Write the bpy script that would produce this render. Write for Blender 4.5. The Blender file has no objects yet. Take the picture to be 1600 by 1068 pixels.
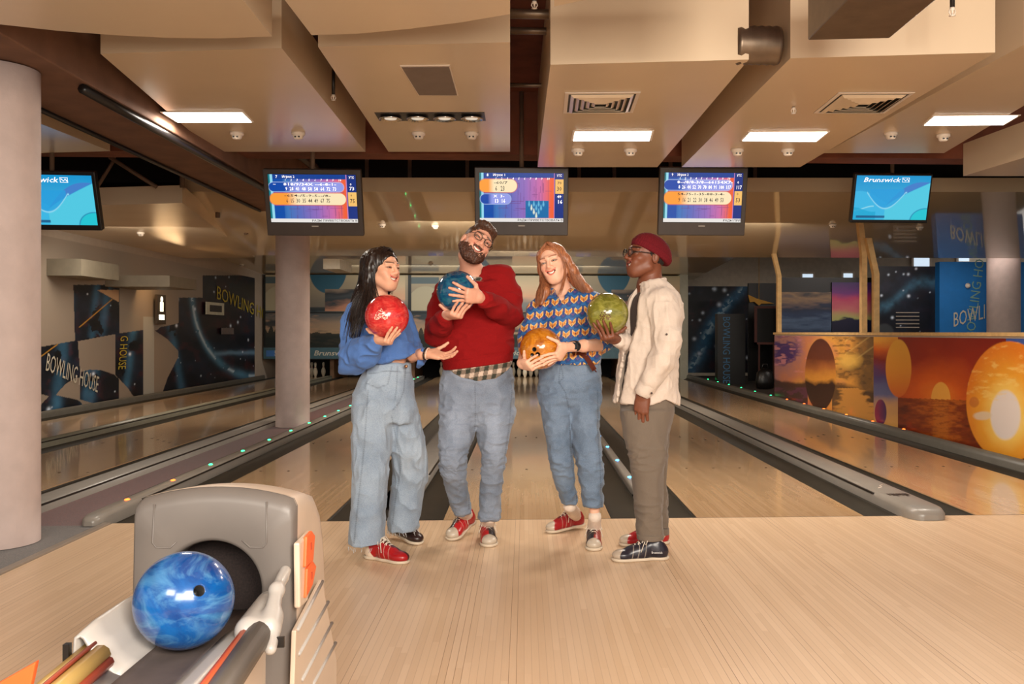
import bpy, bmesh, math, random
import numpy as np
from mathutils import Vector, Matrix

# ------------------------------------------------------------------ camera, light, exposure
SC = bpy.context.scene
COL = SC.collection
F = 1450.0; PHI = math.radians(2.7); HZ = 519.0; CAMH = 1.165
CX = 819.0 + F*math.tan(PHI)
cd = bpy.data.cameras.new('camera'); cam = bpy.data.objects.new('camera', cd); COL.objects.link(cam)
cam.location = (0, 0, CAMH); cam.rotation_euler = (math.pi/2, 0, -PHI)
cd.sensor_width = 36; cd.lens = F*36/1600
cd.shift_x = -(CX-800)/1600; cd.shift_y = (HZ-534)/1600
cd.clip_start = 0.05; cd.clip_end = 200
SC.camera = cam
SC.view_settings.view_transform = 'Standard'; SC.view_settings.look = 'None'
SC.view_settings.gamma = 1; SC.view_settings.exposure = 0.27
SC.view_settings.use_curve_mapping = False
w = bpy.data.worlds.new('world'); SC.world = w; w.use_nodes = True
w.node_tree.nodes['Background'].inputs[0].default_value = (1.0, .94, .87, 1)
w.node_tree.nodes['Background'].inputs[1].default_value = 0.56

def lamp(name, loc, size, energy, col=(1, .90, .78), rot=(0, 0, 0), sy=None, spread=180):
    l = bpy.data.lights.new(name, 'AREA'); l.shape = 'RECTANGLE'; l.size = size; l.size_y = sy or size
    l.energy = energy; l.color = col; l.spread = math.radians(spread)
    o = bpy.data.objects.new(name, l); o.location = loc; o.rotation_euler = rot; COL.objects.link(o); return o
# two hall lamps behind the camera, plus an added upward fill
lamp('lamp_behind', (1.6, -1.6, 2.75), 1.6, 215, rot=(math.radians(52), 0, math.radians(14)), sy=1.0)
lamp('lamp_behind', (-1.7, -1.4, 2.8), 1.4, 60, rot=(math.radians(46), 0, math.radians(-16)), sy=.9)
lamp('fill_upward', (0.4, -0.8, 1.9), 2.4, 140, rot=(math.radians(118), 0, 0), sy=1.4)  # added without a fitting, to brighten the ceiling panels

# ------------------------------------------------------------------ projection helpers (photo pixel -> point in the place)
_d = np.array([math.sin(PHI), math.cos(PHI), 0.0]); _r = np.array([math.cos(PHI), -math.sin(PHI), 0.0])
def ray(px, py): return _d + _r*((px-CX)/F) + np.array([0, 0, (HZ-py)/F])
def onZ(px, py, Z): v = ray(px, py); t = (Z-CAMH)/v[2]; return np.array([v[0]*t, v[1]*t, Z])
def onY(px, py, Y): v = ray(px, py); t = Y/v[1]; return np.array([v[0]*t, Y, CAMH+v[2]*t])
def onX(px, py, X): v = ray(px, py); t = X/v[0]; return np.array([X, v[1]*t, CAMH+v[2]*t])
FOULY = onZ(823, 811, 0)[1]
def laneX(px): return onZ(px, 817.3-0.0113*(px-180), 0)[0]

# ------------------------------------------------------------------ object helpers
def link(name, me, mats=None, parent=None):
    o = bpy.data.objects.new(name, me); COL.objects.link(o)
    if mats is not None:
        for m in (mats if isinstance(mats, (list, tuple)) else [mats]): me.materials.append(m)
    if parent is not None: o.parent = parent
    return o
def tag(o, label=None, cat=None, group=None, kind=None):
    if label: o['label'] = label
    if cat: o['category'] = cat
    if group: o['group'] = group
    if kind: o['kind'] = kind
    return o
def thing(name, label, cat, loc=(0, 0, 0), group=None, rz=0):
    o = bpy.data.objects.new(name, None); COL.objects.link(o); o.location = loc; o.rotation_euler = (0, 0, rz)
    o.empty_display_size = .1
    return tag(o, label, cat, group)
def copy_tree(o, parent=None):
    c = o.copy(); COL.objects.link(c)
    if parent is not None: c.parent = parent
    for ch in [x for x in COL.objects if x.parent == o]: copy_tree(ch, c)
    return c
class MB:
    """collects shapes, builds one mesh"""
    def __init__(s): s.bm = bmesh.new(); s.mi = 0
    def _m(s, fs):
        for f in fs: f.material_index = s.mi
    def box(s, x0, x1, y0, y1, z0, z1, M=None):
        vs = [s.bm.verts.new((x, y, z)) for x in (x0, x1) for y in (y0, y1) for z in (z0, z1)]
        fs = [s.bm.faces.new([vs[i] for i in q]) for q in ((0,1,3,2),(4,6,7,5),(0,4,5,1),(2,3,7,6),(0,2,6,4),(1,5,7,3))]
        if M is not None: bmesh.ops.transform(s.bm, matrix=M, verts=vs)
        s._m(fs); return s
    def poly(s, pts):
        f = s.bm.faces.new([s.bm.verts.new(tuple(p)) for p in pts]); s._m([f]); return s
    def prism(s, pts, vec):
        a = [s.bm.verts.new(tuple(p)) for p in pts]; v = Vector(vec)
        b = [s.bm.verts.new(Vector(tuple(p))+v) for p in pts]
        fs = [s.bm.faces.new(a), s.bm.faces.new(list(reversed(b)))]; n = len(a)
        for i in range(n): fs.append(s.bm.faces.new([a[i], b[i], b[(i+1) % n], a[(i+1) % n]]))
        s._m(fs); return s
    def tube(s, pts, r, n=10, cap=True):
        pts = [Vector(tuple(p)) for p in pts]; rs = r if isinstance(r, (list, tuple)) else [r]*len(pts)
        rings = []; up = Vector((0, 0, 1)); prev = None
        for i, p in enumerate(pts):
            t = (pts[min(i+1, len(pts)-1)]-pts[max(i-1, 0)]).normalized()
            if prev is None: a = t.cross(up); a = a if a.length > 1e-3 else t.cross(Vector((1, 0, 0)))
            else: a = prev-t*prev.dot(t)
            a.normalize(); prev = a; b = t.cross(a)
            rings.append([s.bm.verts.new(p+(a*math.cos(k*2*math.pi/n)+b*math.sin(k*2*math.pi/n))*rs[i]) for k in range(n)])
        fs = []
        for A, B in zip(rings, rings[1:]):
            for k in range(n): fs.append(s.bm.faces.new([A[k], A[(k+1) % n], B[(k+1) % n], B[k]]))
        if cap: fs += [s.bm.faces.new(list(reversed(rings[0]))), s.bm.faces.new(rings[-1])]
        for f in fs: f.smooth = True
        s._m(fs); return s
    def lathe(s, prof, n=24, M=None):
        rings = []; new = []
        for (r, z) in prof:
            R = [s.bm.verts.new((r*math.cos(k*2*math.pi/n), r*math.sin(k*2*math.pi/n), z)) for k in range(n)]; rings.append(R); new += R
        fs = []
        for A, B in zip(rings, rings[1:]):
            for k in range(n): fs.append(s.bm.faces.new([A[k], A[(k+1) % n], B[(k+1) % n], B[k]]))
        fs += [s.bm.faces.new(list(reversed(rings[0]))), s.bm.faces.new(rings[-1])]
        for f in fs: f.smooth = True
        if M is not None: bmesh.ops.transform(s.bm, matrix=M, verts=new)
        s._m(fs); return s
    def build(s, name, mats, parent=None, bevel=0, smooth=False):
        bmesh.ops.recalc_face_normals(s.bm, faces=s.bm.faces)
        if bevel:
            es = [e for e in s.bm.edges if len(e.link_faces) == 2 and e.calc_face_angle() > .6]
            bmesh.ops.bevel(s.bm, geom=es, offset=bevel, segments=2, profile=.5, affect='EDGES', clamp_overlap=True)
        me = bpy.data.meshes.new(name); s.bm.to_mesh(me); s.bm.free()
        if smooth:
            me.shade_smooth()
        return link(name, me, mats, parent)

# ------------------------------------------------------------------ materials
def srgb(r, g, b):
    f = lambda c: ((c/255)/12.92 if c/255 <= .04045 else ((c/255+.055)/1.055)**2.4)
    return (f(r), f(g), f(b), 1)
class NT:
    def __init__(s, name):
        s.m = bpy.data.materials.new(name); s.m.use_nodes = True; s.t = s.m.node_tree
        s.b = s.t.nodes['Principled BSDF']
    def n(s, kind, **kw):
        n = s.t.nodes.new(kind)
        for k, v in kw.items():
            if k.startswith('_'): setattr(n, k[1:], v)
        return n
    def l(s, a, b): s.t.links.new(a, b)
    def val(s, sock, v):
        if hasattr(v, 'is_output') or isinstance(v, bpy.types.NodeSocket): s.l(v, sock)
        else: sock.default_value = v
    def math(s, op, a, b=0.0, c=None):
        n = s.t.nodes.new('ShaderNodeMath'); n.operation = op
        s.val(n.inputs[0], a); s.val(n.inputs[1], b)
        if c is not None: s.val(n.inputs[2], c)
        return n.outputs[0]
    def pos(s):
        g = s.t.nodes.new('ShaderNodeNewGeometry'); return g.outputs['Position']
    def obj(s):
        return s.t.nodes.new('ShaderNodeTexCoord').outputs['Object']
    def scale(s, vec, sc):
        n = s.t.nodes.new('ShaderNodeMapping'); s.l(vec, n.inputs[0]); n.inputs['Scale'].default_value = sc; return n.outputs[0]
    def noise(s, vec, scale=5, detail=3, rough=.5, dist=0):
        n = s.t.nodes.new('ShaderNodeTexNoise'); s.l(vec, n.inputs['Vector'])
        n.inputs['Scale'].default_value = scale; n.inputs['Detail'].default_value = detail
        n.inputs['Roughness'].default_value = rough; n.inputs['Distortion'].default_value = dist
        return n.outputs[0]
    def ramp(s, fac, stops):
        n = s.t.nodes.new('ShaderNodeValToRGB'); s.l(fac, n.inputs[0]); e = n.color_ramp.elements
        while len(e) < len(stops): e.new(.5)
        for q, (p, c) in zip(e, stops): q.position = p; q.color = c if len(c) == 4 else (*c, 1)
        return n.outputs[0]
    def mix(s, fac, a, b, mode='MIX'):
        n = s.t.nodes.new('ShaderNodeMix'); n.data_type = 'RGBA'; n.blend_type = mode
        s.val(n.inputs[0], fac); s.val(n.inputs[6], a); s.val(n.inputs[7], b); return n.outputs[2]
    def bump(s, h, strength=.3, dist=.01):
        n = s.t.nodes.new('ShaderNodeBump'); s.l(h, n.inputs['Height']); n.inputs['Strength'].default_value = strength
        n.inputs['Distance'].default_value = dist; s.l(n.outputs[0], s.b.inputs['Normal'])
    def set(s, col=None, rough=None, metal=None, spec=None, sheen=None, emis=None, es=1, sss=None, coat=None):
        if col is not None: s.val(s.b.inputs['Base Color'], col)
        if rough is not None: s.val(s.b.inputs['Roughness'], rough)
        if metal is not None: s.b.inputs['Metallic'].default_value = metal
        if spec is not None: s.b.inputs['Specular IOR Level'].default_value = spec
        if sheen is not None: s.b.inputs['Sheen Weight'].default_value = sheen
        if coat is not None: s.b.inputs['Coat Weight'].default_value = coat; s.b.inputs['Coat Roughness'].default_value = .06
        if emis is not None: s.val(s.b.inputs['Emission Color'], emis); s.b.inputs['Emission Strength'].default_value = es
        if sss is not None: s.b.inputs['Subsurface Weight'].default_value = sss; s.b.inputs['Subsurface Scale'].default_value = .01
        return s.m
_MC = {}
def M(name, rgb, rough=.5, metal=0, spec=.5, var=.08, scale=8, bump=0, bs=60, emis=0, coat=None, sheen=None):
    """plain surface with a little procedural unevenness in colour and relief"""
    if name in _MC: return _MC[name]
    t = NT(name); c = srgb(*rgb); o = t.obj()
    lo = tuple(max(0, v*(1-var)) for v in c[:3])+(1,); hi = tuple(min(1, v*(1+var)) for v in c[:3])+(1,)
    col = t.ramp(t.noise(o, scale, 4), [(.3, lo), (.7, hi)])
    if emis: t.set(col, rough, metal, spec, emis=c, es=emis)
    else: t.set(col, rough, metal, spec, coat=coat, sheen=sheen)
    if bump: t.bump(t.noise(o, bs, 3), bump, .004)
    _MC[name] = t.m; return t.m
def M_attr(name, rough=.6, emis=0, spec=.4, bump=0, bs=200, sss=None, sheen=None, metal=0, coat=None, noisev=0):
    """surface whose own printed / dyed colours are stored on the mesh"""
    if name in _MC: return _MC[name]
    t = NT(name); a = t.n('ShaderNodeAttribute'); a.attribute_name = 'Col'
    c = a.outputs['Color']
    if noisev:
        c = t.mix(noisev, c, t.ramp(t.noise(t.obj(), bs, 4), [(.3, (.35, .35, .35)), (.7, (1, 1, 1))]), 'MULTIPLY')
    if emis: t.set((0, 0, 0, 1), .15, emis=c, es=emis)
    else: t.set(c, rough, metal, spec, sss=sss, sheen=sheen, coat=coat)
    if bump: t.bump(t.noise(t.obj(), bs, 3), bump, .002)
    _MC[name] = t.m; return t.m

# small numpy painting kit for printed murals and screens
_rng = np.random.default_rng(7); _LAT = _rng.random((64, 64))
def vnoise(x, y):
    xi = np.floor(x).astype(int); yi = np.floor(y).astype(int); fx = x-xi; fy = y-yi
    fx = fx*fx*(3-2*fx); fy = fy*fy*(3-2*fy); L = lambda a, b: _LAT[a % 64, b % 64]
    return (L(xi, yi)*(1-fx)+L(xi+1, yi)*fx)*(1-fy)+(L(xi, yi+1)*(1-fx)+L(xi+1, yi+1)*fx)*fy
def fbm(x, y, o=5):
    s = 0; a = .5
    for k in range(o): s = s+a*vnoise(x*2**k+17*k, y*2**k+5*k); a *= .5
    return s/(1-.5**o)
class Img:
    """u right 0..asp, v up 0..1"""
    def __init__(s, asp, ny):
        s.ny = ny; s.nx = int(round(ny*asp)); s.asp = asp
        s.u, s.v = np.meshgrid((np.arange(s.nx+1))/s.nx*asp, (np.arange(ny+1))/ny); s.c = np.zeros(s.u.shape+(3,))
    def fill(s, col, m=None):
        col = np.array(srgb(*col)[:3]) if len(np.shape(col)) == 1 else col
        if m is None: s.c[:] = col
        else:
            m = np.clip(m, 0, 1)[..., None]; s.c = s.c*(1-m)+col*m
        return s
    def grad(s, t, stops):
        xs = [p for p, _ in stops]; cs = np.array([srgb(*c)[:3] for _, c in stops])
        return np.stack([np.interp(t, xs, cs[:, k]) for k in range(3)], -1)
    def ell(s, cu, cv, ru, rv, soft=.02): return np.clip((1-np.sqrt(((s.u-cu)/ru)**2+((s.v-cv)/rv)**2))/soft, 0, 1)
    def rect(s, a, b, c, d): return ((s.u >= a) & (s.u <= b) & (s.v >= c) & (s.v <= d)).astype(float)
    def stars(s, n, seed, col=(220, 235, 255), r=.006):
        g = np.random.default_rng(seed)
        for _ in range(n):
            cu, cv, q = g.random()*s.asp, g.random(), r*(.4+g.random()**2*1.5)
            s.fill(col, np.exp(-((s.u-cu)**2+(s.v-cv)**2)/(q*q))*1.2)
        return s
    def mesh(s, name, P00, P10, P01, mat, parent=None):
        """lays the picture on the flat panel with corners P00 (lower left), P10 (lower right), P01 (upper left)"""
        P00, P10, P01 = [np.array(p, float) for p in (P00, P10, P01)]
        a = (s.u/s.asp)[..., None]; b = s.v[..., None]
        co = (P00+(P10-P00)*a+(P01-P00)*b).reshape(-1, 3)
        ny, nx = s.ny, s.nx; i = (np.arange(ny)[:, None]*(nx+1)+np.arange(nx)[None, :]).ravel()
        q = np.stack([i, i+1, i+nx+2, i+nx+1], 1)
        me = np_mesh(name, co, q, s.c.reshape(-1, 3)); return link(name, me, mat, parent)
def np_mesh(name, co, q, col=None, smooth=False):
    me = bpy.data.meshes.new(name); co = np.asarray(co, np.float32); q = np.asarray(q, np.int32)
    me.vertices.add(len(co)); me.vertices.foreach_set('co', co.ravel())
    me.loops.add(q.size); me.loops.foreach_set('vertex_index', q.ravel())
    me.polygons.add(len(q)); me.polygons.foreach_set('loop_start', np.arange(0, q.size, q.shape[1], dtype=np.int32))
    try: me.polygons.foreach_set('loop_total', np.full(len(q), q.shape[1], np.int32))
    except Exception: pass
    me.update(calc_edges=True)
    if col is not None:
        at = me.color_attributes.new('Col', 'FLOAT_COLOR', 'POINT')
        cc = np.ones((len(co), 4), np.float32); cc[:, :3] = col; at.data.foreach_set('color', cc.ravel())
    if smooth: me.polygons.foreach_set('use_smooth', np.ones(len(q), bool))
    me.validate(); return me
def text_mesh(txt, size=1, extrude=0, align='LEFT', shear=0, offset=0, res=2):
    cu = bpy.data.curves.new('text', 'FONT'); cu.body = txt; cu.size = size; cu.extrude = extrude; cu.align_x = align
    cu.align_y = 'CENTER'; cu.shear = shear; cu.offset = offset; cu.resolution_u = res
    o = bpy.data.objects.new('text', cu); COL.objects.link(o)
    dg = bpy.context.evaluated_depsgraph_get(); dg.update()
    me = bpy.data.meshes.new_from_object(o.evaluated_get(dg)); bpy.data.objects.remove(o); bpy.data.curves.remove(cu)
    return me
def put_text(name, txt, mat, P, X, Y, h, parent=None, width=None, align='LEFT', shear=0, bold=0, curve=None):
    """lettering of cap height ~h at P on the plane spanned by unit vectors X (reading) and Y (up)"""
    me = text_mesh(txt, h*1.38, 0, align, shear, bold*h)
    n = len(me.vertices); co = np.zeros(n*3, np.float32); me.vertices.foreach_get('co', co); co = co.reshape(-1, 3)
    if width:
        w_ = co[:, 0].max()-co[:, 0].min(); co[:, 0] *= width/max(w_, 1e-6)
    if curve is not None: co[:, 1] += curve(co[:, 0])
    P, X, Y = [np.array(v, float) for v in (P, X, Y)]
    out = P+co[:, :1]*X+co[:, 1:2]*Y
    me.vertices.foreach_set('co', out.astype(np.float32).ravel()); me.update()
    return link(name, me, mat, parent)
# ================================================================== THE HALL
def inpoly(px, py, pts):
    m = np.zeros(px.shape, bool); n = len(pts)
    for i in range(n):
        x1, y1 = pts[i]; x2, y2 = pts[(i+1) % n]
        if y1 == y2: continue
        c = ((y1 > py) != (y2 > py)) & (px < (x2-x1)*(py-y1)/(y2-y1)+x1); m ^= c
    return m
def projXYZ(x, y, z):
    dd = x*_d[0]+y*_d[1]; rr = x*_r[0]+y*_r[1]
    return CX+F*rr/dd, HZ-F*(z-CAMH)/dd

def wood(name, c_lo, c_hi, rough, seam=.35, bw=.0265, coat=0):
    t = NT(name); p = t.pos(); s = t.n('ShaderNodeSeparateXYZ'); t.l(p, s.inputs[0]); X, Y = s.outputs[0], s.outputs[1]
    bi = t.math('FLOOR', t.math('DIVIDE', X, bw))
    wn = t.n('ShaderNodeTexWhiteNoise'); wn.noise_dimensions = '1D'; t.l(bi, wn.inputs['W'])
    yy = t.math('FLOOR', t.math('ADD', t.math('DIVIDE', Y, 1.15), t.math('MULTIPLY', wn.outputs[0], 9.0)))
    w2 = t.n('ShaderNodeTexWhiteNoise'); w2.noise_dimensions = '2D'
    cb = t.n('ShaderNodeCombineXYZ'); t.l(bi, cb.inputs[0]); t.l(yy, cb.inputs[1]); t.l(cb.outputs[0], w2.inputs['Vector'])
    grain = t.noise(t.scale(p, (60, 2.2, 1)), 2.2, 6, .65)
    f = t.math('ADD', t.math('MULTIPLY', w2.outputs[0], .55), t.math('MULTIPLY', grain, .45))
    big = t.noise(p, .9, 2)
    f = t.math('ADD', f, t.math('MULTIPLY', t.math('SUBTRACT', big, .5), .3))
    col = t.ramp(f, [(.12, srgb(*c_lo)), (.88, srgb(*c_hi))])
    fr = t.math('FRACT', t.math('DIVIDE', X, bw))
    e = t.math('GREATER_THAN', t.math('ABSOLUTE', t.math('SUBTRACT', fr, .5)), .462)
    # every few boards the joint has opened into a darker line
    b2 = t.n('ShaderNodeTexWhiteNoise'); b2.noise_dimensions = '1D'; t.l(t.math('ADD', bi, 31.7), b2.inputs['W'])
    op = t.math('MULTIPLY', e, t.math('ADD', .35, t.math('MULTIPLY', t.math('GREATER_THAN', b2.outputs[0], .86), 1.1)))
    col = t.mix(t.math('MULTIPLY', op, seam), col, srgb(120, 82, 54))
    r = t.math('ADD', rough, t.math('MULTIPLY', t.math('SUBTRACT', t.noise(t.scale(p, (3, .7, 1)), 2.0, 4), .5), .12))
    t.set(col, r, spec=.5)
    if coat: t.b.inputs['Coat Weight'].default_value = coat; t.b.inputs['Coat Roughness'].default_value = .07
    return t.m
mat_approach = wood('maple approach boards', (208, 177, 143), (222, 193, 161), .34, .75)
mat_lane = wood('oiled maple lane boards', (192, 156, 116), (212, 176, 136), .2, .45, coat=.7)
mat_gutter = M('gutter plastic', (48, 44, 37), .55, spec=.25, var=.12, scale=3, bump=.1, bs=4)
mat_cap = M('grey divider plastic', (140, 134, 126), .32, var=.05)
mat_capd = M('dark divider groove', (40, 34, 30), .5)
mat_seam = M('dark joint', (70, 48, 32), .7)
mat_panel = M('cream ceiling panel', (218, 196, 166), .24, var=.03, scale=1.5, spec=.55)
mat_far = M('cream gloss ceiling', (214, 192, 158), .04, var=.03, scale=1.2, spec=.8)
mat_rust = M('rust brown painted concrete', (120, 66, 44), .85, var=.2, scale=5, bump=.3, bs=20)
mat_dark = M('dark void shade', (26, 18, 14), .9)
mat_steel = M('brown steel section', (104, 80, 62), .6, var=.15)
mat_galv = M('galvanised duct', (120, 104, 88), .38, metal=.75, var=.15, scale=12)
mat_white = M('warm white plastic', (226, 212, 196), .35, var=.03)
mat_col = M('pinkish grey plaster', (190, 172, 166), .8, var=.06, scale=9, bump=.35, bs=35)
mat_wallg = M('grey beige wall paint', (172, 156, 140), .75, var=.04)
mat_black = M('black plastic', (22, 19, 18), .35, var=.1)
mat_glow = M('lit diffuser', (255, 246, 232), .5, emis=9)
mat_pine = M('pine batten', (206, 168, 112), .6, var=.14, scale=14)
mat_mural = M_attr('printed mural', .38, spec=.4)
mat_mask = M_attr('printed masking panel', .45, spec=.3)

# ---- floor
XE = onZ(170, 820, 0)[0]
b = MB(); b.box(XE, 9.5, -3.2, FOULY, -.08, 0); fl = b.build('floor', mat_approach); tag(fl, 'pale maple board approach in front of the lanes', kind='structure')
t = NT('speckled carpet'); p = t.pos(); sp = t.n('ShaderNodeSeparateXYZ'); t.l(p, sp.inputs[0])
base = t.mix(t.math('GREATER_THAN', sp.outputs[1], FOULY-.04), srgb(84, 76, 70), srgb(92, 40, 34))
sk = t.ramp(t.noise(p, 130, 2, .8), [(.38, (.45, .45, .45)), (.62, (1.25, 1.2, 1.2))])
t.set(t.mix(1, base, sk, 'MULTIPLY'), .95, sheen=.2); t.bump(t.noise(p, 220, 2), .6, .004); mat_carpet = t.m
X_capA0, X_capA1 = -2.68, -2.55
X_L2r = -3.42
b = MB(); b.box(-9.5, XE-.02, -3.2, FOULY, -.08, -.004); b.box(X_L2r+.3, X_capA0, FOULY, FOULY+19.4, -.08, -.004)
tag(b.build('floor', mat_carpet), 'maroon and grey carpet strip between the lane pairs', kind='structure')
b = MB(); b.box(XE-.045, XE, -3.2, FOULY-.02, -.02, .012); tag(b.build('trim_1', M('grey edge strip', (140, 128, 116), .5), bevel=.004), 'grey metal edging along the carpet', kind='structure')
b = MB(); b.box(XE, 4.3, FOULY-.003, FOULY+.004, -.03, .0006); tag(b.build('trim_2', mat_seam), 'dark foul line joint across the approach', kind='structure')
b = MB(); b.box(-9.5, 9.5, FOULY+.0, 30, -.3, -.14); b.box(4.25, 12, FOULY, 30, -.14, -.01)
tag(b.build('floor', M('dark sub floor', (60, 52, 46), .8)), 'dark floor beneath and beside the lanes', kind='structure')

# ---- lanes
LEN = 19.15
lx = {'mid': (laneX(693), laneX(954)), 'r1': (laneX(1088), laneX(1347)), 'l1': (laneX(693)-(laneX(693)-laneX(509))-1.05, laneX(509)),
      'r2': (laneX(1521), laneX(1521)+1.05), 'l2': (-4.62, -3.56), 'l3': (-6.30, -5.24)}
lab = {'mid': 'bowling lane in the middle behind the red sweater and patterned shirt', 'r1': 'bowling lane behind the man in the open cream shirt, right of him',
       'l1': 'bowling lane left of the group, beside the green marker lights', 'r2': 'rightmost bowling lane along the sunset murals',
       'l2': 'bowling lane just left of the maroon carpet strip', 'l3': 'farthest left bowling lane beside the galaxy wall'}
dark_dot = M('lane arrow dots', (60, 40, 28), .5)
for k, (a, c) in lx.items():
    t_ = thing('bowling_lane', lab[k], 'bowling lane', ((a+c)/2, FOULY, 0), 'bowling lanes')
    W = (c-a)/2; b = MB(); b.box(-W, W, .006, LEN, -.12, 0); b.build('lane_surface', mat_lane, t_)
    b = MB()
    for j in range(-4, 5):
        y = 4.6-.14*abs(j)
        MB().poly([(j*.115-.012, y, .0012), (j*.115+.012, y, .0012), (j*.115, y+.09, .0012)]).build('aiming_arrow', dark_dot, t_)
        if j % 2 == 0: MB().poly([(j*.115-.01, 2.1, .0012), (j*.115+.01, 2.1, .0012), (j*.115+.01, 2.125, .0012), (j*.115-.01, 2.125, .0012)]).build('aiming_dot', dark_dot, t_)
    for s in (-1, 1):
        prof = [(s*(W+.0015), -.006), (s*(W+.012), -.018), (s*(W+.05), -.038), (s*(W+.117), -.046), (s*(W+.185), -.038), (s*(W+.222), -.018), (s*(W+.23), -.004)]
        b = MB(); pts = [Vector((x, .006, z)) for x, z in prof]
        for p1, p2 in zip(pts, pts[1:]):
            q = [p1, p2, p2+Vector((0, LEN, 0)), p1+Vector((0, LEN, 0))]
            f = b.bm.faces.new([b.bm.verts.new(v) for v in q]); f.smooth = True
        b.poly([(s*(W+.0015), .006, -.006), (s*(W+.23), .006, -.004), (s*(W+.23), .006, -.1), (s*(W+.0015), .006, -.1)])
        bmesh.ops.remove_doubles(b.bm, verts=b.bm.verts, dist=1e-5)
        b.build('lane_gutter', mat_gutter, t_)

def divider(label, xa, xb, y0, h, mat, lights=(), nose=True, groove=True, nosex=0.0, marks=None):
    """raised capping between two gutters with a rounded nose towards the players"""
    t_ = thing('lane_divider', label, 'lane divider', ((xa+xb)/2, y0, 0), 'lane dividers'); W = (xb-xa)/2
    prof = [(-W, -.07), (-W, h*.55), (-W*.86, h*.86), (-W*.6, h), (W*.6, h), (W*.86, h*.86), (W, h*.55), (W, -.07)]
    b = MB(); n = len(prof); y1 = FOULY+17.95-y0; rings = []
    ys = [(-.14, .35, .45), (-.125, .66, .75), (-.09, .86, .9), (-.03, .98, .98), (.03, 1, 1), (.2, 1, 1), (y1, 1, 1)] if nose else [(0, 1, 1), (y1, 1, 1)]
    for (y, sx, sz) in ys:
        rings.append([b.bm.verts.new((x*sx*(1+nosex*(y < .2)), y, (z*sz if z > 0 else (.001 if y < -.005 else z)))) for x, z in prof])
    for A, B in zip(rings, rings[1:]):
        for k in range(n-1):
            f = b.bm.faces.new([A[k], A[k+1], B[k+1], B[k]]); f.smooth = True
    b.bm.faces.new(rings[0])
    b.build('capping', mat, t_)
    if groove:
        b = MB()
        for x in (-W*.93, W*.93): b.box(x-.006, x+.006, .5, y1, h*.7, h*.86)
        b.build('side_groove', mat_capd, t_)
    for (yy, m) in lights:
        b = MB(); b.lathe([(.001, 0), (.016, 0), (.014, .006), (.006, .009)], 12, Matrix.Translation((-nosex*.3, yy-y0, h-.001)) @ Matrix.Diagonal((1, 1.6, 1, 1)))
        tag(b.build('marker_light', m, t_), {'led g': 'green marker light', 'led o': 'orange marker light', 'led b': 'blue marker light'}[m.name])
    return t_
led_g = M('led g', (40, 255, 130), .4, emis=7); led_o = M('led o', (255, 90, 30), .4, emis=6); led_b = M('led b', (60, 170, 255), .4, emis=8)
yg = [6.1+.89*i for i in range(2, 20)]
divider('pale rail with green and orange marker lights beside the maroon carpet', X_capA0, X_capA1, FOULY+.05, .062, mat_cap,
        [(6.25, led_o), (7.05, led_o)]+[(y, led_g) for y in yg if y < 24])
divider('grey rail between the left and middle lanes behind the two left players', lx['l1'][1]+.24, lx['mid'][0]-.24, FOULY+1.1, .05, mat_cap, [], nose=False)
divider('narrow rail with blue marker lights behind the patterned shirt player', lx['mid'][1]+.235, lx['r1'][0]-.235, FOULY+.9, .045, mat_cap,
        [(7.15+.95*i, led_b) for i in range(0, 6)], nose=True, groove=False)
dv = divider('wide grey rounded rail ending at the foul line on the right', lx['r1'][1]+.235, lx['r2'][0]-.24, FOULY-.02, .075, mat_cap, [], nosex=.0)
b = MB()
for i in range(7): b.box(-.075+i*.021, -.06+i*.021+.003*(i % 2), .33-.018*(i % 3), .40, .0752, .0757)
b.build('printed_mark', mat_black, dv)
b = MB(); b.tube([(-.04, .62, .0755), (.0, .66, .0757), (.01, .72, .0757), (.045, .76, .0755)], .0035, 6); b.build('printed_script', mat_white, dv)
divider('low rail with red and green marker lights below the sunset murals', lx['r2'][1]+.235, 4.31, FOULY-1.5, .075, M('dark grey rail', (92, 88, 80), .35),
        [(8.4+.93*i, led_o) for i in range(2, 8)]+[(15.9+1.1*i, led_g) for i in range(0, 6)], nose=False, groove=False, nosex=-.1)
divider('grey rail on the far side of the maroon carpet', lx['l2'][1]+.23, -3.12, FOULY-.2, .06, mat_cap, [], nose=False)
divider('grey rail between the two far left lanes', lx['l3'][1]+.238, lx['l2'][0]-.238, FOULY-.2, .07, M('greenish grey rail', (120, 116, 100), .35), [], nose=False)
divider('dark rail along the foot of the galaxy wall', -6.58, lx['l3'][0]-.23, FOULY-.2, .09, M('dark grey rail', (92, 88, 80), .35), [], nose=False, groove=False)

# ---- pins
pin_prof = [(.001, 0), (.026, 0), (.029, .01), (.036, .035), (.052, .075), (.0595, .115), (.058, .15), (.047, .19), (.034, .22), (.0255, .245), (.0235, .26), (.0255, .285), (.031, .315), (.032, .34), (.028, .362), (.018, .376), (.001, .381)]
mat_pin = M('ivory pin', (236, 224, 200), .25, var=.02); mat_red = M('red pin stripe', (170, 40, 40), .4)
pin0 = None
for lk in ('mid', 'l1', 'l3'):
    cxl = sum(lx[lk])/2; hp = FOULY+18.29
    for row in range(4):
        for i in range(row+1):
            pos = (cxl+(i-row/2)*.3048, hp+row*.264, .001)
            where = {'mid': 'middle lane', 'l1': 'lane left of the middle one', 'l3': 'far left lane'}[lk]
            lb = 'white bowling pin standing at the end of the '+where
            if pin0 is None:
                pin0 = MB().lathe(pin_prof, 20).build('bowling_pin', mat_pin)
                MB().lathe([(.0262, .242), (.0264, .248), (.0262, .254)], 20).build('stripe', mat_red, pin0)
                o = pin0
            else: o = copy_tree(pin0)
            o.location = pos; tag(o, lb, 'bowling pin', 'bowling pins standing on the '+where)

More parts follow.
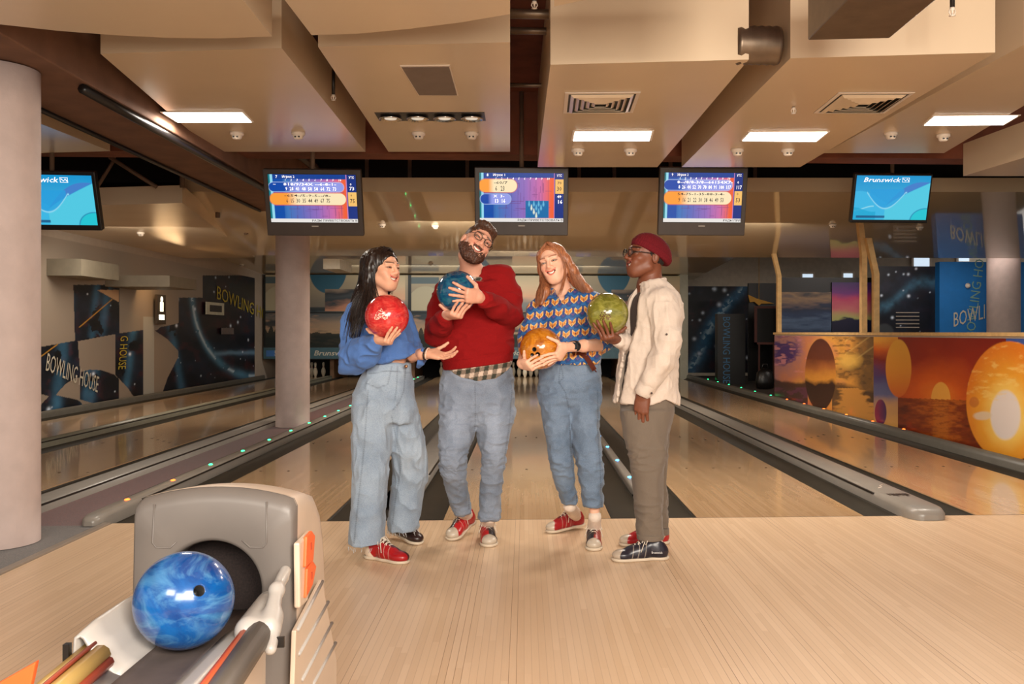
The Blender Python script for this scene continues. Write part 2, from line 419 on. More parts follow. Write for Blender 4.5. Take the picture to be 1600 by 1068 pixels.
# ---- masking units, pit and pin deck surround
YM = FOULY+18.0
zb, zt, zs = .80, 2.62, 1.66
def paint_mask(x0, x1, seed):
    asp = (x1-x0)/(zt-zb); im = Img(asp, 130); u, v = im.u, im.v; n = fbm(u*2.2+seed, v*9+seed, 5); n2 = fbm(u*5+seed*3, v*22, 4)
    im.fill(im.grad(v+(n-.5)*.12, [(0, (44, 52, 52)), (.12, (60, 66, 64)), (.2, (168, 140, 110)), (.3, (150, 128, 108)), (.42, (92, 92, 92)), (.52, (60, 74, 80)), (.6, (120, 112, 100)), (.8, (150, 138, 116)), (1, (176, 160, 130))]))
    im.fill((36, 46, 52), np.clip((n-.5)*7, 0, 1)*(v < .55)*(v > .2)*.85); im.fill((176, 140, 112), np.clip((n2-.56)*8, 0, 1)*(v < .5)*.7)
    # big printed circles and offset rectangles
    k = seed % 3
    im.fill((48, 92, 112), im.ell(asp*.44, 1.08, asp*.13, .34)); im.fill((170, 160, 134), im.ell(asp*.06+.1, .55, .26, .3)*(v > .5))
    m = im.rect(asp*.42, asp*.7, .5, .80); im.fill(im.grad(v+(n-.5)*.25, [(.45, (196, 140, 104)), (.58, (176, 124, 100)), (.64, (52, 60, 66)), (.7, (66, 72, 76)), (.76, (44, 50, 56)), (.85, (150, 130, 112))]), m)
    m = im.rect(asp*.7, asp*.97, .5, 1.0); im.fill(im.grad(v+(n-.5)*.1, [(.45, (86, 104, 112)), (.62, (120, 122, 118)), (.7, (206, 160, 128)), (.85, (200, 176, 142)), (1, (186, 172, 140))]), m)
    im.fill((30, 78, 96), im.rect(asp*.0, asp*.2, .88, .97)*.8)
    # grass and tree line silhouettes
    gz = .13+.1*fbm(u*9+seed, u*0+2, 3)+.12*np.abs(np.sin(u*37+seed))*np.clip(1-np.abs(u-.25)/.5, 0, 1)
    im.fill((24, 34, 32), (v < gz).astype(float)*.92)
    im.fill((20, 24, 24), im.rect(0, asp, .466, .482)); im.fill((22, 24, 24), im.rect(0, .03, 0, 1)); im.fill((22, 24, 24), im.rect(asp-.02, asp, 0, 1))
    return im
units = [(-6.58, -2.92, 1), (-2.92, .82, 2), (.82, 4.2, 3)]
lbl = ['printed sunset clouds panel above the left lanes', 'printed sunset clouds panel behind the two middle players', 'printed sunset clouds panel on the right end of the lanes']
mat_band = M('teal band', (56, 92, 104), .4, var=.1); mat_lett = M('pale band lettering', (196, 190, 172), .5); mat_blue = M('blue number plate', (60, 110, 176), .4)
for (x0, x1, sd), l in zip(units, lbl):
    t_ = thing('masking_panel', l, 'masking panel', ((x0+x1)/2, YM, zb), 'masking panels above the pins'); dx = (x1-x0)/2
    MB().box(-dx, dx, .004, .06, -.32, zt-zb).build('backing', mat_black, t_)
    paint_mask(x0, x1, sd).mesh('printed_picture', (-dx, 0, 0), (dx, 0, 0), (-dx, 0, zt-zb), mat_mask, t_)
    MB().box(-dx, dx, -.012, .003, -.30, -.02).build('lower_band', mat_band, t_)
    for s in ([.35, -1.35] if sd > 1 else [-.25, -2.1]):
        pass
    bx = {1: -5.33-(x0+x1)/2, 2: -.95-(x0+x1)/2, 3: 2.4-(x0+x1)/2}[sd]
    put_text('band_lettering', 'Brunswick', mat_lett, (bx, -.014, -.165), (1, 0, 0), (0, 0, 1), .13, t_, width=.95, shear=.25, bold=.02)
    nums = {1: [(-6.25, '5')], 2: [(-2.2, '7'), (.4, '8')], 3: [(1.6, '9'), (3.4, '10')]}[sd]
    for nx, s in nums:
        q = nx-(x0+x1)/2
        MB().box(q-.26, q+.12, -.016, -.012, -.24, -.09).build('number_plate', mat_blue, t_)
        put_text('number', s, mat_lett, (q-.06, -.018, -.165), (1, 0, 0), (0, 0, 1), .13, t_, bold=.03)
b = MB(); b.box(-6.6, 4.4, FOULY+20.3, FOULY+20.4, -.3, 2.9); tag(b.build('wall_back', M('black pit curtain', (16, 14, 13), .9)), 'black curtain wall behind the pins', kind='structure')
sepm = M('brown kickback board', (116, 84, 58), .6, var=.1)
for x, hw_, l in (((lx['l1'][1]+lx['mid'][0])/2, .11, 'middle'), ((lx['mid'][1]+lx['r1'][0])/2, .03, 'right'), (-2.95, .13, 'left'), ((lx['r1'][1]+lx['r2'][0])/2, .09, 'far right'), (-4.93, .05, 'far left')):
    b = MB(); b.box(x-hw_, x+hw_, YM+.3, FOULY+20.2, -.1, .62); tag(b.build('kickback_board', sepm), 'brown board between two pin decks, %s of the five' % l, 'pin deck board', 'boards between the pin decks')

# ---- ceiling: far glossy sheets, front panels, beams
def slab(name, pts, z, th, mat, label, cat='ceiling panel', group='suspended ceiling panels', zf=None):
    b = MB(); P = [(p[0], p[1], (zf(p[1]) if zf else z)) for p in pts]; b.prism(P, (0, 0, th))
    o = b.build(name, mat); tag(o, label, cat, group); return o
z1 = lambda y: CAMH+1.68-.076*(y-11.3); z2 = lambda y: CAMH+1.47+.041*(24.1-y)
slab('ceiling_sheet', [(-4.1, 11.3), (9, 10.9), (9, 16.1), (-4.9, 16.1)], 0, .17, mat_far, 'large glossy beige ceiling sheet hanging over the middle lanes', zf=z1, group='glossy ceiling sheets')
slab('ceiling_sheet', [(-9, 16.6), (4.6, 16.6), (4.6, 25), (-9, 25)], 0, .12, mat_far, 'darker glossy ceiling sheet just in front of the sunset panels', zf=z2, group='glossy ceiling sheets')
H1, H3 = CAMH+1.55, CAMH+1.45
pz = lambda pts, z: [tuple(onZ(x, y, z)[:2]) for x, y in pts]
p_left = slab('ceiling_sheet', pz([(-60, 326), (285, 317), (398, 402), (-60, 408)], H3), H3, .2, mat_panel, 'beige ceiling sheet with a slanted edge above the far left lanes', group='glossy ceiling sheets')
slab('ceiling_panel', pz([(-60, 180), (60, 192), (172, 236), (-60, 242)], H1), H1, .2, mat_panel, 'small piece of cream ceiling panel beside the left column')
P1 = slab('ceiling_panel', pz([(157, 84), (440, 75), (571, 237), (334, 237)], H1), H1, .32, mat_panel, 'cream ceiling panel with one light, left of the downlight panel')
P2 = slab('ceiling_panel', pz([(497, 73), (797, 66), (797, 237), (607, 237)], H1), H1, .32, mat_panel, 'cream ceiling panel with the row of four downlights')
P3 = slab('ceiling_panel', pz([(860, 101), (1170, 93), (1027, 261), (840, 261)], H3), H3, .62, mat_panel, 'cream ceiling panel right of the centre gap with square vent')
P4 = slab('ceiling_panel', pz([(1235, 91), (1555, 82), (1250, 261), (1065, 261)], H3), H3, .62, mat_panel, 'cream ceiling panel with slanted vent under the metal duct')
P5 = slab('ceiling_panel', pz([(1287, 239), (1475, 239), (1760, 70), (1600, 70)], H1), H1, .42, mat_panel, 'rightmost cream ceiling panel reflecting the blue screen')
slab('ceiling_panel', pz([(1505, 275), (1640, 234), (1990, 234), (1800, 275)], H3), H3, .3, mat_panel, 'pale ceiling panel end at the right edge above the side hall')
zA = CAMH+1.44
def front_slab(far, near, label):
    pts = pz(far, zA)+[(x, y) for x, y in near]; return slab('ceiling_panel', pts, zA, .3, mat_panel, label)
qa = onZ(425, 57, zA); qa2 = onZ(380, 0, zA); k = (qa2[0]-qa[0])/(qa2[1]-qa[1])
front_slab([(-260, 10), (-100, 26), (0, 38), (90, 48), (180, 55), (260, 59), (340, 60), (425, 57)], [(qa[0]+k*(1.6-qa[1]), 1.6), (-4.2, 1.6)], 'lowest cream ceiling panel with curved edge at the upper left')
qa = onZ(487, 55, zA); qa2 = onZ(445, 0, zA); k = (qa2[0]-qa[0])/(qa2[1]-qa[1]); qr = onZ(797, 22, zA)
front_slab([(487, 55), (560, 52.5), (640, 45), (720, 35), (797, 22)], [(qr[0]+.03, 1.6), (qa[0]+k*(1.6-qa[1]), 1.6)], 'cream ceiling panel with curved edge in front of the downlight panel')
front_slab([(866, 10), (900, 3), (940, -6), (1170, -20)], [(.9, 1.6), (.06, 1.6)], 'corner of a cream ceiling panel at the top centre')
# structural deck above
b = MB(); b.box(-12, 12, 1.2, 30, 3.35, 3.5); tag(b.build('ceiling', mat_rust), 'rust brown concrete deck above the panels', kind='structure')
b = MB(); b.box(-12, 14, 11.6, 11.7, 3.0, 3.35); tag(b.build('wall_void_shade', mat_dark), 'dark sheet standing for the shaded void above the far ceiling sheets', kind='structure')  # near-black sheet stands in for the unlit depth of the void
b = MB(); b.box(-12, 12, 8.45, 8.75, 2.78, 3.35)
for x in (-6, 1, 6): b.box(x-.1, x+.1, 1.5, 8.4, 3.1, 3.35)
tag(b.build('trim_3', mat_rust), 'rust brown cross beam behind the ceiling panels', kind='structure')
b = MB(); b.box(-3.18, -2.57, 1.4, 11.4, 2.63, 3.35); tag(b.build('ceiling_beam', M('brown plastered beam', (118, 84, 64), .85, var=.14, scale=5, bump=.3, bs=16), bevel=.01), 'long brown concrete beam running over the columns on the left', 'beam')
b = MB()
b.tube([(-2.44, 1.4, 3.09), (-2.44, 11.0, 3.09)], .045, 12); tag(b.build('pipe', M('dark pipe', (58, 42, 34), .5)), 'dark pipe running along the brown beam', 'pipe')
b = MB(); b.tube([(-2.60, 5.6, 2.60), (-2.59, 6.5, 2.592), (-2.60, 8.6, 2.60), (-2.60, 11.2, 2.598)], .03, 8); b.tube([(-3.14, 5.6, 2.61), (-3.14, 11.2, 2.61)], .018, 8); tag(b.build('cable_bundle', mat_black), 'black cable bundles under both edges of the brown beam', 'cable')
for i, (y, z, x0, x1) in enumerate(((5.3, 2.98, -.2, .35), (5.75, 3.03, -.2, .35), (6.9, 3.0, -.2, .35))):
    b = MB(); b.tube([(x0, y, z), (x1, y, z)], .028-.006*i, 10); tag(b.build('pipe', mat_galv), 'thin metal pipe crossing the centre gap, %s one' % ('nearest', 'middle', 'farthest')[i], 'pipe', 'pipes in the centre gap')
# hanger posts and braces in the dark band above the screens
for i, (px, yy) in enumerate(((573, 11.5), (730, 11.5), (905, 11.5), (1048, 11.5), (640, 11.55), (960, 11.55), (1180, 11.5))):
    p = onY(px, 262, yy); b = MB(); b.box(p[0]-.022, p[0]+.022, yy, yy+.04, 3.0, 3.36)
    tag(b.build('hanger_post', mat_steel), 'brown steel hanger post in the dark band, ' + ('right of the lane seven screen', 'left of the lane eight screen', 'right of the lane eight screen', 'above the lane nine screen', 'thin and far behind the downlight panel', 'thin and far right of the centre screen', 'right of the lane nine screen')[i], 'hanger post', 'steel hanger posts')
for i, (a, c) in enumerate((((172, 246), (245, 292)), ((463, 245), (487, 268)), ((152, 292), (178, 250)))):
    yb_ = (10.2, 11.2, 10.55)[i]; p, q = onY(a[0], a[1], yb_), onY(c[0], c[1], yb_); u_ = (p if p[2] > q[2] else q); b = MB(); b.tube([(u_[0], yb_, 3.36)]+([p, q] if p[2] > q[2] else [q, p]), .022, 4)
    tag(b.build('brace', mat_steel), 'slanted steel brace above the left ceiling sheet, %s one' % ('longest', 'behind the second screen', 'short crossing')[i], 'brace', 'steel braces')
for i, (a, c, yy) in enumerate((((340, 300), (340, 340), 12.5), ((366, 318), (385, 366), 14), ((392, 326), (392, 385), 15.5), ((285, 262), (285, 293), 10.5))):
    p, q = onY(a[0], a[1], yy), onY(c[0], c[1], yy); b = MB(); b.tube([np.array([p[0], yy, 3.36]), p, q], .03, 4)
    tag(b.build('brace', mat_steel), 'dark steel strut over the slanted ceiling edge, place %s from the beam' % ('second', 'third', 'fourth', 'first')[i], 'brace', 'steel braces')
# duct pieces
zd = CAMH+1.32; qd = pz([(1262, 63), (1390, 60), (1470, -6), (1330, -6)], zd)
t_ = MB().prism([(x, y, zd) for x, y in qd], (0, 0, .36)).build('air_duct', mat_galv, bevel=.006); tag(t_, 'square galvanised air duct hanging at the top right', 'air duct')
p = onY(1190, 62, 4.86); b = MB()
pts = [(p[0]-.12+.02*i, p[1]+.1, p[2]) for i in range(13)]; b.tube(pts, [.098+.006*(i % 2) for i in range(13)], 24)
tag(b.build('flexible_duct', mat_galv), 'crinkled round foil duct between two ceiling panels', 'air duct')

# ---- fittings set in the ceiling
def quad(pts, z): return [onZ(x, y, z) for x, y in pts]
def inset(q, f): c = sum(q)/4; return [c+(p-c)*f for p in q]
def light(q, z, label):
    q = quad(q, z); c = sum(q)/4; t_ = thing('ceiling_light', label, 'ceiling light', (c[0], c[1], z), 'square ceiling lights')
    L = lambda Q, dz: [(p[0]-c[0], p[1]-c[1], dz) for p in Q]
    MB().prism(L(q, -.006), (0, 0, .006)).build('frame', mat_white, t_); MB().prism(L(inset(q, .94), -.0085), (0, 0, .0022)).build('diffuser', mat_glow, t_)
    l = lamp('lamp_panel', (c[0], c[1], z-.03), .55, 26, sy=.3); return t_
light([(250, 174), (381, 174), (397, 190), (275, 190)], H1, 'bright rectangular ceiling light left of the downlight row')
light([(895, 204), (1022, 203.5), (1018, 219), (892, 219)], H3, 'bright rectangular ceiling light below the square vent in the centre')
light([(1169, 205), (1297, 204.5), (1278, 220), (1156, 219)], H3, 'bright rectangular ceiling light below the slanted vent')
light([(1457, 180), (1595, 179), (1570, 194), (1440, 195)], H1, 'bright rectangular ceiling light nearest the right edge')
def vent(q, z, label):
    q = quad(q, z); c = sum(q)/4; t_ = thing('ceiling_vent', label, 'vent', (c[0], c[1], z), 'square ceiling vents')
    L = lambda Q, dz: [Vector((p[0]-c[0], p[1]-c[1], dz)) for p in Q]
    MB().prism(L(inset(q, .93), -.003), (0, 0, .003)).build('opening', mat_black, t_)
    def ring(f0, f1, za, zb_, nm):
        A, B = L(inset(q, f0), za), L(inset(q, f1), zb_); b = MB()
        for i in range(4):
            j = (i+1) % 4; b.prism([A[i], A[j], B[j], B[i]], (0, 0, -.003))
        return b.build(nm, mat_white if nm == 'frame' else mat_panel, t_)
    ring(1.0, .9, -.002, -.004, 'frame')
    for f in (.84, .69, .54, .39, .24): ring(f, f-.085, -.005, -.018, 'louvre')
vent([(883, 144), (1001, 143), (989, 175), (880, 176)], H3, 'square louvred vent above the centre ceiling light')
vent([(1310, 144), (1430, 143.5), (1382, 176), (1271, 176)], H3, 'louvred vent left of the top right light')
q = quad([(625, 102), (703, 101), (716, 148), (654, 148)], H1); c = sum(q)/4
t_ = thing('speaker_grille', 'square perforated speaker grille above the row of downlights', 'speaker grille', (c[0], c[1], H1))
MB().prism([(p[0]-c[0], p[1]-c[1], -.006) for p in q], (0, 0, .006)).build('frame', mat_white, t_)
MB().prism([(p[0]-c[0], p[1]-c[1], -.009) for p in inset(q, .95)], (0, 0, .003)).build('mesh_cover', M('grille mesh', (128, 112, 100), .6, bump=.6, bs=300), t_)
q = quad([(585, 175.5), (757, 175), (759, 188), (593, 188)], H1); c = sum(q)/4
t_ = thing('downlight_unit', 'dark tray with four round downlights in a row', 'downlight', (c[0], c[1], H1))
L = [Vector((p[0]-c[0], p[1]-c[1], -.004)) for p in q]; MB().prism(L, (0, 0, .004)).build('tray', mat_black, t_)
mat_chr = M('chrome', (210, 205, 198), .15, metal=1)
for i in range(4):
    f = (i+.5)/4; p = (L[0]*(1-f)+L[1]*f+L[3]*(1-f)+L[2]*f)/2; p = Vector((p.x, p.y, -.006))
    lp = MB().lathe([(.03, 0), (.07, -.002), (.082, -.012), (.078, -.02), (.05, -.006), (.03, -.004)], 20, Matrix.Translation(p)).build('downlight_ring', mat_chr, t_)
    MB().lathe([(.001, -.008), (.045, -.008), (.04, -.014), (.001, -.018)], 16, Matrix.Translation(p)).build('lamp_glass', M('dim lamp glass', (220, 214, 200), .2, emis=.5), lp)
det0 = None
def detector(p, label):
    global det0
    if det0 is None:
        det0 = MB().lathe([(.001, 0), (.052, 0), (.052, -.018), (.04, -.024), (.034, -.045), (.026, -.052), (.001, -.054)], 20).build('smoke_detector', mat_white)
        b = MB()
        for s in (-1, 1): b.box(s*.014-.006, s*.014+.006, -.042, -.028, -.044, -.034)
        b.build('sensor_slot', mat_black, det0); o = det0
    else: o = copy_tree(det0)
    o.location = p; tag(o, label, 'smoke detector', 'round smoke detectors')
for (px, py, z, l) in ((370, 207, H1, 'smoke detector just below the leftmost ceiling light'), (466, 207, H1, 'smoke detector near the right corner of the left light panel'), (654, 207, H1, 'smoke detector below the left end of the downlight row'),
    (737, 207, H1, 'smoke detector below the right end of the downlight row'), (903, 233, H3, 'left smoke detector below the centre ceiling light'), (985, 233, H3, 'right smoke detector below the centre ceiling light'),
    (1152, 233, H3, 'left smoke detector below the slanted vent panel light'), (1231, 233, H3, 'right smoke detector below the slanted vent panel light'), (1392, 207, H1, 'smoke detector in the blue reflection on the right panel'),
    (1474, 210, H1, 'smoke detector under the rightmost ceiling light'), (220, 363, H3, 'smoke detector on the slanted left ceiling sheet'), (78, 365, H3, 'smoke detector below the leftmost blue screen')):
    p = onZ(px, py, z); detector((p[0], p[1], z), l)
def onslope(px, py, zf, y0=12):
    y = y0
    for _ in range(40): p = onY(px, py, y); y = y+(zf(y)-p[2])*F/max(HZ-py, 1)*.9
    return (p[0], y, zf(y))
for (px, py, l) in ((597, 350, 'smoke detector on the far ceiling above the long black hair'), (680, 352, 'smoke detector behind the bearded head on the far ceiling'), (1301, 350, 'smoke detector left of the right blue screen'), (1437, 354, 'smoke detector below the right blue screen')):
    detector(onslope(px, py, z1), l)
for (px, py, l) in ((275, 413, 'far smoke detector over the galaxy wall'), (378, 412, 'far smoke detector left of the middle column'), (480, 438, 'far smoke detector right of the middle column'), (673, 411, 'far smoke detector over the red sweater')):
    detector(onslope(px, py, z2, 20), l)
def sprinkler(p, drop, label):
    t_ = thing('sprinkler', label, 'sprinkler', tuple(p), 'sprinkler heads')
    MB().tube([(0, 0, drop), (0, 0, 0)], .012, 8).build('drop_pipe', mat_black, t_)
    b = MB(); b.lathe([(.001, 0), (.012, 0), (.012, -.012), (.005, -.016), (.005, -.035), (.016, -.038), (.001, -.042)], 12); b.tube([(.012, 0, -.008), (.016, 0, -.022), (.006, 0, -.038)], .003, 6); b.tube([(-.012, 0, -.008), (-.016, 0, -.022), (-.006, 0, -.038)], .003, 6)
    b.build('head', mat_white, t_)
p = onY(521, 148, 6.4); sprinkler(p, .2, 'sprinkler in the gap between the two left panels')
p = onY(1240, 184, 5.9); sprinkler((p[0], p[1], H3-.004), .003, 'sprinkler above the light of the slanted vent panel')
p = onY(1488, 12, 4.3); sprinkler(p, .2, 'sprinkler at the top right beside the metal duct')
p = onY(404, 2, 4.7); sprinkler(p, .2, 'sprinkler at the top left between panels'); p = onY(835, 2, 4.9); sprinkler(p, .2, 'sprinkler at the top centre in the gap')

# ---- columns
def column(x, y, r, h, label, cap=0):
    t_ = thing('column', label, 'column', (x, y, 0), 'round columns')
    b = MB(); n = 48; b.lathe([(r*1.0, 0)]+[(r, z*h/12) for z in range(0, 13)]+([(r, h-.08), (r+cap, h)] if cap else []), n); b.build('shaft', mat_col, t_)
pc = onZ(451, 668, 0); column(pc[0], pc[1]+.2, .205, 3.3, 'round pinkish column in the carpet strip behind the long-haired player')
pn = onZ(30, 860, 0); xr = onY(56.5, 700, pn[1]+.2)[0]; column(xr-.225, pn[1]+.2, .225, 2.62, 'big round pinkish column cut by the left edge', cap=.0)
column(9.0, 13.2, .3, 3.3, 'round grey column at the far right beyond the murals')
column(6.05, 17.5-3.9, .19, 3.3, 'column standing right of the blue lettered wall') if False else None

# ---- right side: low mural wall with pine frame
XW = 4.33
def wall_img(asp, ny, P00, P10, P01):
    im = Img(asp, ny); P00, P10, P01 = map(lambda p: np.array(p, float), (P00, P10, P01))
    a = (im.u/im.asp)[..., None]; bb = im.v[..., None]; W_ = P00+(P10-P00)*a+(P01-P00)*bb
    im.px, im.py = projXYZ(W_[..., 0], W_[..., 1], W_[..., 2]); im.W = W_; return im
y_a, y_b = onX(1210, 560, XW)[1], onX(1365, 560, XW)[1]; zw = 1.13
b = MB(); b.box(XW+.003, XW+.06, 3.0, y_a, -.1, zw); tag(b.build('wall_right', mat_wallg), 'low wall carrying the sunset murals', kind='structure')
P = ((XW, y_b, -.02), (XW, 3.2, -.02), (XW, y_b, zw-.02)); im = wall_img((y_b-3.2)/1.13, 150, *P); X_, Y_ = im.px, im.py
n = fbm(X_/40, Y_/28, 5); n2 = fbm(X_/14, Y_/5, 4)
dsun = np.sqrt(((X_-1468)/75)**2+((Y_-615)/70)**2)
im.fill(im.grad(dsun+(n-.5)*.5, [(0, (236, 130, 40)), (.45, (214, 92, 24)), (1.0, (150, 40, 18)), (1.8, (112, 24, 20)), (3, (104, 22, 24))]))
hor = 621+(X_-1400)*.035
im.fill(im.grad(np.abs(X_-1470)/110+(n2-.5)*.9, [(0, (190, 96, 26)), (.3, (140, 58, 18)), (.7, (88, 26, 14)), (1.2, (64, 14, 14))]), (Y_ > hor).astype(float))
im.fill((240, 170, 70), np.clip(1-np.sqrt(((X_-1470)/15.5)**2+((Y_-624)/28)**2), 0, .04)/.04*(Y_ < hor))
im.fill((206, 120, 40), np.clip(1-np.abs(X_-1470)/(14+8*(n2-.5)), 0, .3)/.3*(Y_ > hor)*.55*(Y_ < 700))
# left strip of blue cloud picture
L_ = X_ < 1403
im.fill(im.grad((Y_-520)/150+(n-.5)*.25, [(0, (226, 160, 60)), (.15, (206, 96, 30)), (.3, (130, 36, 28)), (.42, (76, 60, 110)), (.6, (96, 100, 140)), (.75, (200, 150, 100)), (1, (226, 170, 90))]), L_.astype(float))
im.fill(im.grad((Y_-528)/92+(n-.5)*.1, [(0, (226, 166, 60)), (.5, (222, 146, 50)), (1, (206, 96, 36))]), np.clip(1-np.sqrt(((X_-1404)/20.5)**2+((Y_-575)/46)**2), 0, .04)/.04)
im.fill(im.grad((X_-1366)/18, [(0, (150, 40, 70)), (1, (66, 34, 90))]), np.clip(1-np.sqrt(((X_-1376)/9.5)**2+((Y_-644)/21)**2), 0, .06)/.06)
im.fill((60, 84, 150), ((Y_ < 545) & (X_ > 1572)).astype(float))
dc = np.sqrt(((X_-1577)/68)**2+((Y_-627)/95)**2)
im.fill(im.grad(np.sqrt(((X_-1575)/66)**2+((Y_-648)/92)**2)+(n-.5)*.3, [(0, (255, 236, 190)), (.4, (250, 206, 100)), (.7, (240, 164, 50)), (1.1, (226, 126, 34))]), np.clip(1-dc, 0, .02)/.02)
im.fill((235, 222, 214), np.clip(1-np.sqrt(((X_-1571)/25)**2+((Y_-648)/41)**2), 0, .12)/.12)
im.fill((226, 206, 180), np.clip(1-np.sqrt(((X_-1535)/16)**2+((Y_-649)/7)**2)+(n-.5), 0, .3)/.3*.8*(dc < 1)); im.fill((252, 214, 120), np.clip((n2-.56)*6, 0, 1)*(dc < 1)*(Y_ < 625)*.5); im.fill((120, 34, 14), np.clip((fbm(X_/10, Y_/1.6, 4)-.5)*6, 0, 1)*(Y_ > hor)*(X_ > 1403)*(dc > 1)*.5); im.fill((196, 110, 50), np.clip(1-np.sqrt(((X_-1522)/8)**2+((Y_-628)/9)**2)+(n-.5)*.5, 0, .2)/.2*.7)
o = im.mesh('sunset_mural', *P, mat_mural); tag(o, 'large orange sunset mural with big pale sun at the right edge', 'mural', 'murals on the low right wall')
P = ((XW, y_a, -.02), (XW, y_b+.004, -.02), (XW, y_a, zw-.02)); im = wall_img((y_a-y_b)/1.13*.9, 170, *P); X_, Y_ = im.px, im.py
n = fbm(X_/26, Y_/26, 5); n2 = fbm(X_/12+5, Y_/5, 4)
im.fill(im.grad((X_-1210)/155+(n-.5)*.9, [(0, (170, 120, 120)), (.35, (206, 130, 90)), (.6, (222, 156, 70)), (1, (120, 88, 50))]))
im.fill((74, 46, 108), np.clip(1-np.sqrt(((X_-1225)/26)**2+((Y_-548)/26)**2)+(n2-.5)*2.2, 0, .5)/.5); im.fill((226, 150, 150), np.clip((n2-.58)*7, 0, 1)*(X_ < 1262)*(Y_ < 588)*.7); im.fill((70, 52, 36), np.clip((fbm(X_/9, Y_/4+3, 4)-.55)*8, 0, 1)*(X_ > 1300)*(Y_ < 600)*.55); im.fill((250, 216, 130), np.clip(.5-np.abs(((X_-1325)*.8+(Y_-560)*1.1) % 22-11)/5, 0, 1)*(X_ > 1320)*(Y_ < 560)*.5)
im.fill((240, 190, 90), np.clip(1-np.sqrt(((X_-1325)/22)**2+((Y_-562)/16)**2)+(n-.5), 0, .7)/.7*.9)
im.fill((54, 36, 34), (np.clip((Y_-590-(n-.5)*20)/4, 0, 1))*(X_ < 1262)*.9); im.fill((110, 60, 80), ((n2 > .55) & (Y_ > 605) & (X_ < 1262))*.8)
im.fill((58, 44, 36), np.clip((Y_-598-(X_-1310)*.2-(n-.5)*16)/6, 0, 1)*(X_ > 1300)*.85)
im.fill((214, 150, 70), np.clip(1-np.abs(X_-1325-(Y_-600)*.35)/(16+(Y_-600)*.5)+(n2-.5), 0, .3)/.3*(Y_ > 606)*.9)
el = np.clip(1-np.sqrt(((X_-1282)/24.5)**2+((Y_-585)/57)**2), 0, .03)/.03
im.fill(im.grad((Y_-530)/95+(n-.5)*.3, [(0, (84, 40, 30)), (.3, (110, 56, 34)), (.45, (170, 100, 50)), (.65, (220, 150, 60)), (.74, (60, 36, 26)), (1, (66, 42, 30))]), el)
o = im.mesh('sunset_mural', *P, mat_mural); tag(o, 'smaller purple and gold coast sunset mural beside the large one', 'mural', 'murals on the low right wall')
# pine frame
def post(a, zt_, mirror_, label, xo=0):
    p = onX(a, 520, XW+xo); b = MB(); q = onX(zt_[0], zt_[1], XW+xo); e2 = onY(mirror_[0], mirror_[1], p[1]); b.box(p[0], p[0]+.07, p[1]-.04, p[1]+.05, zw+.036, q[2]); b.prism([(p[0], p[1]-.04, q[2]), (p[0]+.07, p[1]-.04, q[2]), (e2[0]+.07, p[1]-.04, e2[2]), (e2[0], p[1]-.04, e2[2])], (0, .09, 0)); tag(b.build('pine_post', mat_pine), label, 'post', 'pine posts')  # slanted top piece stands in for the post's reflection in the glossy ceiling
b = MB(); b.box(XW-.01, XW+.07, 3.0, y_a+.05, zw, zw+.035); tag(b.build('top_rail', mat_pine), 'pine rail along the top of the mural wall', 'rail')
post(1214, (1212, 431), (1203, 384), 'pine post and its modelled reflection at the far end of the mural wall'); post(1345, (1343, 397), (1336, 322), 'pine post and its modelled reflection in the middle of the mural wall'); post(1364, (1363, 428), (1352, 372), 'thin pine post and its modelled reflection close behind the middle one', .12)
# side hall beyond the low wall
b = MB(); b.box(4.3, 16, 25.0, 25.1, -.1, 3.4); tag(b.build('wall_far', M('warm white wall', (206, 196, 180), .8)), 'pale end wall of the side hall', kind='structure')
b = MB(); b.box(13.5, 13.6, 3, 25, -.1, 3.4); tag(b.build('wall_side', M('side wall grey', (140, 132, 122), .8)), 'grey wall of the side hall', kind='structure')
def galaxy(im, seed, red=.6):
    X_, Y_ = im.px, im.py; n = fbm(X_/30+seed, Y_/30+seed, 5); n2 = fbm(X_/11+seed, Y_/11, 4)
    im.fill(im.grad(n+(n2-.5)*.3, [(.2, (8, 10, 16)), (.5, (14, 20, 34)), (.8, (28, 40, 60))])); im.fill((60, 26, 34), np.clip((n2-.55)*5, 0, 1)*red); return n, n2
ym = 24.97; a0, a1 = onY(1072, 500, ym), onY(1192, 500, ym); zt0, zb0 = onY(1072, 447, ym)[2], onY(1072, 582, ym)[2]
P = ((a0[0], ym, zb0), (a1[0], ym, zb0), (a0[0], ym, zt0)); im = wall_img((a1[0]-a0[0])/(zt0-zb0), 150, *P); galaxy(im, 3); X_, Y_ = im.px, im.py
s_ = 1168-(Y_-445)*.75-10*np.sin((Y_-445)/30); d_ = np.abs(X_-s_); n = fbm(X_/7, Y_/7, 4)
im.fill((60, 130, 180), np.exp(-(d_/12)**2)*(.35+n*.6)); im.fill((190, 220, 235), np.exp(-(d_/5)**2)*(n > .55)*.7); im.stars(26, 4, r=.012)
o = im.mesh('starry_mural', *P, mat_mural); tag(o, 'dark starry wall panel right of the cream shirt', 'wall panel', 'galaxy wall panels')
MB().box(a0[0], a1[0], .012, .05, 0, 1).build  # (panel is thin print on the wall behind)
p = onY(1144, 560, 20.8); b = MB(); b.box(p[0]-.33, p[0]+.3, 20.8, 21.1, -.01, onY(1144, 490, 20.8)[2]); t_ = b.build('lettered_pillar', mat_black); tag(t_, 'black pillar with blue vertical lettering in the side hall', 'pillar')
m_bl = M('blue lettering', (52, 108, 150), .5)
put_text('vertical_lettering', 'BOWLING HOUSE', m_bl, (onY(1136, 500, 20.79)[0]-.02, 20.79, onY(1136, 494, 20.79)[2]), (0, 0, -1), (1, 0, 0), .17, t_, width=1.5)
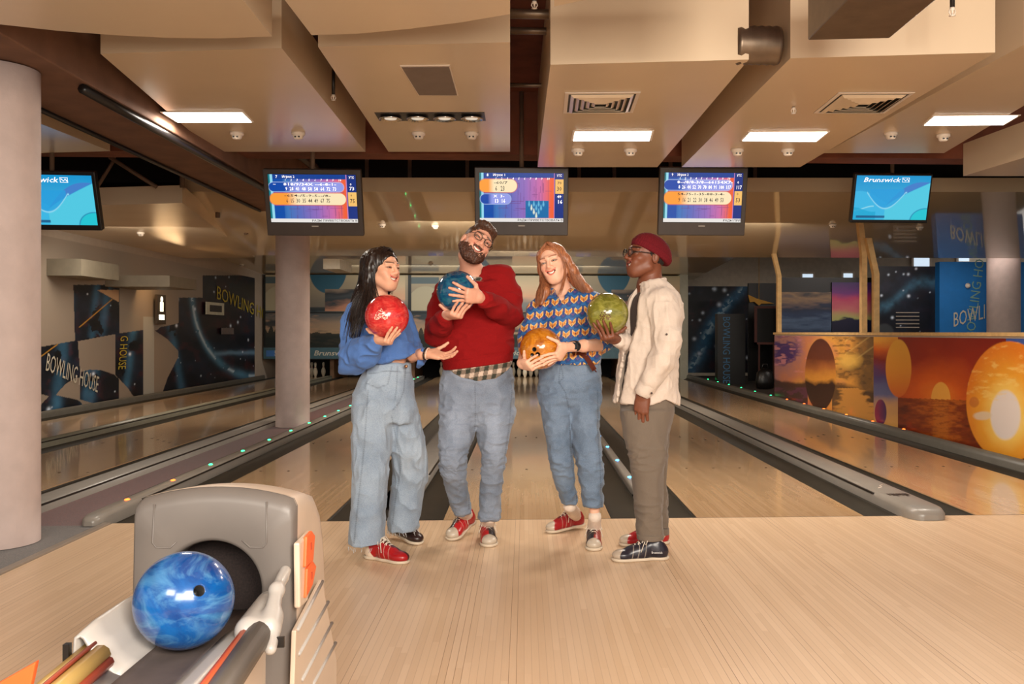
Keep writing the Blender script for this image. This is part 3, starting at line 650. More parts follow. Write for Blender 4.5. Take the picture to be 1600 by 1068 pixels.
def pic(name, pxs, pys, Y, label, paint, cat='picture', depth=.04):
    A, B = onY(pxs[0], pys[1], Y), onY(pxs[1], pys[0], Y); P = ((A[0], Y, A[2]), (B[0], Y, A[2]), (A[0], Y, B[2]))
    im = wall_img((B[0]-A[0])/(B[2]-A[2]), 90, *P); paint(im)
    t_ = thing(name, label, cat, (A[0], Y, A[2])); Q = [tuple(np.array(q)-np.array([A[0], Y, A[2]])) for q in P]
    im.mesh('printed_picture', *Q, mat_mural, t_); MB().box(0, B[0]-A[0], .003, depth, 0, B[2]-A[2]).build('backing', mat_black, t_); return t_
def sea(im): n = fbm(im.px/30, im.py/7, 5); im.fill(im.grad((im.py-450)/72+(n-.5)*.5, [(0, (60, 56, 60)), (.15, (150, 120, 90)), (.3, (96, 82, 84)), (.4, (34, 46, 72)), (.6, (40, 58, 92)), (.75, (80, 100, 130)), (1, (40, 56, 86))]))
def pink(im): n = fbm(im.px/20, im.py/10, 4); im.fill(im.grad((im.py-440)/80+(n-.5)*.15, [(0, (70, 50, 110)), (.2, (120, 50, 130)), (.35, (196, 70, 110)), (.55, (206, 120, 120)), (.72, (180, 180, 110)), (.74, (30, 30, 60)), (1, (24, 26, 50))]))
pic('seascape_picture', (1219, 1299), (456, 523), 19.01, 'wide dark blue seascape picture between the pine posts', sea)
pic('pink_sky_picture', (1300, 1366), (441, 523), 19.01, 'pink and violet evening sky picture between the pine posts', pink)
def gal2(im):
    galaxy(im, 9, .1); X_, Y_ = im.px, im.py; d_ = np.abs((Y_-478)+(X_-1368)*.45+8*np.sin(X_/14)); n = fbm(X_/7, Y_/7, 4); im.fill((70, 120, 150), np.exp(-(d_/8)**2)*n); im.stars(14, 2, r=.012); im.fill((90, 96, 100), np.clip(1-np.sqrt(((X_-1382)/16)**2+((Y_-520)/16)**2), 0, .2)*2)
g_ = pic('starry_mural', (1368, 1468), (416, 530), 18.5, 'dark starry wall panel with a slatted vent beside the blue wall', gal2, 'wall panel', .2); tag(g_, group='galaxy wall panels')
A = onY(1418, 504, 18.48)
b = MB()
for i in range(5): b.box(-.24, .24, -.03, -.012, i*.075, i*.075+.02)
v_ = b.build('slatted_vent', M('pale slats', (150, 140, 130), .5)); v_.location = (A[0], 18.5, onY(1418, 512, 18.5)[2]); tag(v_, 'dark slatted vent on the starry panel', 'vent')
A, B = onY(1468, 530, 18.3), onY(1545, 409, 18.3); b = MB(); b.box(A[0], B[0]+.8, 18.3, 18.5, A[2], B[2]); t_ = b.build('blue_wall_panel', M('bright blue paint', (16, 110, 184), .6, var=.05)); tag(t_, 'bright blue wall panel with slanted and vertical lettering', 'wall panel')
c_ = onY(1496, 497, 18.28); put_text('slanted_lettering', 'BOWLING', mat_lett, tuple(onY(1489, 501, 18.28)), (math.cos(.26), 0, math.sin(.26)), (0, 0, 1), .3, t_, width=1.0)
put_text('vertical_lettering', 'BOWLING HOUSE', M('pale green lettering', (120, 160, 150), .5), tuple(onY(1516, 528, 18.285)), (.13, 0, .99), (-.99, 0, .13), .2, t_, width=2.0)
detector((0, 0, 0), 'round white sensor mounted on the blue wall'); d_ = COL.objects[-1]
for o in COL.objects:
    if o.get('label') == 'round white sensor mounted on the blue wall': o.location = tuple(onY(1512, 446, 18.26)); o.rotation_euler = (-math.pi/2, 0, 0); o['group'] = 'wall sensors'
b = MB(); A = onY(1545, 500, 16.8); b.lathe([(.29, -1.2)]+[(.29, .1*i) for i in range(32)], 32); t_ = b.build('column', mat_col); t_.location = (onY(1568, 500, 16.8)[0], 16.8, .0); tag(t_, 'round column right of the blue lettered wall', 'column', 'round columns')
for i, (x0, x1, y0, y1, Y) in enumerate(((1428, 1452, 396, 416, 24.9), (1498, 1514, 391, 408, 24.9), (1254, 1270, 428, 437, 24.9), (1318, 1332, 427, 436, 24.9))):
    A, B = onY(x0, y1, Y), onY(x1, y0, Y); b = MB(); b.box(A[0]-.06, B[0]+.06, Y, Y+.04, A[2]-.06, B[2]+.06)
    o = b.build('window_%d' % (i+1), mat_white); tag(o, kind='structure', label='small bright high window of the side hall'); MB().box(A[0], B[0], Y-.01, Y-.001, A[2], B[2]).build('pane', M('daylight pane', (196, 214, 230), .3, emis=.9), o)
# frame, bag and yellow shape of the booth beyond the rail
b = MB(); A, B = onY(1183, 612, 20), onY(1211, 478, 20)
b.box(A[0]-.05, A[0], 20, 20.06, 0.9, B[2]); b.box(A[0], B[0]+.1, 20, 20.06, B[2]-.05, B[2]); b.box(A[0]-.05, B[0]+.1, 20, 20.06, .9, .95)
for x in (A[0]+.05, B[0]-.02): b.box(x-.015, x+.015, 20.01, 20.05, -.01, .9)
t_ = b.build('standing_frame', M('dark red wood', (84, 40, 32), .5)); tag(t_, 'dark red framed stand in the side hall', 'stand'); MB().box(A[0], B[0]+.1, 20.02, 20.04, .95, B[2]-.05).build('dark_pane', mat_black, t_)
A = onY(1195, 606, 19); b = MB(); b.lathe([(.05, 0), (.17, .02), (.2, .15), (.17, .35), (.08, .42), (.02, .43)], 14, Matrix.Diagonal((1, .6, 1, 1))); b.tube([(-.06, 0, .4), (-.04, 0, .52), (.05, 0, .52), (.07, 0, .4)], .015, 6)
t_ = b.build('bag', mat_black); t_.location = (A[0], 19, -.01); tag(t_, 'black bag standing on the floor behind the lane rail', 'bag')
A = onY(1172, 475, 22); b = MB(); b.prism([tuple(onY(x, y, 22)) for x, y in ((1169, 460), (1182, 466), (1210, 474), (1190, 474), (1186, 477), (1179, 471), (1172, 472))], (0, .03, 0)); b.tube([tuple(onY(1186, 468, 22)), tuple(onY(1186, 468, 22)+np.array([0, 0, 1.2]))], .006, 6); t_ = b.build('yellow_banner', M('yellow sign', (206, 150, 40), .5)); tag(t_, 'yellow wavy hanging sign in the side hall', 'sign')
A, B = onY(1215, 523, 19.06), onY(1372, 441, 19.06); b = MB(); b.box(A[0], B[0], 19.06, 19.14, -.01, B[2]+.1); tag(b.build('dark_partition', mat_black), 'dark partition carrying the seascape and pink sky pictures', 'partition')
b = MB(); A = onY(1192, 475, 22.1); b.box(A[0]-.35, A[0]+.6, 22.1, 22.2, 0, 2.35); tag(b.build('dark_partition', mat_black), 'dark partition behind the yellow sign', 'partition')
b = MB(); A = onY(1068, 500, YM); b.box(A[0]-.1, A[0]+.1, YM-.1, YM+.3, -.05, 2.7); tag(b.build('trim_4', M('pale corner trim', (170, 166, 148), .6)), 'pale corner post at the right end of the masking', kind='structure')

# ---- left side: galaxy wall
XL = -6.62
b = MB(); b.box(XL-.1, XL-.004, 4, 25.1, -.1, 3.4); tag(b.build('wall_left', mat_wallg), 'grey wall along the far left lane', kind='structure')
Y0, Y1 = onX(40, 560, XL)[1], onX(398, 560, XL)[1]; zt_l = onX(398, 452, XL)[2]
Y1 = min(Y1, YM-.05); P = ((XL, Y0, .05), (XL, Y1, .05), (XL, Y0, 2.5)); im = wall_img(2.4, 230, *P); X_, Y_ = im.px, im.py
im.fill((150, 136, 122)); g = Img(2.4, 230); g.px, g.py = X_, Y_; n, n2 = galaxy(g, 5, .8)
S = lambda pts: [(50+a/4.644, 430+c/4.644) for a, c in pts]; T = lambda pts: [(250+a/5.62, 430+c/5.62) for a, c in pts]
for (cx_, wd) in ((155, 7), (205, 6), (98, 9), (142, 6), (272, 6)):
    g.fill((70, 130, 170), np.exp(-((X_-cx_-(Y_-540)*.18*np.sin(cx_))/wd)**2)*(n > .35)*n)
arc = np.abs(np.sqrt(((X_-395)/95)**2+((Y_-455)/132)**2)-1); g.fill((90, 150, 185), np.exp(-(arc/.05)**2)*np.clip(n*1.3, 0, 1)*(X_ > 285)); g.fill((200, 220, 235), np.exp(-(arc/.018)**2)*(n2 > .52)*.8*(X_ > 285))
g.fill((120, 160, 190), np.exp(-((Y_-551-(n-.5)*8)/3.5)**2)*(X_ > 335)*.7); g.stars(70, 8, r=.008)
polys = [S([(300, 68), (635, 68), (635, 420), (345, 475), (312, 475)]), S([(0, 530), (332, 470), (352, 740), (320, 740), (240, 790), (170, 870), (120, 875), (70, 862), (0, 858)]), S([(345, 700), (420, 684), (500, 686), (600, 720), (632, 755), (632, 912), (470, 935), (350, 900)]),
         S([(603, 425), (806, 395), (806, 885), (745, 890), (690, 810), (632, 750), (603, 722)]), S([(0, 1100), (70, 930), (125, 875), (175, 868), (330, 903), (362, 925), (362, 1000), (200, 1100)]), S([(890, 400), (1062, 345), (1200, 345), (1200, 1000), (940, 870), (985, 740), (1062, 590), (1062, 548), (980, 460)]),
         T([(165, 195), (375, 195), (375, 0), (1200, 0), (1200, 1100), (20, 1100), (100, 850), (165, 720), (165, 640), (60, 540), (-20, 480), (0, 455), (165, 420)])]
mk = np.zeros(X_.shape, bool)
for pl in polys: mk |= inpoly(X_, Y_, pl)
mk &= ~inpoly(X_, Y_, S([(172, 868), (325, 745), (332, 900)])); im.c[mk] = g.c[mk]
im.fill((190, 150, 110), inpoly(X_, Y_, S([(470, 105), (632, 105), (632, 195)])).astype(float)); im.fill((150, 138, 124), inpoly(X_, Y_, S([(635, 220), (780, 300), (780, 395), (635, 415)])).astype(float)); im.fill((170, 168, 160), inpoly(X_, Y_, S([(808, 300), (885, 300), (930, 420), (905, 900), (808, 900)])).astype(float)*.0+inpoly(X_, Y_, S([(808, 300), (885, 300), (885, 900), (808, 900)])))
for (a, c) in ((S([(35, 610), (185, 500)]), 1.2), (S([(345, 375), (580, 175)]), 1.2)):
    (x1_, y1_), (x2_, y2_) = a; L2 = (x2_-x1_)**2+(y2_-y1_)**2; t2 = np.clip(((X_-x1_)*(x2_-x1_)+(Y_-y1_)*(y2_-y1_))/L2, 0, 1); im.fill((190, 140, 50), np.clip(1.1-np.sqrt((X_-x1_-t2*(x2_-x1_))**2+(Y_-y1_-t2*(y2_-y1_))**2)/c, 0, 1))
o = im.mesh('starry_mural', *P, mat_mural); tag(o, 'long dark galaxy mural cut by grey shapes along the far left wall', 'mural')
def wtext(txt, px1, py1, px2, py2, h, mat, nm='wall_lettering'):
    A, B = onX(px1, py1, XL+.012), onX(px2, py2, XL+.012); v = B-A; ln = np.linalg.norm(v); v /= ln; up = np.array([0, 0, 1.]); up = up-v*v.dot(up); up /= np.linalg.norm(up)
    put_text(nm, txt, mat, A, v, up, h, o, width=ln)
wtext('BOWLING HOUSE', 72, 566, 153, 602, .26, mat_lett); m_yl = M('yellow lettering', (190, 170, 50), .5)
wtext('BOWLING HOUSE', 338, 457, 432, 500, .30, m_yl)
A, B = onX(194, 524, XL+.012), onX(190, 576, XL+.012); v = B-A; ln = np.linalg.norm(v); v /= ln; put_text('wall_lettering', 'G HOUSE', m_yl, A, v, (0, 1, 0), .3, o, width=ln)
A = onX(249, 482, XL+.05); t_ = MB().box(0, .04, -.2, .2, -.28, .25).build('lit_sign', M('warm box', (60, 50, 40), .5)); t_.location = A; tag(t_, 'small lit restroom sign with white figure on the far left wall', 'sign')
b = MB(); b.box(.041, .045, -.07, .07, -.05, .12); b.lathe([(.001, 0), (.05, 0), (.05, .005), (.001, .006)], 12, Matrix.Translation((.041, 0, .17)) @ Matrix.Rotation(math.pi/2, 4, 'Y')); b.box(.041, .045, -.12, .12, -.2, -.11); b.build('figure_symbol', M('lit figure', (255, 244, 214), .5, emis=2.2), t_)
A = onX(335, 482, XL+.05); t_ = MB().box(0, .03, -.55, .55, -.13, .13).build('wall_plate', M('pale plate', (200, 200, 180), .4)); t_.location = A; tag(t_, 'small pale rounded plate on the galaxy wall', 'wall plate'); MB().box(.031, .035, -.38, .38, -.07, .07).build('dark_field', mat_black, t_)
A = onX(355, 517, XL+.05); t_ = MB().box(0, .02, -.4, .4, -.07, .07).build('wall_plate', M('dim plate', (110, 100, 100), .4)); t_.location = A; tag(t_, 'dim grey plate below the pale one on the galaxy wall', 'wall plate')
b = MB(); A = onY(402, 500, YM); b.box(A[0]-.09, A[0]+.07, YM-.3, YM-.1, -.05, 2.0); tag(b.build('trim_5', M('pale corner trim', (170, 166, 148), .6)), 'pale corner post at the left end of the masking', kind='structure')
# white boxes hanging under the left ceiling
for i, (x0, x1, y0, y1, Y, c_) in enumerate(((20, 127, 404, 430, 13.2, (128, 120, 104)), (20, 265, 430, 447, 15, (116, 106, 90)), (395, 423, 368, 388, 18.5, (190, 180, 160)), (505, 531, 404, 420, 18, (214, 210, 196)))):
    A, B = onY(x0, y1, Y), onY(x1, y0, Y); b = MB(); b.box(A[0], B[0], Y, Y+1.2, A[2], B[2]); tag(b.build('ceiling_box', M('box paint %d' % i, c_, .6)), ('pale step in the ceiling beside the left column', 'long pale ceiling step above the galaxy wall', 'white ceiling box left of the middle column top', 'white box on the far ceiling right of the middle column')[i], 'ceiling box')
lamp('lamp_bar', (-6.2, 16.5, 2.35), .5, 14, col=(1, .62, .3), rot=(0, math.radians(-30), 0))
lamp('lamp_side_hall', (7.5, 15, 3.2), 2.0, 120, col=(1, .93, .85))
for lx_, ly_, le_ in ((-1.0, 12.6, 75), (3.2, 12.6, 55), (-5.2, 12.8, 55), (0, 15.5, 60)): lamp('fill_lanes', (lx_, ly_, 2.50), 1.2, le_, col=(1, .89, .75), rot=(math.radians(28), 0, 0))  # added fill without fittings; its bounce lifts lanes and far ceiling
lamp('fill_masking', (-1, YM-2.0, 2.7), 6, 110, col=(.95, .95, .9), rot=(math.radians(50), 0, 0), sy=.6)  # added strip of fill for the masking; no fitting hangs there
# ================================================================== SCREENS
mat_scr = M_attr('lit screen', emis=.80)
def mtxt(name, items, rgb, parent, emis=.78):
    """several short lines of lettering in one colour, laid on the local x-z plane"""
    cos, polys = [], []; base = 0; bm = bmesh.new()
    for (txt, x, z, h, wd, al, sh) in items:
        me = text_mesh(txt, h*1.38, 0, al, sh, .012*h, 1)
        n = len(me.vertices); co = np.zeros(n*3, np.float32); me.vertices.foreach_get('co', co); co = co.reshape(-1, 3)
        if wd: co[:, 0] *= wd/max(co[:, 0].max()-co[:, 0].min(), 1e-6)
        out = np.stack([co[:, 0]+x, np.zeros(n), co[:, 1]+z], 1).astype(np.float32); me.vertices.foreach_set('co', out.ravel()); me.update(); bm.from_mesh(me); bpy.data.meshes.remove(me)
    me = bpy.data.meshes.new(name); bm.to_mesh(me); bm.free()
    return link(name, me, M('glyph %d %d %d' % rgb, rgb, .5, emis=emis), parent)
def monitor(px, py, wpx, Y, label, W_, H_, bez, kind, tilt=17, yaw=0, group='score screens'):
    c = onY(px, py, Y); t_ = thing('monitor', label, 'monitor', tuple(c), group); t_.rotation_euler = (math.radians(tilt), 0, math.radians(yaw))
    bl, bt, bb = bez
    mc = M('monitor casing', (52, 42, 36), .4, var=.1) if kind != 'bru' else mat_black
    b = MB(); b.box(-W_/2, W_/2, .0, .07, -H_/2, H_/2); b.box(-W_*.4, W_*.4, .07, .16, -H_*.35, H_*.35); b.build('casing', mc, t_, bevel=.008)
    sw, sh = W_-2*bl, H_-bt-bb; x0, z0 = -sw/2, -H_/2+bb
    MB().box(x0-.006, x0+sw+.006, -.003, .002, z0-.006, z0+sh+.006).build('screen_surround', mat_black, t_)
    asp = sw/sh; im = Img(asp, 150); u, v = im.u/asp, im.v
    if kind == 'bru':
        wv = .5+.16*np.sin(u*6.0+1.2); w2 = .34+.13*np.sin(u*7.5-.4); n = fbm(u*6, v*6, 4)
        im.fill(im.grad(v+.1*(n-.5), [(0, (40, 190, 214)), (.5, (60, 170, 220)), (1, (24, 150, 210))]))
        im.fill((64, 186, 232), np.clip((wv-v)*60, 0, 1)*(u < .55)*.9); im.fill((70, 200, 226), np.clip((.28+.55*(u-.45)**.9*(u > .45)-v)*60, 0, 1)*(u > .42)*.9) if False else None
        r1 = .30+np.clip(u-.42, 0, 1)**.8*.85; im.fill((84, 204, 230), np.clip((r1-v)*60, 0, 1)*(u > .42)); im.fill((70, 130, 206), np.clip((r1+.17*np.sin(np.clip((u-.42)/.58, 0, 1)*3.1)-v)*60, 0, 1)*(v > r1)*(u > .42))
        c1 = .62-.36*np.sin(np.clip((u-.16)/.52, 0, 1)*3.14)**1.0; im.fill((150, 220, 244), np.exp(-((v-c1)/.018)**2)*(u > .16)*(u < .7)); im.fill((40, 160, 224), np.clip((v-c1)*40, 0, 1)*(v < .7)*(u > .2)*(u < .66)*.8)
        im.fill((150, 222, 240), np.exp(-((v-.26+.05*np.cos(u*12))/.014)**2)*(u < .27)); im.fill((30, 170, 214), np.clip((.24+.05*np.cos(u*12)-v)*60, 0, 1)*(u < .3)*.9)
        e = np.sqrt(((u-.98)/.2)**2+((v+.02)/.28)**2); im.fill((40, 200, 214), np.clip((1-e)*30, 0, 1)); im.fill((24, 120, 170), np.exp(-((e-1)/.04)**2)*.8)
        im.fill((28, 60, 110), ((v > .045) & (v < .1) & (u > .04) & (u < .43))*.8)
    else:
        im.fill(im.grad(u, [(0, (24, 60, 150)), (.12, (20, 70, 160)), (.2, (60, 120, 190)), (.35, (96, 110, 190)), (.55, (150, 110, 190)), (.72, (206, 110, 170)), (.85, (244, 100, 60)), (1, (240, 90, 40))]))
        im.fill((150, 220, 240), ((u > .02) & (u < .05)).astype(float)); im.fill((10, 80, 170), ((u > .05) & (u < .165)).astype(float)); im.fill((20, 120, 130), (u < .02).astype(float))
        im.fill((16, 66, 150), ((v > .9) & (u > .05)).astype(float)); im.fill((14, 50, 130), ((u > .89)).astype(float)); im.fill((196, 130, 190), ((u > .885) & (u < .893)).astype(float))
        for k in range(1, 11): im.fill((70, 70, 130), np.exp(-((u-(.165+k*.0725))/.0022)**2)*.6*(u < .86)*(v < .9))
        for k in range(0, 40):
            g_ = np.random.default_rng(k+5); uu, vv, l_ = .2+g_.random()*.65, .1+g_.random()*.7, .03+.08*g_.random()
            hor_ = g_.random() > .5; im.fill((110, 60, 120), ((np.abs(v-vv) < .006) & (np.abs(u-uu) < l_) if hor_ else (np.abs(u-uu) < .0035) & (np.abs(v-vv) < l_)).astype(float)*.5)
        def pill(a, c, lo, hi, dark, light_, rnd=True):
            r = (hi-lo)/2; uu = (u*asp); cu = np.clip(uu, a*asp+r*.6, c*asp-(r if rnd else .02)); d_ = np.sqrt((uu-cu)**2+(v-(lo+hi)/2)**2)
            edge = np.clip((r-d_)*80, 0, 1) if rnd else ((u > a) & (u < c) & (v > lo) & (v < hi)).astype(float)
            tt = np.clip((u-a)/max(c-a, .01), 0, 1); im.fill(im.grad(tt, [(0, dark), (.2, dark), (.35, light_), (1, light_)]), edge); im.fill((226, 90, 40) if dark[0] > 150 else (190, 210, 250), np.clip(1-np.abs(d_-r)*90, 0, 1)*.8 if rnd else 0*u)
        R = rows[kind]
        pill(.02, R['e1'], *R['b1'], *R['c1']); pill(.03, R['e2'], *R['b2'], *R['c2'])
        im.fill((250, 196, 110), ((u > .9) & (v > R['tot'][0]) & (v < R['tot'][1])).astype(float))
        if kind == 's8':
            im.fill((16, 110, 170), ((u > .545) & (u < .825) & (v > .085) & (v < .44)).astype(float))
            for r_ in range(4):
                for i in range(4-r_):
                    cu, cv = .59+i*.057+r_*.0285, .38-r_*.08; lit = (r_ == 0 and False) or (i == 0 and r_ > 0)
                    col_ = (240, 246, 220) if lit else (110, 190, 226); im.fill(col_, np.clip(1.4-np.sqrt(((u-cu)/.012)**2+((v-cv+.02)/.04)**2), 0, 1)); im.fill(col_, np.clip(1.4-np.sqrt(((u-cu)/.007)**2+((v-cv-.025)/.035)**2), 0, 1))
        im.fill((236, 232, 228), (v < .075).astype(float))
    s_ = im.mesh('screen', (x0, -.004, z0), (x0+sw, -.004, z0), (x0, -.004, z0+sh), mat_scr, t_)
    X = lambda a: x0+a*sw; Z = lambda a: z0+a*sh
    if kind == 'bru':
        mtx = mtxt('logo_lettering', [('Brunswick', X(.09), Z(.9), .042*H_/.45, sw*.5, 'LEFT', .25)], (250, 252, 255), s_); mtx.location.y = -.006
        b = MB(); a0, a1, q0, q1 = X(.615), X(.71), Z(.855), Z(.955); e_ = .004
        b.box(a0, a1, -.007, -.006, q0, q0+e_); b.box(a0, a1, -.007, -.006, q1-e_, q1); b.box(a0, a0+e_, -.007, -.006, q0, q1); b.box(a1-e_, a1, -.007, -.006, q0, q1)
        b.tube([(a0+.008, -.007, Z(.93)), (X(.66), -.007, Z(.885)), (X(.68), -.007, Z(.93)), (a1-.008, -.007, Z(.88))], .0035, 6); b.build('logo_mark', M('glyph 250 252 255', (250, 252, 255), .5, emis=1), s_)
    else:
        W_w, B_k = [], []
        for tx, a, q, hh, ww, wh in rows[kind]['t']: (W_w if wh else B_k).append((tx, X(a), Z(q), hh*sh, ww*sw if ww else None, 'LEFT', 0))
        for k in range(10): W_w.append((str(k+1), X(.185+k*.068), Z(.885), .045*sh, None, 'LEFT', .2))
        o1 = mtxt('white_figures', W_w, (255, 255, 255), s_); o1.location.y = -.006; o2 = mtxt('dark_figures', B_k, (30, 26, 40), s_, emis=.1) ; o2.location.y = -.006
        MB().box(-.03, .03, -.002, .001, z0-.04, z0-.032).build('maker_mark', M('pale badge', (150, 140, 130), .4), t_)
    top = 3.37; b = MB(); up = Vector((0, .05, H_/2-.02)); R_ = Matrix.Rotation(math.radians(-tilt), 4, 'X')
    b.tube([up, up+R_ @ Vector((0, .0, top-c[2]-H_/2))], .02, 10); b.build('hanging_pole', mat_steel, t_)
    return t_
cb, co_ = ((10, 74, 170), (150, 160, 235)), ((255, 160, 60), (255, 234, 190))
rows = {
 's7': dict(e1=.86, b1=(.64, .84), c1=cb, e2=.88, b2=(.36, .62), c2=co_, tot=(.34, .64), t=[
   ('7', .085, .95, .06, None, 1), ('Игрок 2', .16, .952, .05, .14, 1), ('УТС', .92, .94, .05, .06, 1), ('-', .05, .8, .05, .03, 1), ('818/9/34X --6-8-1-', .17, .795, .055, .6, 1),
   ('9  28  41  48  58  58  64  72  73', .19, .70, .075, .58, 1), ('0', .93, .8, .05, None, 1), ('73', .92, .71, .075, .055, 1), ('-654-/5-9-5--/8-', .17, .56, .05, .53, 0), ('6  15  30  35  44  49  67  75', .19, .45, .09, .50, 0), ('0', .93, .57, .05, None, 0), ('75', .92, .45, .09, .055, 0),
   ('РАДЫ ПРИВЕТСТВОВАТЬ В', .47, .037, .045, .52, 0)]),
 's8': dict(e1=.45, b1=(.60, .88), c1=co_, e2=.375, b2=(.36, .575), c2=cb, tot=(.58, .88), t=[
   ('8', .085, .955, .06, None, 1), ('Игрок 1', .16, .957, .05, .14, 1), ('УТС', .92, .95, .05, .06, 1), ('-60/7', .17, .8, .055, .16, 0), ('6   23', .185, .68, .1, .11, 0), ('70', .925, .8, .055, .05, 0), ('30', .92, .68, .09, .055, 0),
   ('X  3-', .165, .525, .055, .13, 1), ('13  16', .175, .425, .08, .12, 1), ('49', .925, .52, .055, .05, 1), ('16', .925, .415, .08, .05, 1), ('РАДЫ ПРИВЕТСТВОВАТЬ В', .45, .037, .045, .54, 0)]),
 's9': dict(e1=.87, b1=(.645, .86), c1=cb, e2=.87, b2=(.355, .63), c2=co_, tot=(.35, .64), t=[
   ('9', .085, .955, .06, None, 1), ('Игрок 2', .16, .957, .05, .14, 1), ('УТС', .92, .95, .05, .06, 1), ('8--/8/8-3/8--66154X7-', .16, .81, .055, .71, 1),
   ('8  26  44  52  70  78  84  91  100  117', .18, .71, .075, .67, 1), ('0', .93, .81, .05, None, 1), ('117', .915, .71, .075, .065, 1), ('54-75-1-35-88-3-4-', .17, .57, .05, .6, 0), ('9  16  21  22  30  38  46  49  53', .185, .45, .09, .58, 0), ('0', .93, .575, .05, None, 0), ('53', .92, .45, .09, .055, 0),
   ('РАДЫ ПРИ', .77, .037, .045, .22, 0)])}
YT = 8.45
monitor(490, 317, 148, YT, 'score screen for lane seven hanging left of the group', .865, .60, (.045, .045, .125), 's7')
monitor(815, 315, 143, YT, 'score screen for lane eight hanging in the centre above the group', .85, .615, (.045, .05, .125), 's8', tilt=12)
monitor(1098, 315, 138, YT, 'score screen for lane nine hanging above the man in the red cap', .81, .625, (.045, .05, .125), 's9', tilt=14)
monitor(1393, 310, 122, 9.6, 'blue screen hanging alone at the right with white lettering', .83, .52, (.02, .02, .035), 'bru', tilt=17, group='blue idle screens')
monitor(84, 314, 130, 8.3, 'blue screen cut off by the left column', .74, .52, (.03, .03, .05), 'bru', tilt=20, yaw=4, group='blue idle screens')
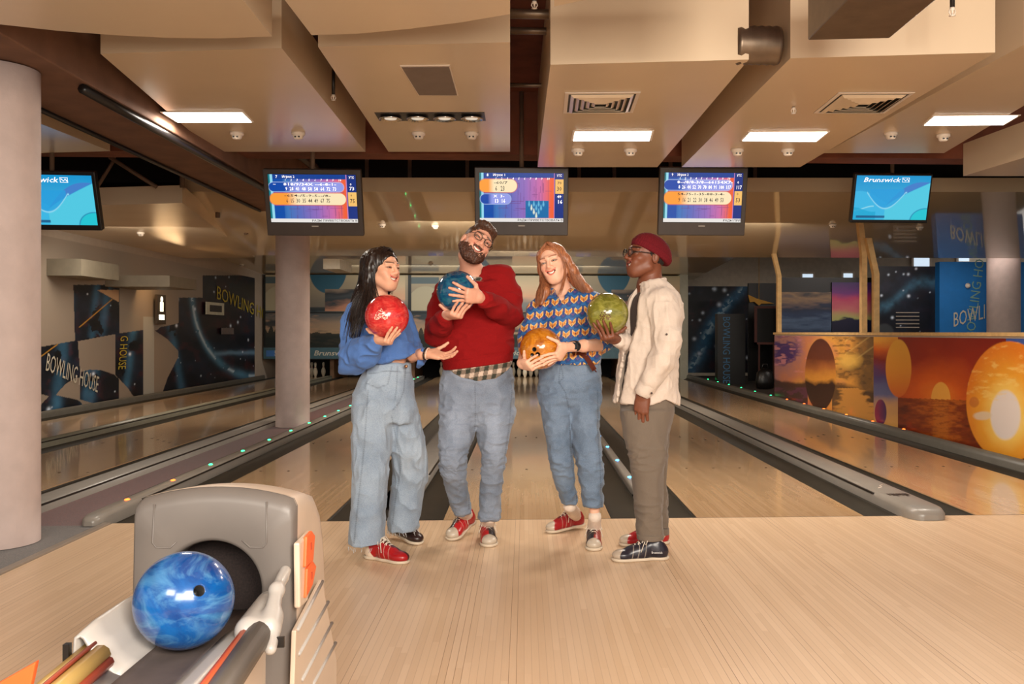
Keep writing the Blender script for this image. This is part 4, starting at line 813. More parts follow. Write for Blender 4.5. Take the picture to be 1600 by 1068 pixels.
# ================================================================== ORGANIC SURFACES (distance fields turned into meshes)
def A3(p): return np.asarray(p, float)
def unit(v): v = A3(v); return v/np.linalg.norm(v)
class Vox:
    def __init__(s, lo, hi, h):
        s.lo = A3(lo); s.h = h; s.n = np.ceil((A3(hi)-s.lo)/h).astype(int)+1
        s.f = np.full(s.n, .2, np.float32); s.ax = [s.lo[i]+np.arange(s.n[i])*h for i in range(3)]
    def _sub(s, lo, hi):
        a = np.maximum(np.floor((A3(lo)-s.lo)/s.h).astype(int), 0); b = np.minimum(np.ceil((A3(hi)-s.lo)/s.h).astype(int)+1, s.n)
        if np.any(b <= a): return None
        sl = tuple(slice(a[i], b[i]) for i in range(3)); g = np.meshgrid(*[s.ax[i][sl[i]] for i in range(3)], indexing='ij', sparse=True); return sl, g
    def _put(s, sl, d, k, op):
        a = s.f[sl]; d = d.astype(np.float32)
        if op == '-': a2, b2 = -a, d; 
        else: a2, b2 = a, d
        m = np.minimum(a2, b2)
        if k > 0: hh = np.maximum(k-np.abs(a2-b2), 0); m = m-hh*hh/(4*k)
        s.f[sl] = -m if op == '-' else m
    def cone(s, p, q, r1, r2, k=.02, op='+', flat=None):
        p, q = A3(p), A3(q); R = max(r1, r2)*(1 if not flat else max(1, 1/flat[1]))+k+2.5*s.h
        o = s._sub(np.minimum(p, q)-R, np.maximum(p, q)+R)
        if o is None: return s
        sl, (X, Y, Z) = o; v = q-p; L2 = max(v.dot(v), 1e-12)
        dx, dy, dz = X-p[0], Y-p[1], Z-p[2]; t = np.clip((dx*v[0]+dy*v[1]+dz*v[2])/L2, 0, 1)
        ex, ey, ez = dx-t*v[0], dy-t*v[1], dz-t*v[2]; d2 = ex*ex+ey*ey+ez*ez
        if flat: c = ex*flat[0][0]+ey*flat[0][1]+ez*flat[0][2]; d2 = d2+c*c*(flat[1]**2-1)
        s._put(sl, np.sqrt(d2)-(r1+(r2-r1)*t), k, op); return s
    def chain(s, pts, rs, k=.02, **kw):
        for i in range(len(pts)-1): s.cone(pts[i], pts[i+1], rs[i], rs[i+1], k, **kw)
        return s
    def ell(s, c, r, R=None, k=.02, op='+'):
        c, r = A3(c), A3(r); B = r.max()+k+2.5*s.h; o = s._sub(c-B, c+B)
        if o is None: return s
        sl, (X, Y, Z) = o; dx, dy, dz = X-c[0], Y-c[1], Z-c[2]
        if R is None: R = np.eye(3)
        q = [(dx*R[0, i]+dy*R[1, i]+dz*R[2, i]) for i in range(3)]
        k0 = np.sqrt(sum((q[i]/r[i])**2 for i in range(3))); k1 = np.sqrt(sum((q[i]/r[i]**2)**2 for i in range(3)))+1e-9
        s._put(sl, k0*(k0-1)/k1, k, op); return s
    def loft(s, lev, k=.02, p=2.3, op='+', rnd=.012):
        """lev rows: z, cx, cy, half width, half depth"""
        lev = np.array(sorted(lev, key=lambda q: q[0]), float); zz = lev[:, 0]
        B = max(lev[:, 3].max(), lev[:, 4].max())+k+2.5*s.h; lo = [(lev[:, 1]-lev[:, 3]).min()-k-.02, (lev[:, 2]-lev[:, 4]).min()-k-.02, zz[0]-k-.02]; hi = [(lev[:, 1]+lev[:, 3]).max()+k+.02, (lev[:, 2]+lev[:, 4]).max()+k+.02, zz[-1]+k+.02]
        o = s._sub(lo, hi)
        if o is None: return s
        sl, (X, Y, Z) = o; z = Z.ravel(); zc = np.clip(z, zz[0], zz[-1])
        def spl(v):
            m = np.gradient(v, zz) if len(v) > 2 else np.full(len(v), (v[-1]-v[0])/(zz[-1]-zz[0]))
            i = np.clip(np.searchsorted(zz, zc)-1, 0, len(zz)-2); h = zz[i+1]-zz[i]; t = (zc-zz[i])/h
            return (2*t**3-3*t**2+1)*v[i]+(t**3-2*t**2+t)*h*m[i]+(-2*t**3+3*t**2)*v[i+1]+(t**3-t**2)*h*m[i+1]
        cx, cy, a, b = [spl(lev[:, j])[None, None, :] for j in range(1, 5)]
        e = (np.abs((X-cx)/a)**p+np.abs((Y-cy)/b)**p)**(1/p); d = (e-1)*np.minimum(a, b)
        dz = np.maximum(zz[0]-z, z-zz[-1])[None, None, :]+rnd
        d = np.where(dz > 0, np.sqrt(np.maximum(d+rnd, 0)**2+dz**2)-rnd+np.minimum(d+rnd, 0)*0, d) if rnd else np.maximum(d, dz)
        s._put(sl, d, k, op); return s
    def cut(s, p, n, k=.004):
        """removes what lies on the side n points to"""
        p, n = A3(p), unit(n); X, Y, Z = np.meshgrid(*s.ax, indexing='ij', sparse=True); d = -((X-p[0])*n[0]+(Y-p[1])*n[1]+(Z-p[2])*n[2])
        a2, b2 = -s.f, d; m = np.minimum(a2, b2); hh = np.maximum(k-np.abs(a2-b2), 0); s.f = (-(m-hh*hh/(4*k))).astype(np.float32); return s
    def grid(s): return np.meshgrid(*s.ax, indexing='ij', sparse=True)
    def mesh(s):
        f = s.f; f[0] = f[-1] = .1; f[:, 0] = f[:, -1] = .1; f[:, :, 0] = f[:, :, -1] = .1
        ins = f < 0; c = np.zeros(tuple(np.array(f.shape)-1), np.int8)
        for i in (0, 1):
            for j in (0, 1):
                for k in (0, 1): c += ins[i:f.shape[0]-1+i, j:f.shape[1]-1+j, k:f.shape[2]-1+k]
        act = (c > 0) & (c < 8); I = np.argwhere(act); idx = np.full(act.shape, -1, np.int32); idx[act] = np.arange(len(I))
        acc = np.zeros((len(I), 3)); cnt = np.zeros(len(I))
        for ax in range(3):
            o = [a for a in range(3) if a != ax]
            for u in (0, 1):
                for v in (0, 1):
                    A = I.copy(); A[:, o[0]] += u; A[:, o[1]] += v; Bq = A.copy(); Bq[:, ax] += 1
                    fa, fb = f[tuple(A.T)], f[tuple(Bq.T)]; m = (fa < 0) != (fb < 0); t = np.where(m, fa/(fa-fb+1e-12), 0)
                    P = A.astype(float)-I; P[:, ax] += t; acc[m] += P[m]; cnt[m] += 1
        V = s.lo+(I+acc/np.maximum(cnt, 1)[:, None])*s.h; Q = []
        for ax in range(3):
            o = [(1, 2), (2, 0), (0, 1)][ax]; sa = [slice(1, -1)]*3; sa[ax] = slice(0, -1); sb = list(sa); sb[ax] = slice(1, None)
            a, b = ins[tuple(sa)], ins[tuple(sb)]; ch = np.argwhere(a != b)
            if not len(ch): continue
            fl = a[tuple(ch.T)]; off = np.ones(3, int); off[ax] = 0; g = ch+off
            def cell(du, dv): w_ = g.copy(); w_[:, o[0]] -= du; w_[:, o[1]] -= dv; return idx[tuple(w_.T)]
            q = np.stack([cell(1, 1), cell(0, 1), cell(0, 0), cell(1, 0)], 1); q[~fl] = q[~fl][:, ::-1]; Q.append(q)
        return V, np.concatenate(Q)
_L3 = np.random.default_rng(3).random((32, 32, 32))
def n3(co, sc=1.0, seed=0):
    p = A3(co)*sc+seed*7.3; i = np.floor(p).astype(int); f = p-i; f = f*f*(3-2*f); r = 0
    for a in (0, 1):
        for b in (0, 1):
            for c in (0, 1):
                r = r+_L3[(i[:, 0]+a) % 32, (i[:, 1]+b) % 32, (i[:, 2]+c) % 32]*np.abs(1-a-f[:, 0])*np.abs(1-b-f[:, 1])*np.abs(1-c-f[:, 2])
    return r
def vnorm(V, Q):
    n = np.cross(V[Q[:, 2]]-V[Q[:, 0]], V[Q[:, 3]]-V[Q[:, 1]]); N = np.zeros_like(V)
    for k in range(4): np.add.at(N, Q[:, k], n)
    return N/np.maximum(np.linalg.norm(N, axis=1), 1e-12)[:, None]
def relax(V, Q, it=2, a=.5):
    for _ in range(it):
        S_ = np.zeros_like(V); c = np.zeros(len(V))
        for k in range(4):
            for j in (1, 3): np.add.at(S_, Q[:, k], V[Q[:, (k+j) % 4]]); np.add.at(c, Q[:, k], 1)
        V = V*(1-a)+a*S_/np.maximum(c, 1)[:, None]
    return V
def folds(co, scale, amp, seed, power=2.2):
    """cloth folds: thin ridges of stretched noise"""
    n = n3(co*A3(scale), 1, seed)*.7+n3(co*A3(scale)*2.1, 1, seed+3)*.3; return amp*(2*(1-np.abs(2*n-1))**power-1)
def organic(name, parts, mat, parent, disp=None, paint=None, smooth=1):
    Vs, Qs, base = [], [], 0
    for vx in (parts if isinstance(parts, list) else [parts]):
        V, Q = vx.mesh(); V = relax(V, Q, smooth) if smooth else V; Vs.append(V); Qs.append(Q+base); base += len(V)
    V, Q = np.concatenate(Vs), np.concatenate(Qs); N = vnorm(V, Q)
    if disp is not None: V = V+N*disp(V, N)[:, None]; N = vnorm(V, Q)
    col = paint(V, N) if paint is not None else None
    if parent is not None: V = V-A3(parent.location)
    return link(name, np_mesh(name, V, Q, col, True), mat, parent)

# ---- heads
def frame(f, u):
    f = unit(f); x = unit(np.cross(f, A3(u))); u = np.cross(x, f); return np.stack([x, f, u], 1)
class Head:
    def __init__(s, C, f, u, sc=(1, 1, 1), hair=(40, 28, 22), skin=(214, 164, 136), lip=(186, 96, 84), male=False, open_=1.0, eye=1.0, jaw=1.0):
        s.C = A3(C); s.R = frame(f, u); s.s = A3(sc); s.hair, s.skin, s.lip, s.male, s.open, s.eye, s.jaw = hair, skin, lip, male, open_, eye, jaw
        ms = .006 if male else 0
        s.up = [(x, .0865-15*x*x, -.0440+(x/.030)**2*.0110) for x in np.linspace(-.030, .030, 9)]
        s.dn = [(x, .0840-14.5*x*x, -.0440-.0125*open_-.006+(x/.030)**2*(.0165+.0125*open_)) for x in np.linspace(-.0285, .0285, 9)]
        s.br = [[(q*x, .0865-(x-.012)**2*14, .0345+ms*0-(x-.034)**2*7+.004) for x in (.013, .022, .032, .042, .050)] for q in (-1, 1)]
    def w(s, p): return s.C+s.R @ (A3(p)*s.s)
    def L(s, V): return ((V-s.C) @ s.R)/s.s
    def build(s, v):
        W = s.w; S = s.s; m = s.male; e = lambda c, r, k=.02, op='+': v.ell(W(c), A3(r)*S, s.R, k, op)
        e((0, -.018, .036), (.0745, .094, .080)); e((0, .022, -.02), (.0625*s.jaw, .064, .082), .03)
        e((0, .055, -.090), (.026 if not m else .030, .024, .019), .035)
        for q in (-1, 1):
            v.cone(W((q*.054*s.jaw, .002, -.058)), W((q*.018, .060, -.092)), .016, .014, .035)
            e((q*.040, .052, -.018), (.024, .024, .020), .02); e((q*.034, .066, -.040), (.014, .014, .013), .015)
            v.cone(W((q*.012, .083, .034)), W((q*.046, .068, .031)), .0085, .008, .016)
            e((q*.0335, .104, .010), (.019, .022, .014), .016, '-')
            e((q*.0325, .0715, .0105), (.0165, .0150, .0125), .006)
            e((q*.0325, .0895, .0100), (.0128, .0078, .0031+.0026*s.eye), .0012, '-')
            e((q*.0765, -.016, -.006), (.0085, .0175, .029), .006); e((q*.086, -.010, -.004), (.006, .009, .017), .004, '-')
            e((q*.0125, .0905, -.0225), (.0085, .0105, .0072), .006)
        v.cone(W((0, .083, .026)), W((0, .1035, -.016)), .0072, .0098, .010); e((0, .101, -.0185), (.0105, .0105, .0085), .006)
        e((0, .0685, -.053), (.038, .0215, .027), .03)
        if s.open > 0:
            e((0, .093, -.0495-.004*s.open), (.0235, .017, .0054*s.open+.001), .004, '-')
            for q in (-1, 1): e((q*.0185, .086, -.0455), (.0105, .013, .0044*s.open+.0008), .003, '-')
        v.chain([W(p) for p in s.up], [.0022, .0030, .0036, .004, .0038, .004, .0036, .003, .0022], .003)
        v.chain([W(p) for p in s.dn], [.0022, .0034, .0044, .005, .0052, .005, .0044, .0034, .0022], .003)
    def paint(s, V, col):
        P0 = P = s.L(V)
        def dl(pts, flat=0):
            pts = A3(pts).copy(); r = np.full(len(P0), 9.); P = P0.copy()
            if flat: pts[:, 1] = 0; P[:, 1] = 0
            for a, b in zip(pts, pts[1:]):
                v = b-a; t = np.clip(((P-a) @ v)/v.dot(v), 0, 1); r = np.minimum(r, np.linalg.norm(P-a-t[:, None]*v, axis=1))
            return r
        mix = lambda c, rgb, m: c*(1-np.clip(m, 0, 1)[:, None])+A3(srgb(*rgb)[:3])*np.clip(m, 0, 1)[:, None]
        hd = np.abs(P).max(1) < .2
        for q in (-1, 1):
            ck = tuple(np.clip(A3(s.skin)*A3((1.0, .80, .76)), 0, 255)); col = mix(col, ck, hd*.45*np.exp(-(((P[:, 0]-q*.042)/.02)**2+((P[:, 2]+.02)/.018)**2))*(P[:, 1] > .03))
            e = np.sqrt(((P[:, 0]-q*.0325)/.0158)**2+((P[:, 2]-.0103)/.0062)**2); dk = tuple(A3(s.skin)*.42)
            col = mix(col, dk, np.exp(-((e-.9)/.28)**2)*(P[:, 1] > .06)*(P[:, 2] > .004)*.9*hd)
        for q in (-1, 1):
            e = np.sqrt(((P[:, 0]-q*.0325)/.0140)**2+((P[:, 2]-.0108+((P[:, 0]-q*.0325)/.014)**2*.0022)/(.0024+.0018*s.eye))**2); col = mix(col, tuple(A3(s.skin)*.20), np.clip((1-e)/.35, 0, 1)*(P[:, 1] > .06)*.9*hd)
        ck = tuple(A3(s.skin)*A3((1.0, .84, .8))); col = mix(col, ck, hd*.4*np.exp(-((np.linalg.norm(P-A3((0, .104, -.018)), axis=1))/.013)**2))
        col = mix(col, s.lip, np.clip((.0054-np.minimum(dl(s.up, 1), dl(s.dn, 1)))/.0018, 0, 1)*hd*(P[:, 1] > .06))
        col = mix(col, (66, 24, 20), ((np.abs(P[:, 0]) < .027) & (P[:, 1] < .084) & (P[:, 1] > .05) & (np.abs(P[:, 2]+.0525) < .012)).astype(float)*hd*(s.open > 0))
        bw = .0042 if s.male else .0030
        for b in s.br: col = mix(col, s.hair, np.clip((bw+.0012-dl(b, 1))/.0014, 0, 1)*hd*(P[:, 1] > .03)*.85)
        return col
    def extras(s, body, gaze=(0, 0), iris=(70, 46, 30)):
        o = body.location; me = bmesh.new(); S = s.s
        for q, nm in ((-1, 'eye'), (1, 'eye')):
            bm = bmesh.new(); bmesh.ops.create_uvsphere(bm, u_segments=24, v_segments=16, radius=.0138*S[0]); bm.normal_update()
            m_ = bpy.data.meshes.new('eye'); n = len(bm.verts); bm.to_mesh(m_); bm.free(); co = np.zeros(n*3, np.float32); m_.vertices.foreach_get('co', co); co = co.reshape(-1, 3)
            g = unit(s.R @ A3((gaze[0], 1, gaze[1]))); a = np.degrees(np.arccos(np.clip((co @ g)/(.0138*S[0]), -1, 1)))
            c = np.where((a < 16)[:, None], A3(srgb(14, 10, 9)[:3]), np.where((a < 38)[:, None], A3(srgb(*iris)[:3]), A3(srgb(226, 214, 204)[:3])))
            at = m_.color_attributes.new('Col', 'FLOAT_COLOR', 'POINT'); cc = np.ones((n, 4), np.float32); cc[:, :3] = c; at.data.foreach_set('color', cc.ravel())
            co += s.w((q*.0325, .0712, .0105)).astype(np.float32)-A3(o).astype(np.float32); m_.vertices.foreach_set('co', co.ravel()); m_.shade_smooth(); m_.update()
            link('eye', m_, M_attr('eye surface', .12), body)
        if s.open > 0:
            b = MB(); n = 14; T = [s.w((x, .0840-12*x*x, -.0455+(x/.028)**2*.008)) for x in np.linspace(-.0245, .0245, n)]
            B_ = [s.w((x, .0846-12*x*x, -.0455-.0092*s.open*(1-(x/.0262)**2)-.0008+(x/.028)**2*.008)) for x in np.linspace(-.0245, .0245, n)]
            inn = s.R @ A3((0, -.004, 0))
            for i in range(n-1): b.prism([A3(q)-A3(o) for q in (B_[i], B_[i+1], T[i+1], T[i])], inn)
            bmesh.ops.remove_doubles(b.bm, verts=b.bm.verts, dist=1e-5); b.build('teeth', M('teeth', (246, 238, 224), .2), body)

# ---- hands
def rot(v, ax, deg):
    v, ax = A3(v), unit(ax); a = math.radians(deg); return v*math.cos(a)+np.cross(ax, v)*math.sin(a)+ax*ax.dot(v)*(1-math.cos(a))
def hand(v, wrist, f, p, side, s=1.0, curl=(10, 20, 15), spread=5, ball=None, thumb=None, fore=None, fr=.027, wr=.0245, extra=(0, 0, 0, 0), scale_curl=(1, 1, 1, 1)):
    """wrist point, finger direction f, palm normal p (the way the palm faces), side = +1/-1 chooses the thumb side"""
    f = unit(f); p = A3(p)-f*A3(p).dot(f); p = unit(p); lat = np.cross(f, p)*side; w0 = A3(wrist); out = []
    flat = (p, 1.35)
    kn = []
    for i, off in enumerate((.0265, .0085, -.0095, -.0265)):
        ln = (.088, .091, .086, .078)[i]; k_ = w0+f*ln*s+lat*off*s-p*(.002 if i in (0, 3) else -.001)*s*-1; kn.append(k_)
        v.cone(w0+f*.012*s+lat*off*.6*s, k_, .0155*s, .0112*s, .012)
    v.ell(w0+f*.05*s+p*.003, (.034*s, .040*s, .0145*s), np.stack([lat, f, p], 1), .014)
    v.ell(w0+f*.032*s+lat*.022*s+p*.007*s, (.016*s, .028*s, .013*s), np.stack([lat, f, p], 1), .014)
    PL = ((.041, .025, .020), (.045, .029, .021), (.042, .027, .021), (.033, .021, .019)); R0 = (.0088, .0090, .0085, .0076)
    def seg(q, d, l, r, c0):
        ax = np.cross(d, p)
        if np.linalg.norm(ax) < .05: ax = np.cross(f, p)
        if ball is None: return c0
        best = -25
        for a in range(-25, 96, 5):
            e = q+rot(d, ax, a)*l; mid = q+rot(d, ax, a)*l*.5
            if np.linalg.norm(e-ball[0]) >= ball[1]+r*.72 and np.linalg.norm(mid-ball[0]) >= ball[1]+r*.55: best = a
            elif a > -25: break
        return best
    for i in range(4):
        d = rot(f, p, -side*(1.5-i)*-spread if True else 0); d = unit(f+lat*math.tan(math.radians((1.5-i)*spread))); q = kn[i]; r = R0[i]*s
        d = rot(d, np.cross(d, p), extra[i])
        for j in range(3):
            l = PL[i][j]*s; ax = np.cross(d, p); ax = ax if np.linalg.norm(ax) > .05 else np.cross(f, p)*1.0
            a = seg(q, d, l, r, curl[j]*scale_curl[i])
            if j == 0: axis0 = unit(ax)
            d = rot(d, axis0, a); q2 = q+d*l; v.cone(q, q2, r, r*(.93 if j < 2 else .82), .004); q = q2; r *= .94
        out.append(q)
    td = unit(f*.55+lat*.75+p*.35) if thumb is None else unit(thumb); q = w0+f*.022*s+lat*.020*s+p*.004
    q1 = q+unit(td+lat*.25)*.038*s; v.cone(q, q1, .0135*s, .0108*s, .010)
    for l, r, bend in ((.034, .0100, 0), (.027, .0090, 12)):
        d = td; 
        if ball is not None:
            for _ in range(24):
                e = q1+d*l*s; n_ = e-ball[0]; dist = np.linalg.norm(n_); tgt = ball[1]+r*s*.8
                if abs(dist-tgt) < .002: break
                d = unit(d+unit(n_)*(tgt-dist)*4)
        else: d = rot(td, np.cross(td, p) if np.linalg.norm(np.cross(td, p)) > .05 else lat, bend)
        q2 = q1+d*l*s; v.cone(q1, q2, r*s, r*s*.86, .005); q1 = q2; td = d
    out.append(q1)
    if fore is not None: v.cone(w0+f*.01, fore, wr, fr, .012, flat=(p, 1.12))
    return out
def hand_vox(wrist, fore, h=.0022, R=.24):
    lo = np.minimum(A3(wrist), A3(fore)); hi = np.maximum(A3(wrist), A3(fore)); return None
def hand_on_ball(c, R, n, t, s=1.0):
    """palm centre lies on the ball in direction n, fingers run along tangent t"""
    n = unit(n); t = unit(A3(t)-n*A3(t).dot(n)); pc = A3(c)+n*(R+.0135*s); return pc-t*.046*s+n*.006*s, unit(t+n*.06), -n

def strands(b, guides, n, r0, seed, jit=.006, tip=.3, sides=4):
    """locks of hair: tubes interpolated between neighbouring guide lines"""
    g = np.random.default_rng(seed); G = [A3(q) for q in guides]
    for _ in range(n):
        i = g.integers(0, len(G)-1); t = g.random(); P = G[i]*(1-t)+G[i+1]*t; m = len(P); off = (g.random(3)-.5)*2*jit; P = P+off*np.linspace(.5, 1.3, m)[:, None]+(g.random((m, 3))-.5)*jit*.35
        tt = np.linspace(0, m-1, m*3); Q = np.stack([np.interp(tt, np.arange(m), P[:, k]) for k in range(3)], 1)
        for _k in range(2): Q[1:-1] = (Q[:-2]+2*Q[1:-1]+Q[2:])/4
        r = r0*(.7+.6*g.random()); e = 1-g.random()*.25; Q = Q[:max(3, int(len(Q)*e))]; b.tube(Q, [r*(1-(1-tip)*(k/(len(Q)-1))**2) for k in range(len(Q))], sides)
    return b
def hair_mat(name, a, c, rough=.38):
    t = NT(name); o = t.obj(); n = t.noise(t.scale(o, (170, 170, 9)), 1.0, 4, .6); t.set(t.ramp(n, [(.25, srgb(*a)), (.78, srgb(*c))]), rough, spec=.5); t.bump(n, .25, .003); return t.m
mat_skin = {}
def skin_mat(nm, sss):
    t = NT('skin '+nm); a = t.n('ShaderNodeAttribute'); a.attribute_name = 'Col'; n = t.noise(t.obj(), 60, 3)
    c = t.mix(.12, a.outputs['Color'], t.ramp(n, [(.3, (.6, .5, .46)), (.7, (1, 1, 1))]), 'MULTIPLY'); t.set(c, .48, spec=.42, sss=sss); t.b.inputs['Subsurface Radius'].default_value = (1, .4, .25); return t.m
def denim(nm, lo, hi, fade=.5):
    t = NT('denim '+nm); a = t.n('ShaderNodeAttribute'); a.attribute_name = 'Col'; o = t.obj()
    big = t.noise(o, 5, 4); weave = t.noise(t.scale(o, (420, 420, 160)), 1, 2, .8)
    c = t.ramp(t.math('ADD', t.math('MULTIPLY', big, .55), t.math('MULTIPLY', weave, .45)), [(.32, srgb(*lo)), (.68, srgb(*hi))])
    c = t.mix(1, c, a.outputs['Color'], 'MULTIPLY'); t.set(c, .85, spec=.2, sheen=.15); t.bump(weave, .35, .002); return t.m
def cloth(nm, rgb, rough=.85, ws=350, b=.35, var=.08, sheen=.08, col2=None):
    t = NT('cloth '+nm); o = t.obj(); w_ = t.noise(t.scale(o, (ws, ws, ws)), 1, 2, .7); c = srgb(*rgb)
    lo = tuple(v*(1-var) for v in c[:3]); hi = tuple(min(1, v*(1+var)) for v in c[:3]); t.set(t.ramp(w_, [(.3, lo), (.7, hi)]), rough, spec=.2, sheen=sheen); t.bump(w_, b, .003); return t.m
def seam_paint(V, N, lines, wd=1.1, dark=.55, base=(1, 1, 1)):
    """stitched seams printed on the cloth; lines are given where they show in the photo"""
    px, py = projXYZ(V[:, 0], V[:, 1], V[:, 2]); c = np.ones((len(V), 3))*A3(base)
    for L_, front in lines:
        r = np.full(len(V), 99.)
        for (x1, y1), (x2, y2) in zip(L_, L_[1:]):
            v = A3((x2-x1, y2-y1)); t = np.clip(((px-x1)*v[0]+(py-y1)*v[1])/v.dot(v), 0, 1); r = np.minimum(r, np.hypot(px-x1-t*v[0], py-y1-t*v[1]))
        m = np.exp(-(r/wd)**2)*(N[:, 1] < 0); dash = .6+.4*np.sin(py*1.9); c *= (1-dark*m*dash)[:, None]
    return c

# ---- bowling shoes
def shoe(parent, toe, yaw, L, cols, lift=0.0, s=1.0, label=None, flip=1):
    """toe point on the floor; yaw 0 points at the viewer, + turns towards the right of the picture"""
    o = A3(parent.location); a = math.radians(yaw); d = A3((math.sin(a), -math.cos(a), 0)); heel = A3(toe)-d*L*math.cos(math.asin(min(.9, lift/L)))+A3((0, 0, lift)); f = unit(A3(toe)-heel)
    lat = unit(np.cross(f, (0, 0, 1))); u = np.cross(lat, f); R = np.stack([f, lat, u], 1); W = lambda x, y, z: heel+R @ A3((x, y, z)); w_ = .046*s
    lo = np.minimum(heel, A3(toe))-.09; hi = np.maximum(heel, A3(toe))+.09; hi[2] += .09; lo[2] = min(heel[2], toe[2])-.02
    v = Vox(lo, hi, .0026); E = lambda c, r, k=.02, op='+': v.ell(W(*c), r, R, k, op)
    E((L*.80, 0, .030), (L*.205, w_, .030)); E((L*.52, 0, .038), (L*.24, w_*.9, .040)); E((L*.16, 0, .040), (L*.16, w_*.80, .045)); v.cone(W(L*.66, 0, .045), W(L*.33, 0, .075), .024, .032, .03); v.cone(W(L*.20, 0, .05), W(L*.19, 0, .085), .036, .033, .02)
    E((L*.19, 0, .118), (.052, .027, .042), .008, '-'); v.cut(W(0, 0, .014), -u, .002)
    def paint(V, N):
        P = (V-heel) @ R; x, y, z = P[:, 0]/L, P[:, 1]*flip, P[:, 2]; c = np.where((y > 0)[:, None], A3(srgb(*cols[0])[:3]), A3(srgb(*cols[1])[:3]))
        g = lambda rgb, m: c*(1-np.clip(m, 0, 1)[:, None])+A3(srgb(*rgb)[:3])*np.clip(m, 0, 1)[:, None]
        if cols[2]: c = g(cols[2], np.clip((x-.80-.5*(y/.1)**2)/.012, 0, 1))
        if cols[3]: c = g(cols[3], np.clip((.27-(z-.02)*1.6-x)/.012, 0, 1))
        st = tuple(A3((214, 200, 184))); 
        for xx in (.44, .56, .66): c = g(st, np.exp(-((x-xx+.25*(z-.04)/.05*.12)/.005)**2)*.55*(np.abs(y) > .012))
        c = g((40, 36, 36), ((np.abs(y) < .012) & (x > .36) & (x < .70) & (z > .05)).astype(float)*.7); return c
    up = organic('bowling_shoe', v, M_attr('shoe leather', .3, spec=.5), parent, paint=paint, smooth=1); 
    if label: tag(up, label)
    v = Vox(lo, hi, .0028); E((L*.80, 0, .012), (L*.215, w_+.004, .03)); E((L*.50, 0, .012), (L*.26, w_*.86, .03), .03); E((L*.15, 0, .012), (L*.165, w_*.84, .03), .03); v.cut(W(0, 0, .0165), u, .002); v.cut(W(0, 0, .001), -u, .002)
    b_ = organic('sole', v, M('shoe sole', (206, 190, 168), .5), None, smooth=0); b_.parent = up; b_.location = -o*0; 
    for vv in [b_]: vv.data.transform(Matrix.Translation(Vector(tuple(-o)))) if False else None
    b_.location = Vector(tuple(-o))
    b = MB()
    for i in range(5):
        x = L*(.38+.066*i); z = .110-.0098*i; hw = .022-.0012*i
        pts = [W(x, -hw, z-.008)-o, W(x+.004, -hw*.5, z+.002)-o, W(x+.008, hw*.5, z+.002)-o, W(x+.012, hw, z-.008)-o]; b.tube(pts, .0024, 6)
        pts = [W(x, hw, z-.007)-o, W(x+.004, hw*.5, z+.003)-o, W(x+.008, -hw*.5, z+.003)-o, W(x+.012, -hw, z-.009)-o]; b.tube(pts, .0024, 6)
    for q in (-1, 1):
        b.tube([W(L*.38, 0, .112)-o, W(L*.38, q*.03, .116)-o, W(L*.44, q*.046, .085)-o, W(L*.45, q*.03, .092)-o, W(L*.39, 0, .110)-o], .0023, 6); b.tube([W(L*.39, 0, .114)-o, W(L*.46, q*.034, .092)-o, W(L*.53, q*.05, .050)-o], .0021, 6)
    b.build('shoelaces', M('pale laces', (214, 202, 186), .8), up)
    return W(L*.19, 0, .06)

# ---- bowling balls
BR = .108
def marble(nm, a, c, e, sc=6, rough=.12, logo=None):
    t = NT('ball '+nm); o = t.obj(); n = t.noise(o, sc, 6, .6, 2.2); n2 = t.noise(t.scale(o, (1, 1, 2.5)), sc*1.7, 5, .6, 3.0)
    col = t.mix(t.ramp(n2, [(.48, (0, 0, 0)), (.80, (.8, .8, .8))]), t.ramp(n, [(.32, srgb(*a)), (.6, srgb(*c))]), srgb(*e))
    if logo:
        cc, w1, h1, rgb, d3 = logo  # worn printed emblem: centre direction in object space
        X = unit(np.cross((0, 0, 1), cc)); Yv = np.cross(cc, X); dot = lambda v: (lambda q: (t.l(o, q.inputs[0]), setattr(q.inputs[1], 'default_value', tuple(v)), q.outputs['Value'])[-1])((lambda q: (setattr(q, 'operation', 'DOT_PRODUCT'), q)[1])(t.n('ShaderNodeVectorMath')))
        x_, y_, z_ = dot(X), dot(Yv), dot(cc)
        el = t.math('ADD', t.math('POWER', t.math('DIVIDE', x_, w1), 2.0), t.math('POWER', t.math('DIVIDE', t.math('ADD', y_, t.math('MULTIPLY', t.math('ABSOLUTE', x_), .6)), h1), 2.0))
        m = t.math('MULTIPLY', t.math('LESS_THAN', t.math('ADD', el, t.math('MULTIPLY', t.noise(o, 60, 2), .8)), 1.2), t.math('GREATER_THAN', t.noise(t.scale(o, (1, 1, 1)), 150, 2), .5)); m = t.math('MULTIPLY', m, t.math('GREATER_THAN', z_, .03))
        col = t.mix(m, col, srgb(*rgb))
    t.set(col, rough, spec=.55, coat=.5); return t.m
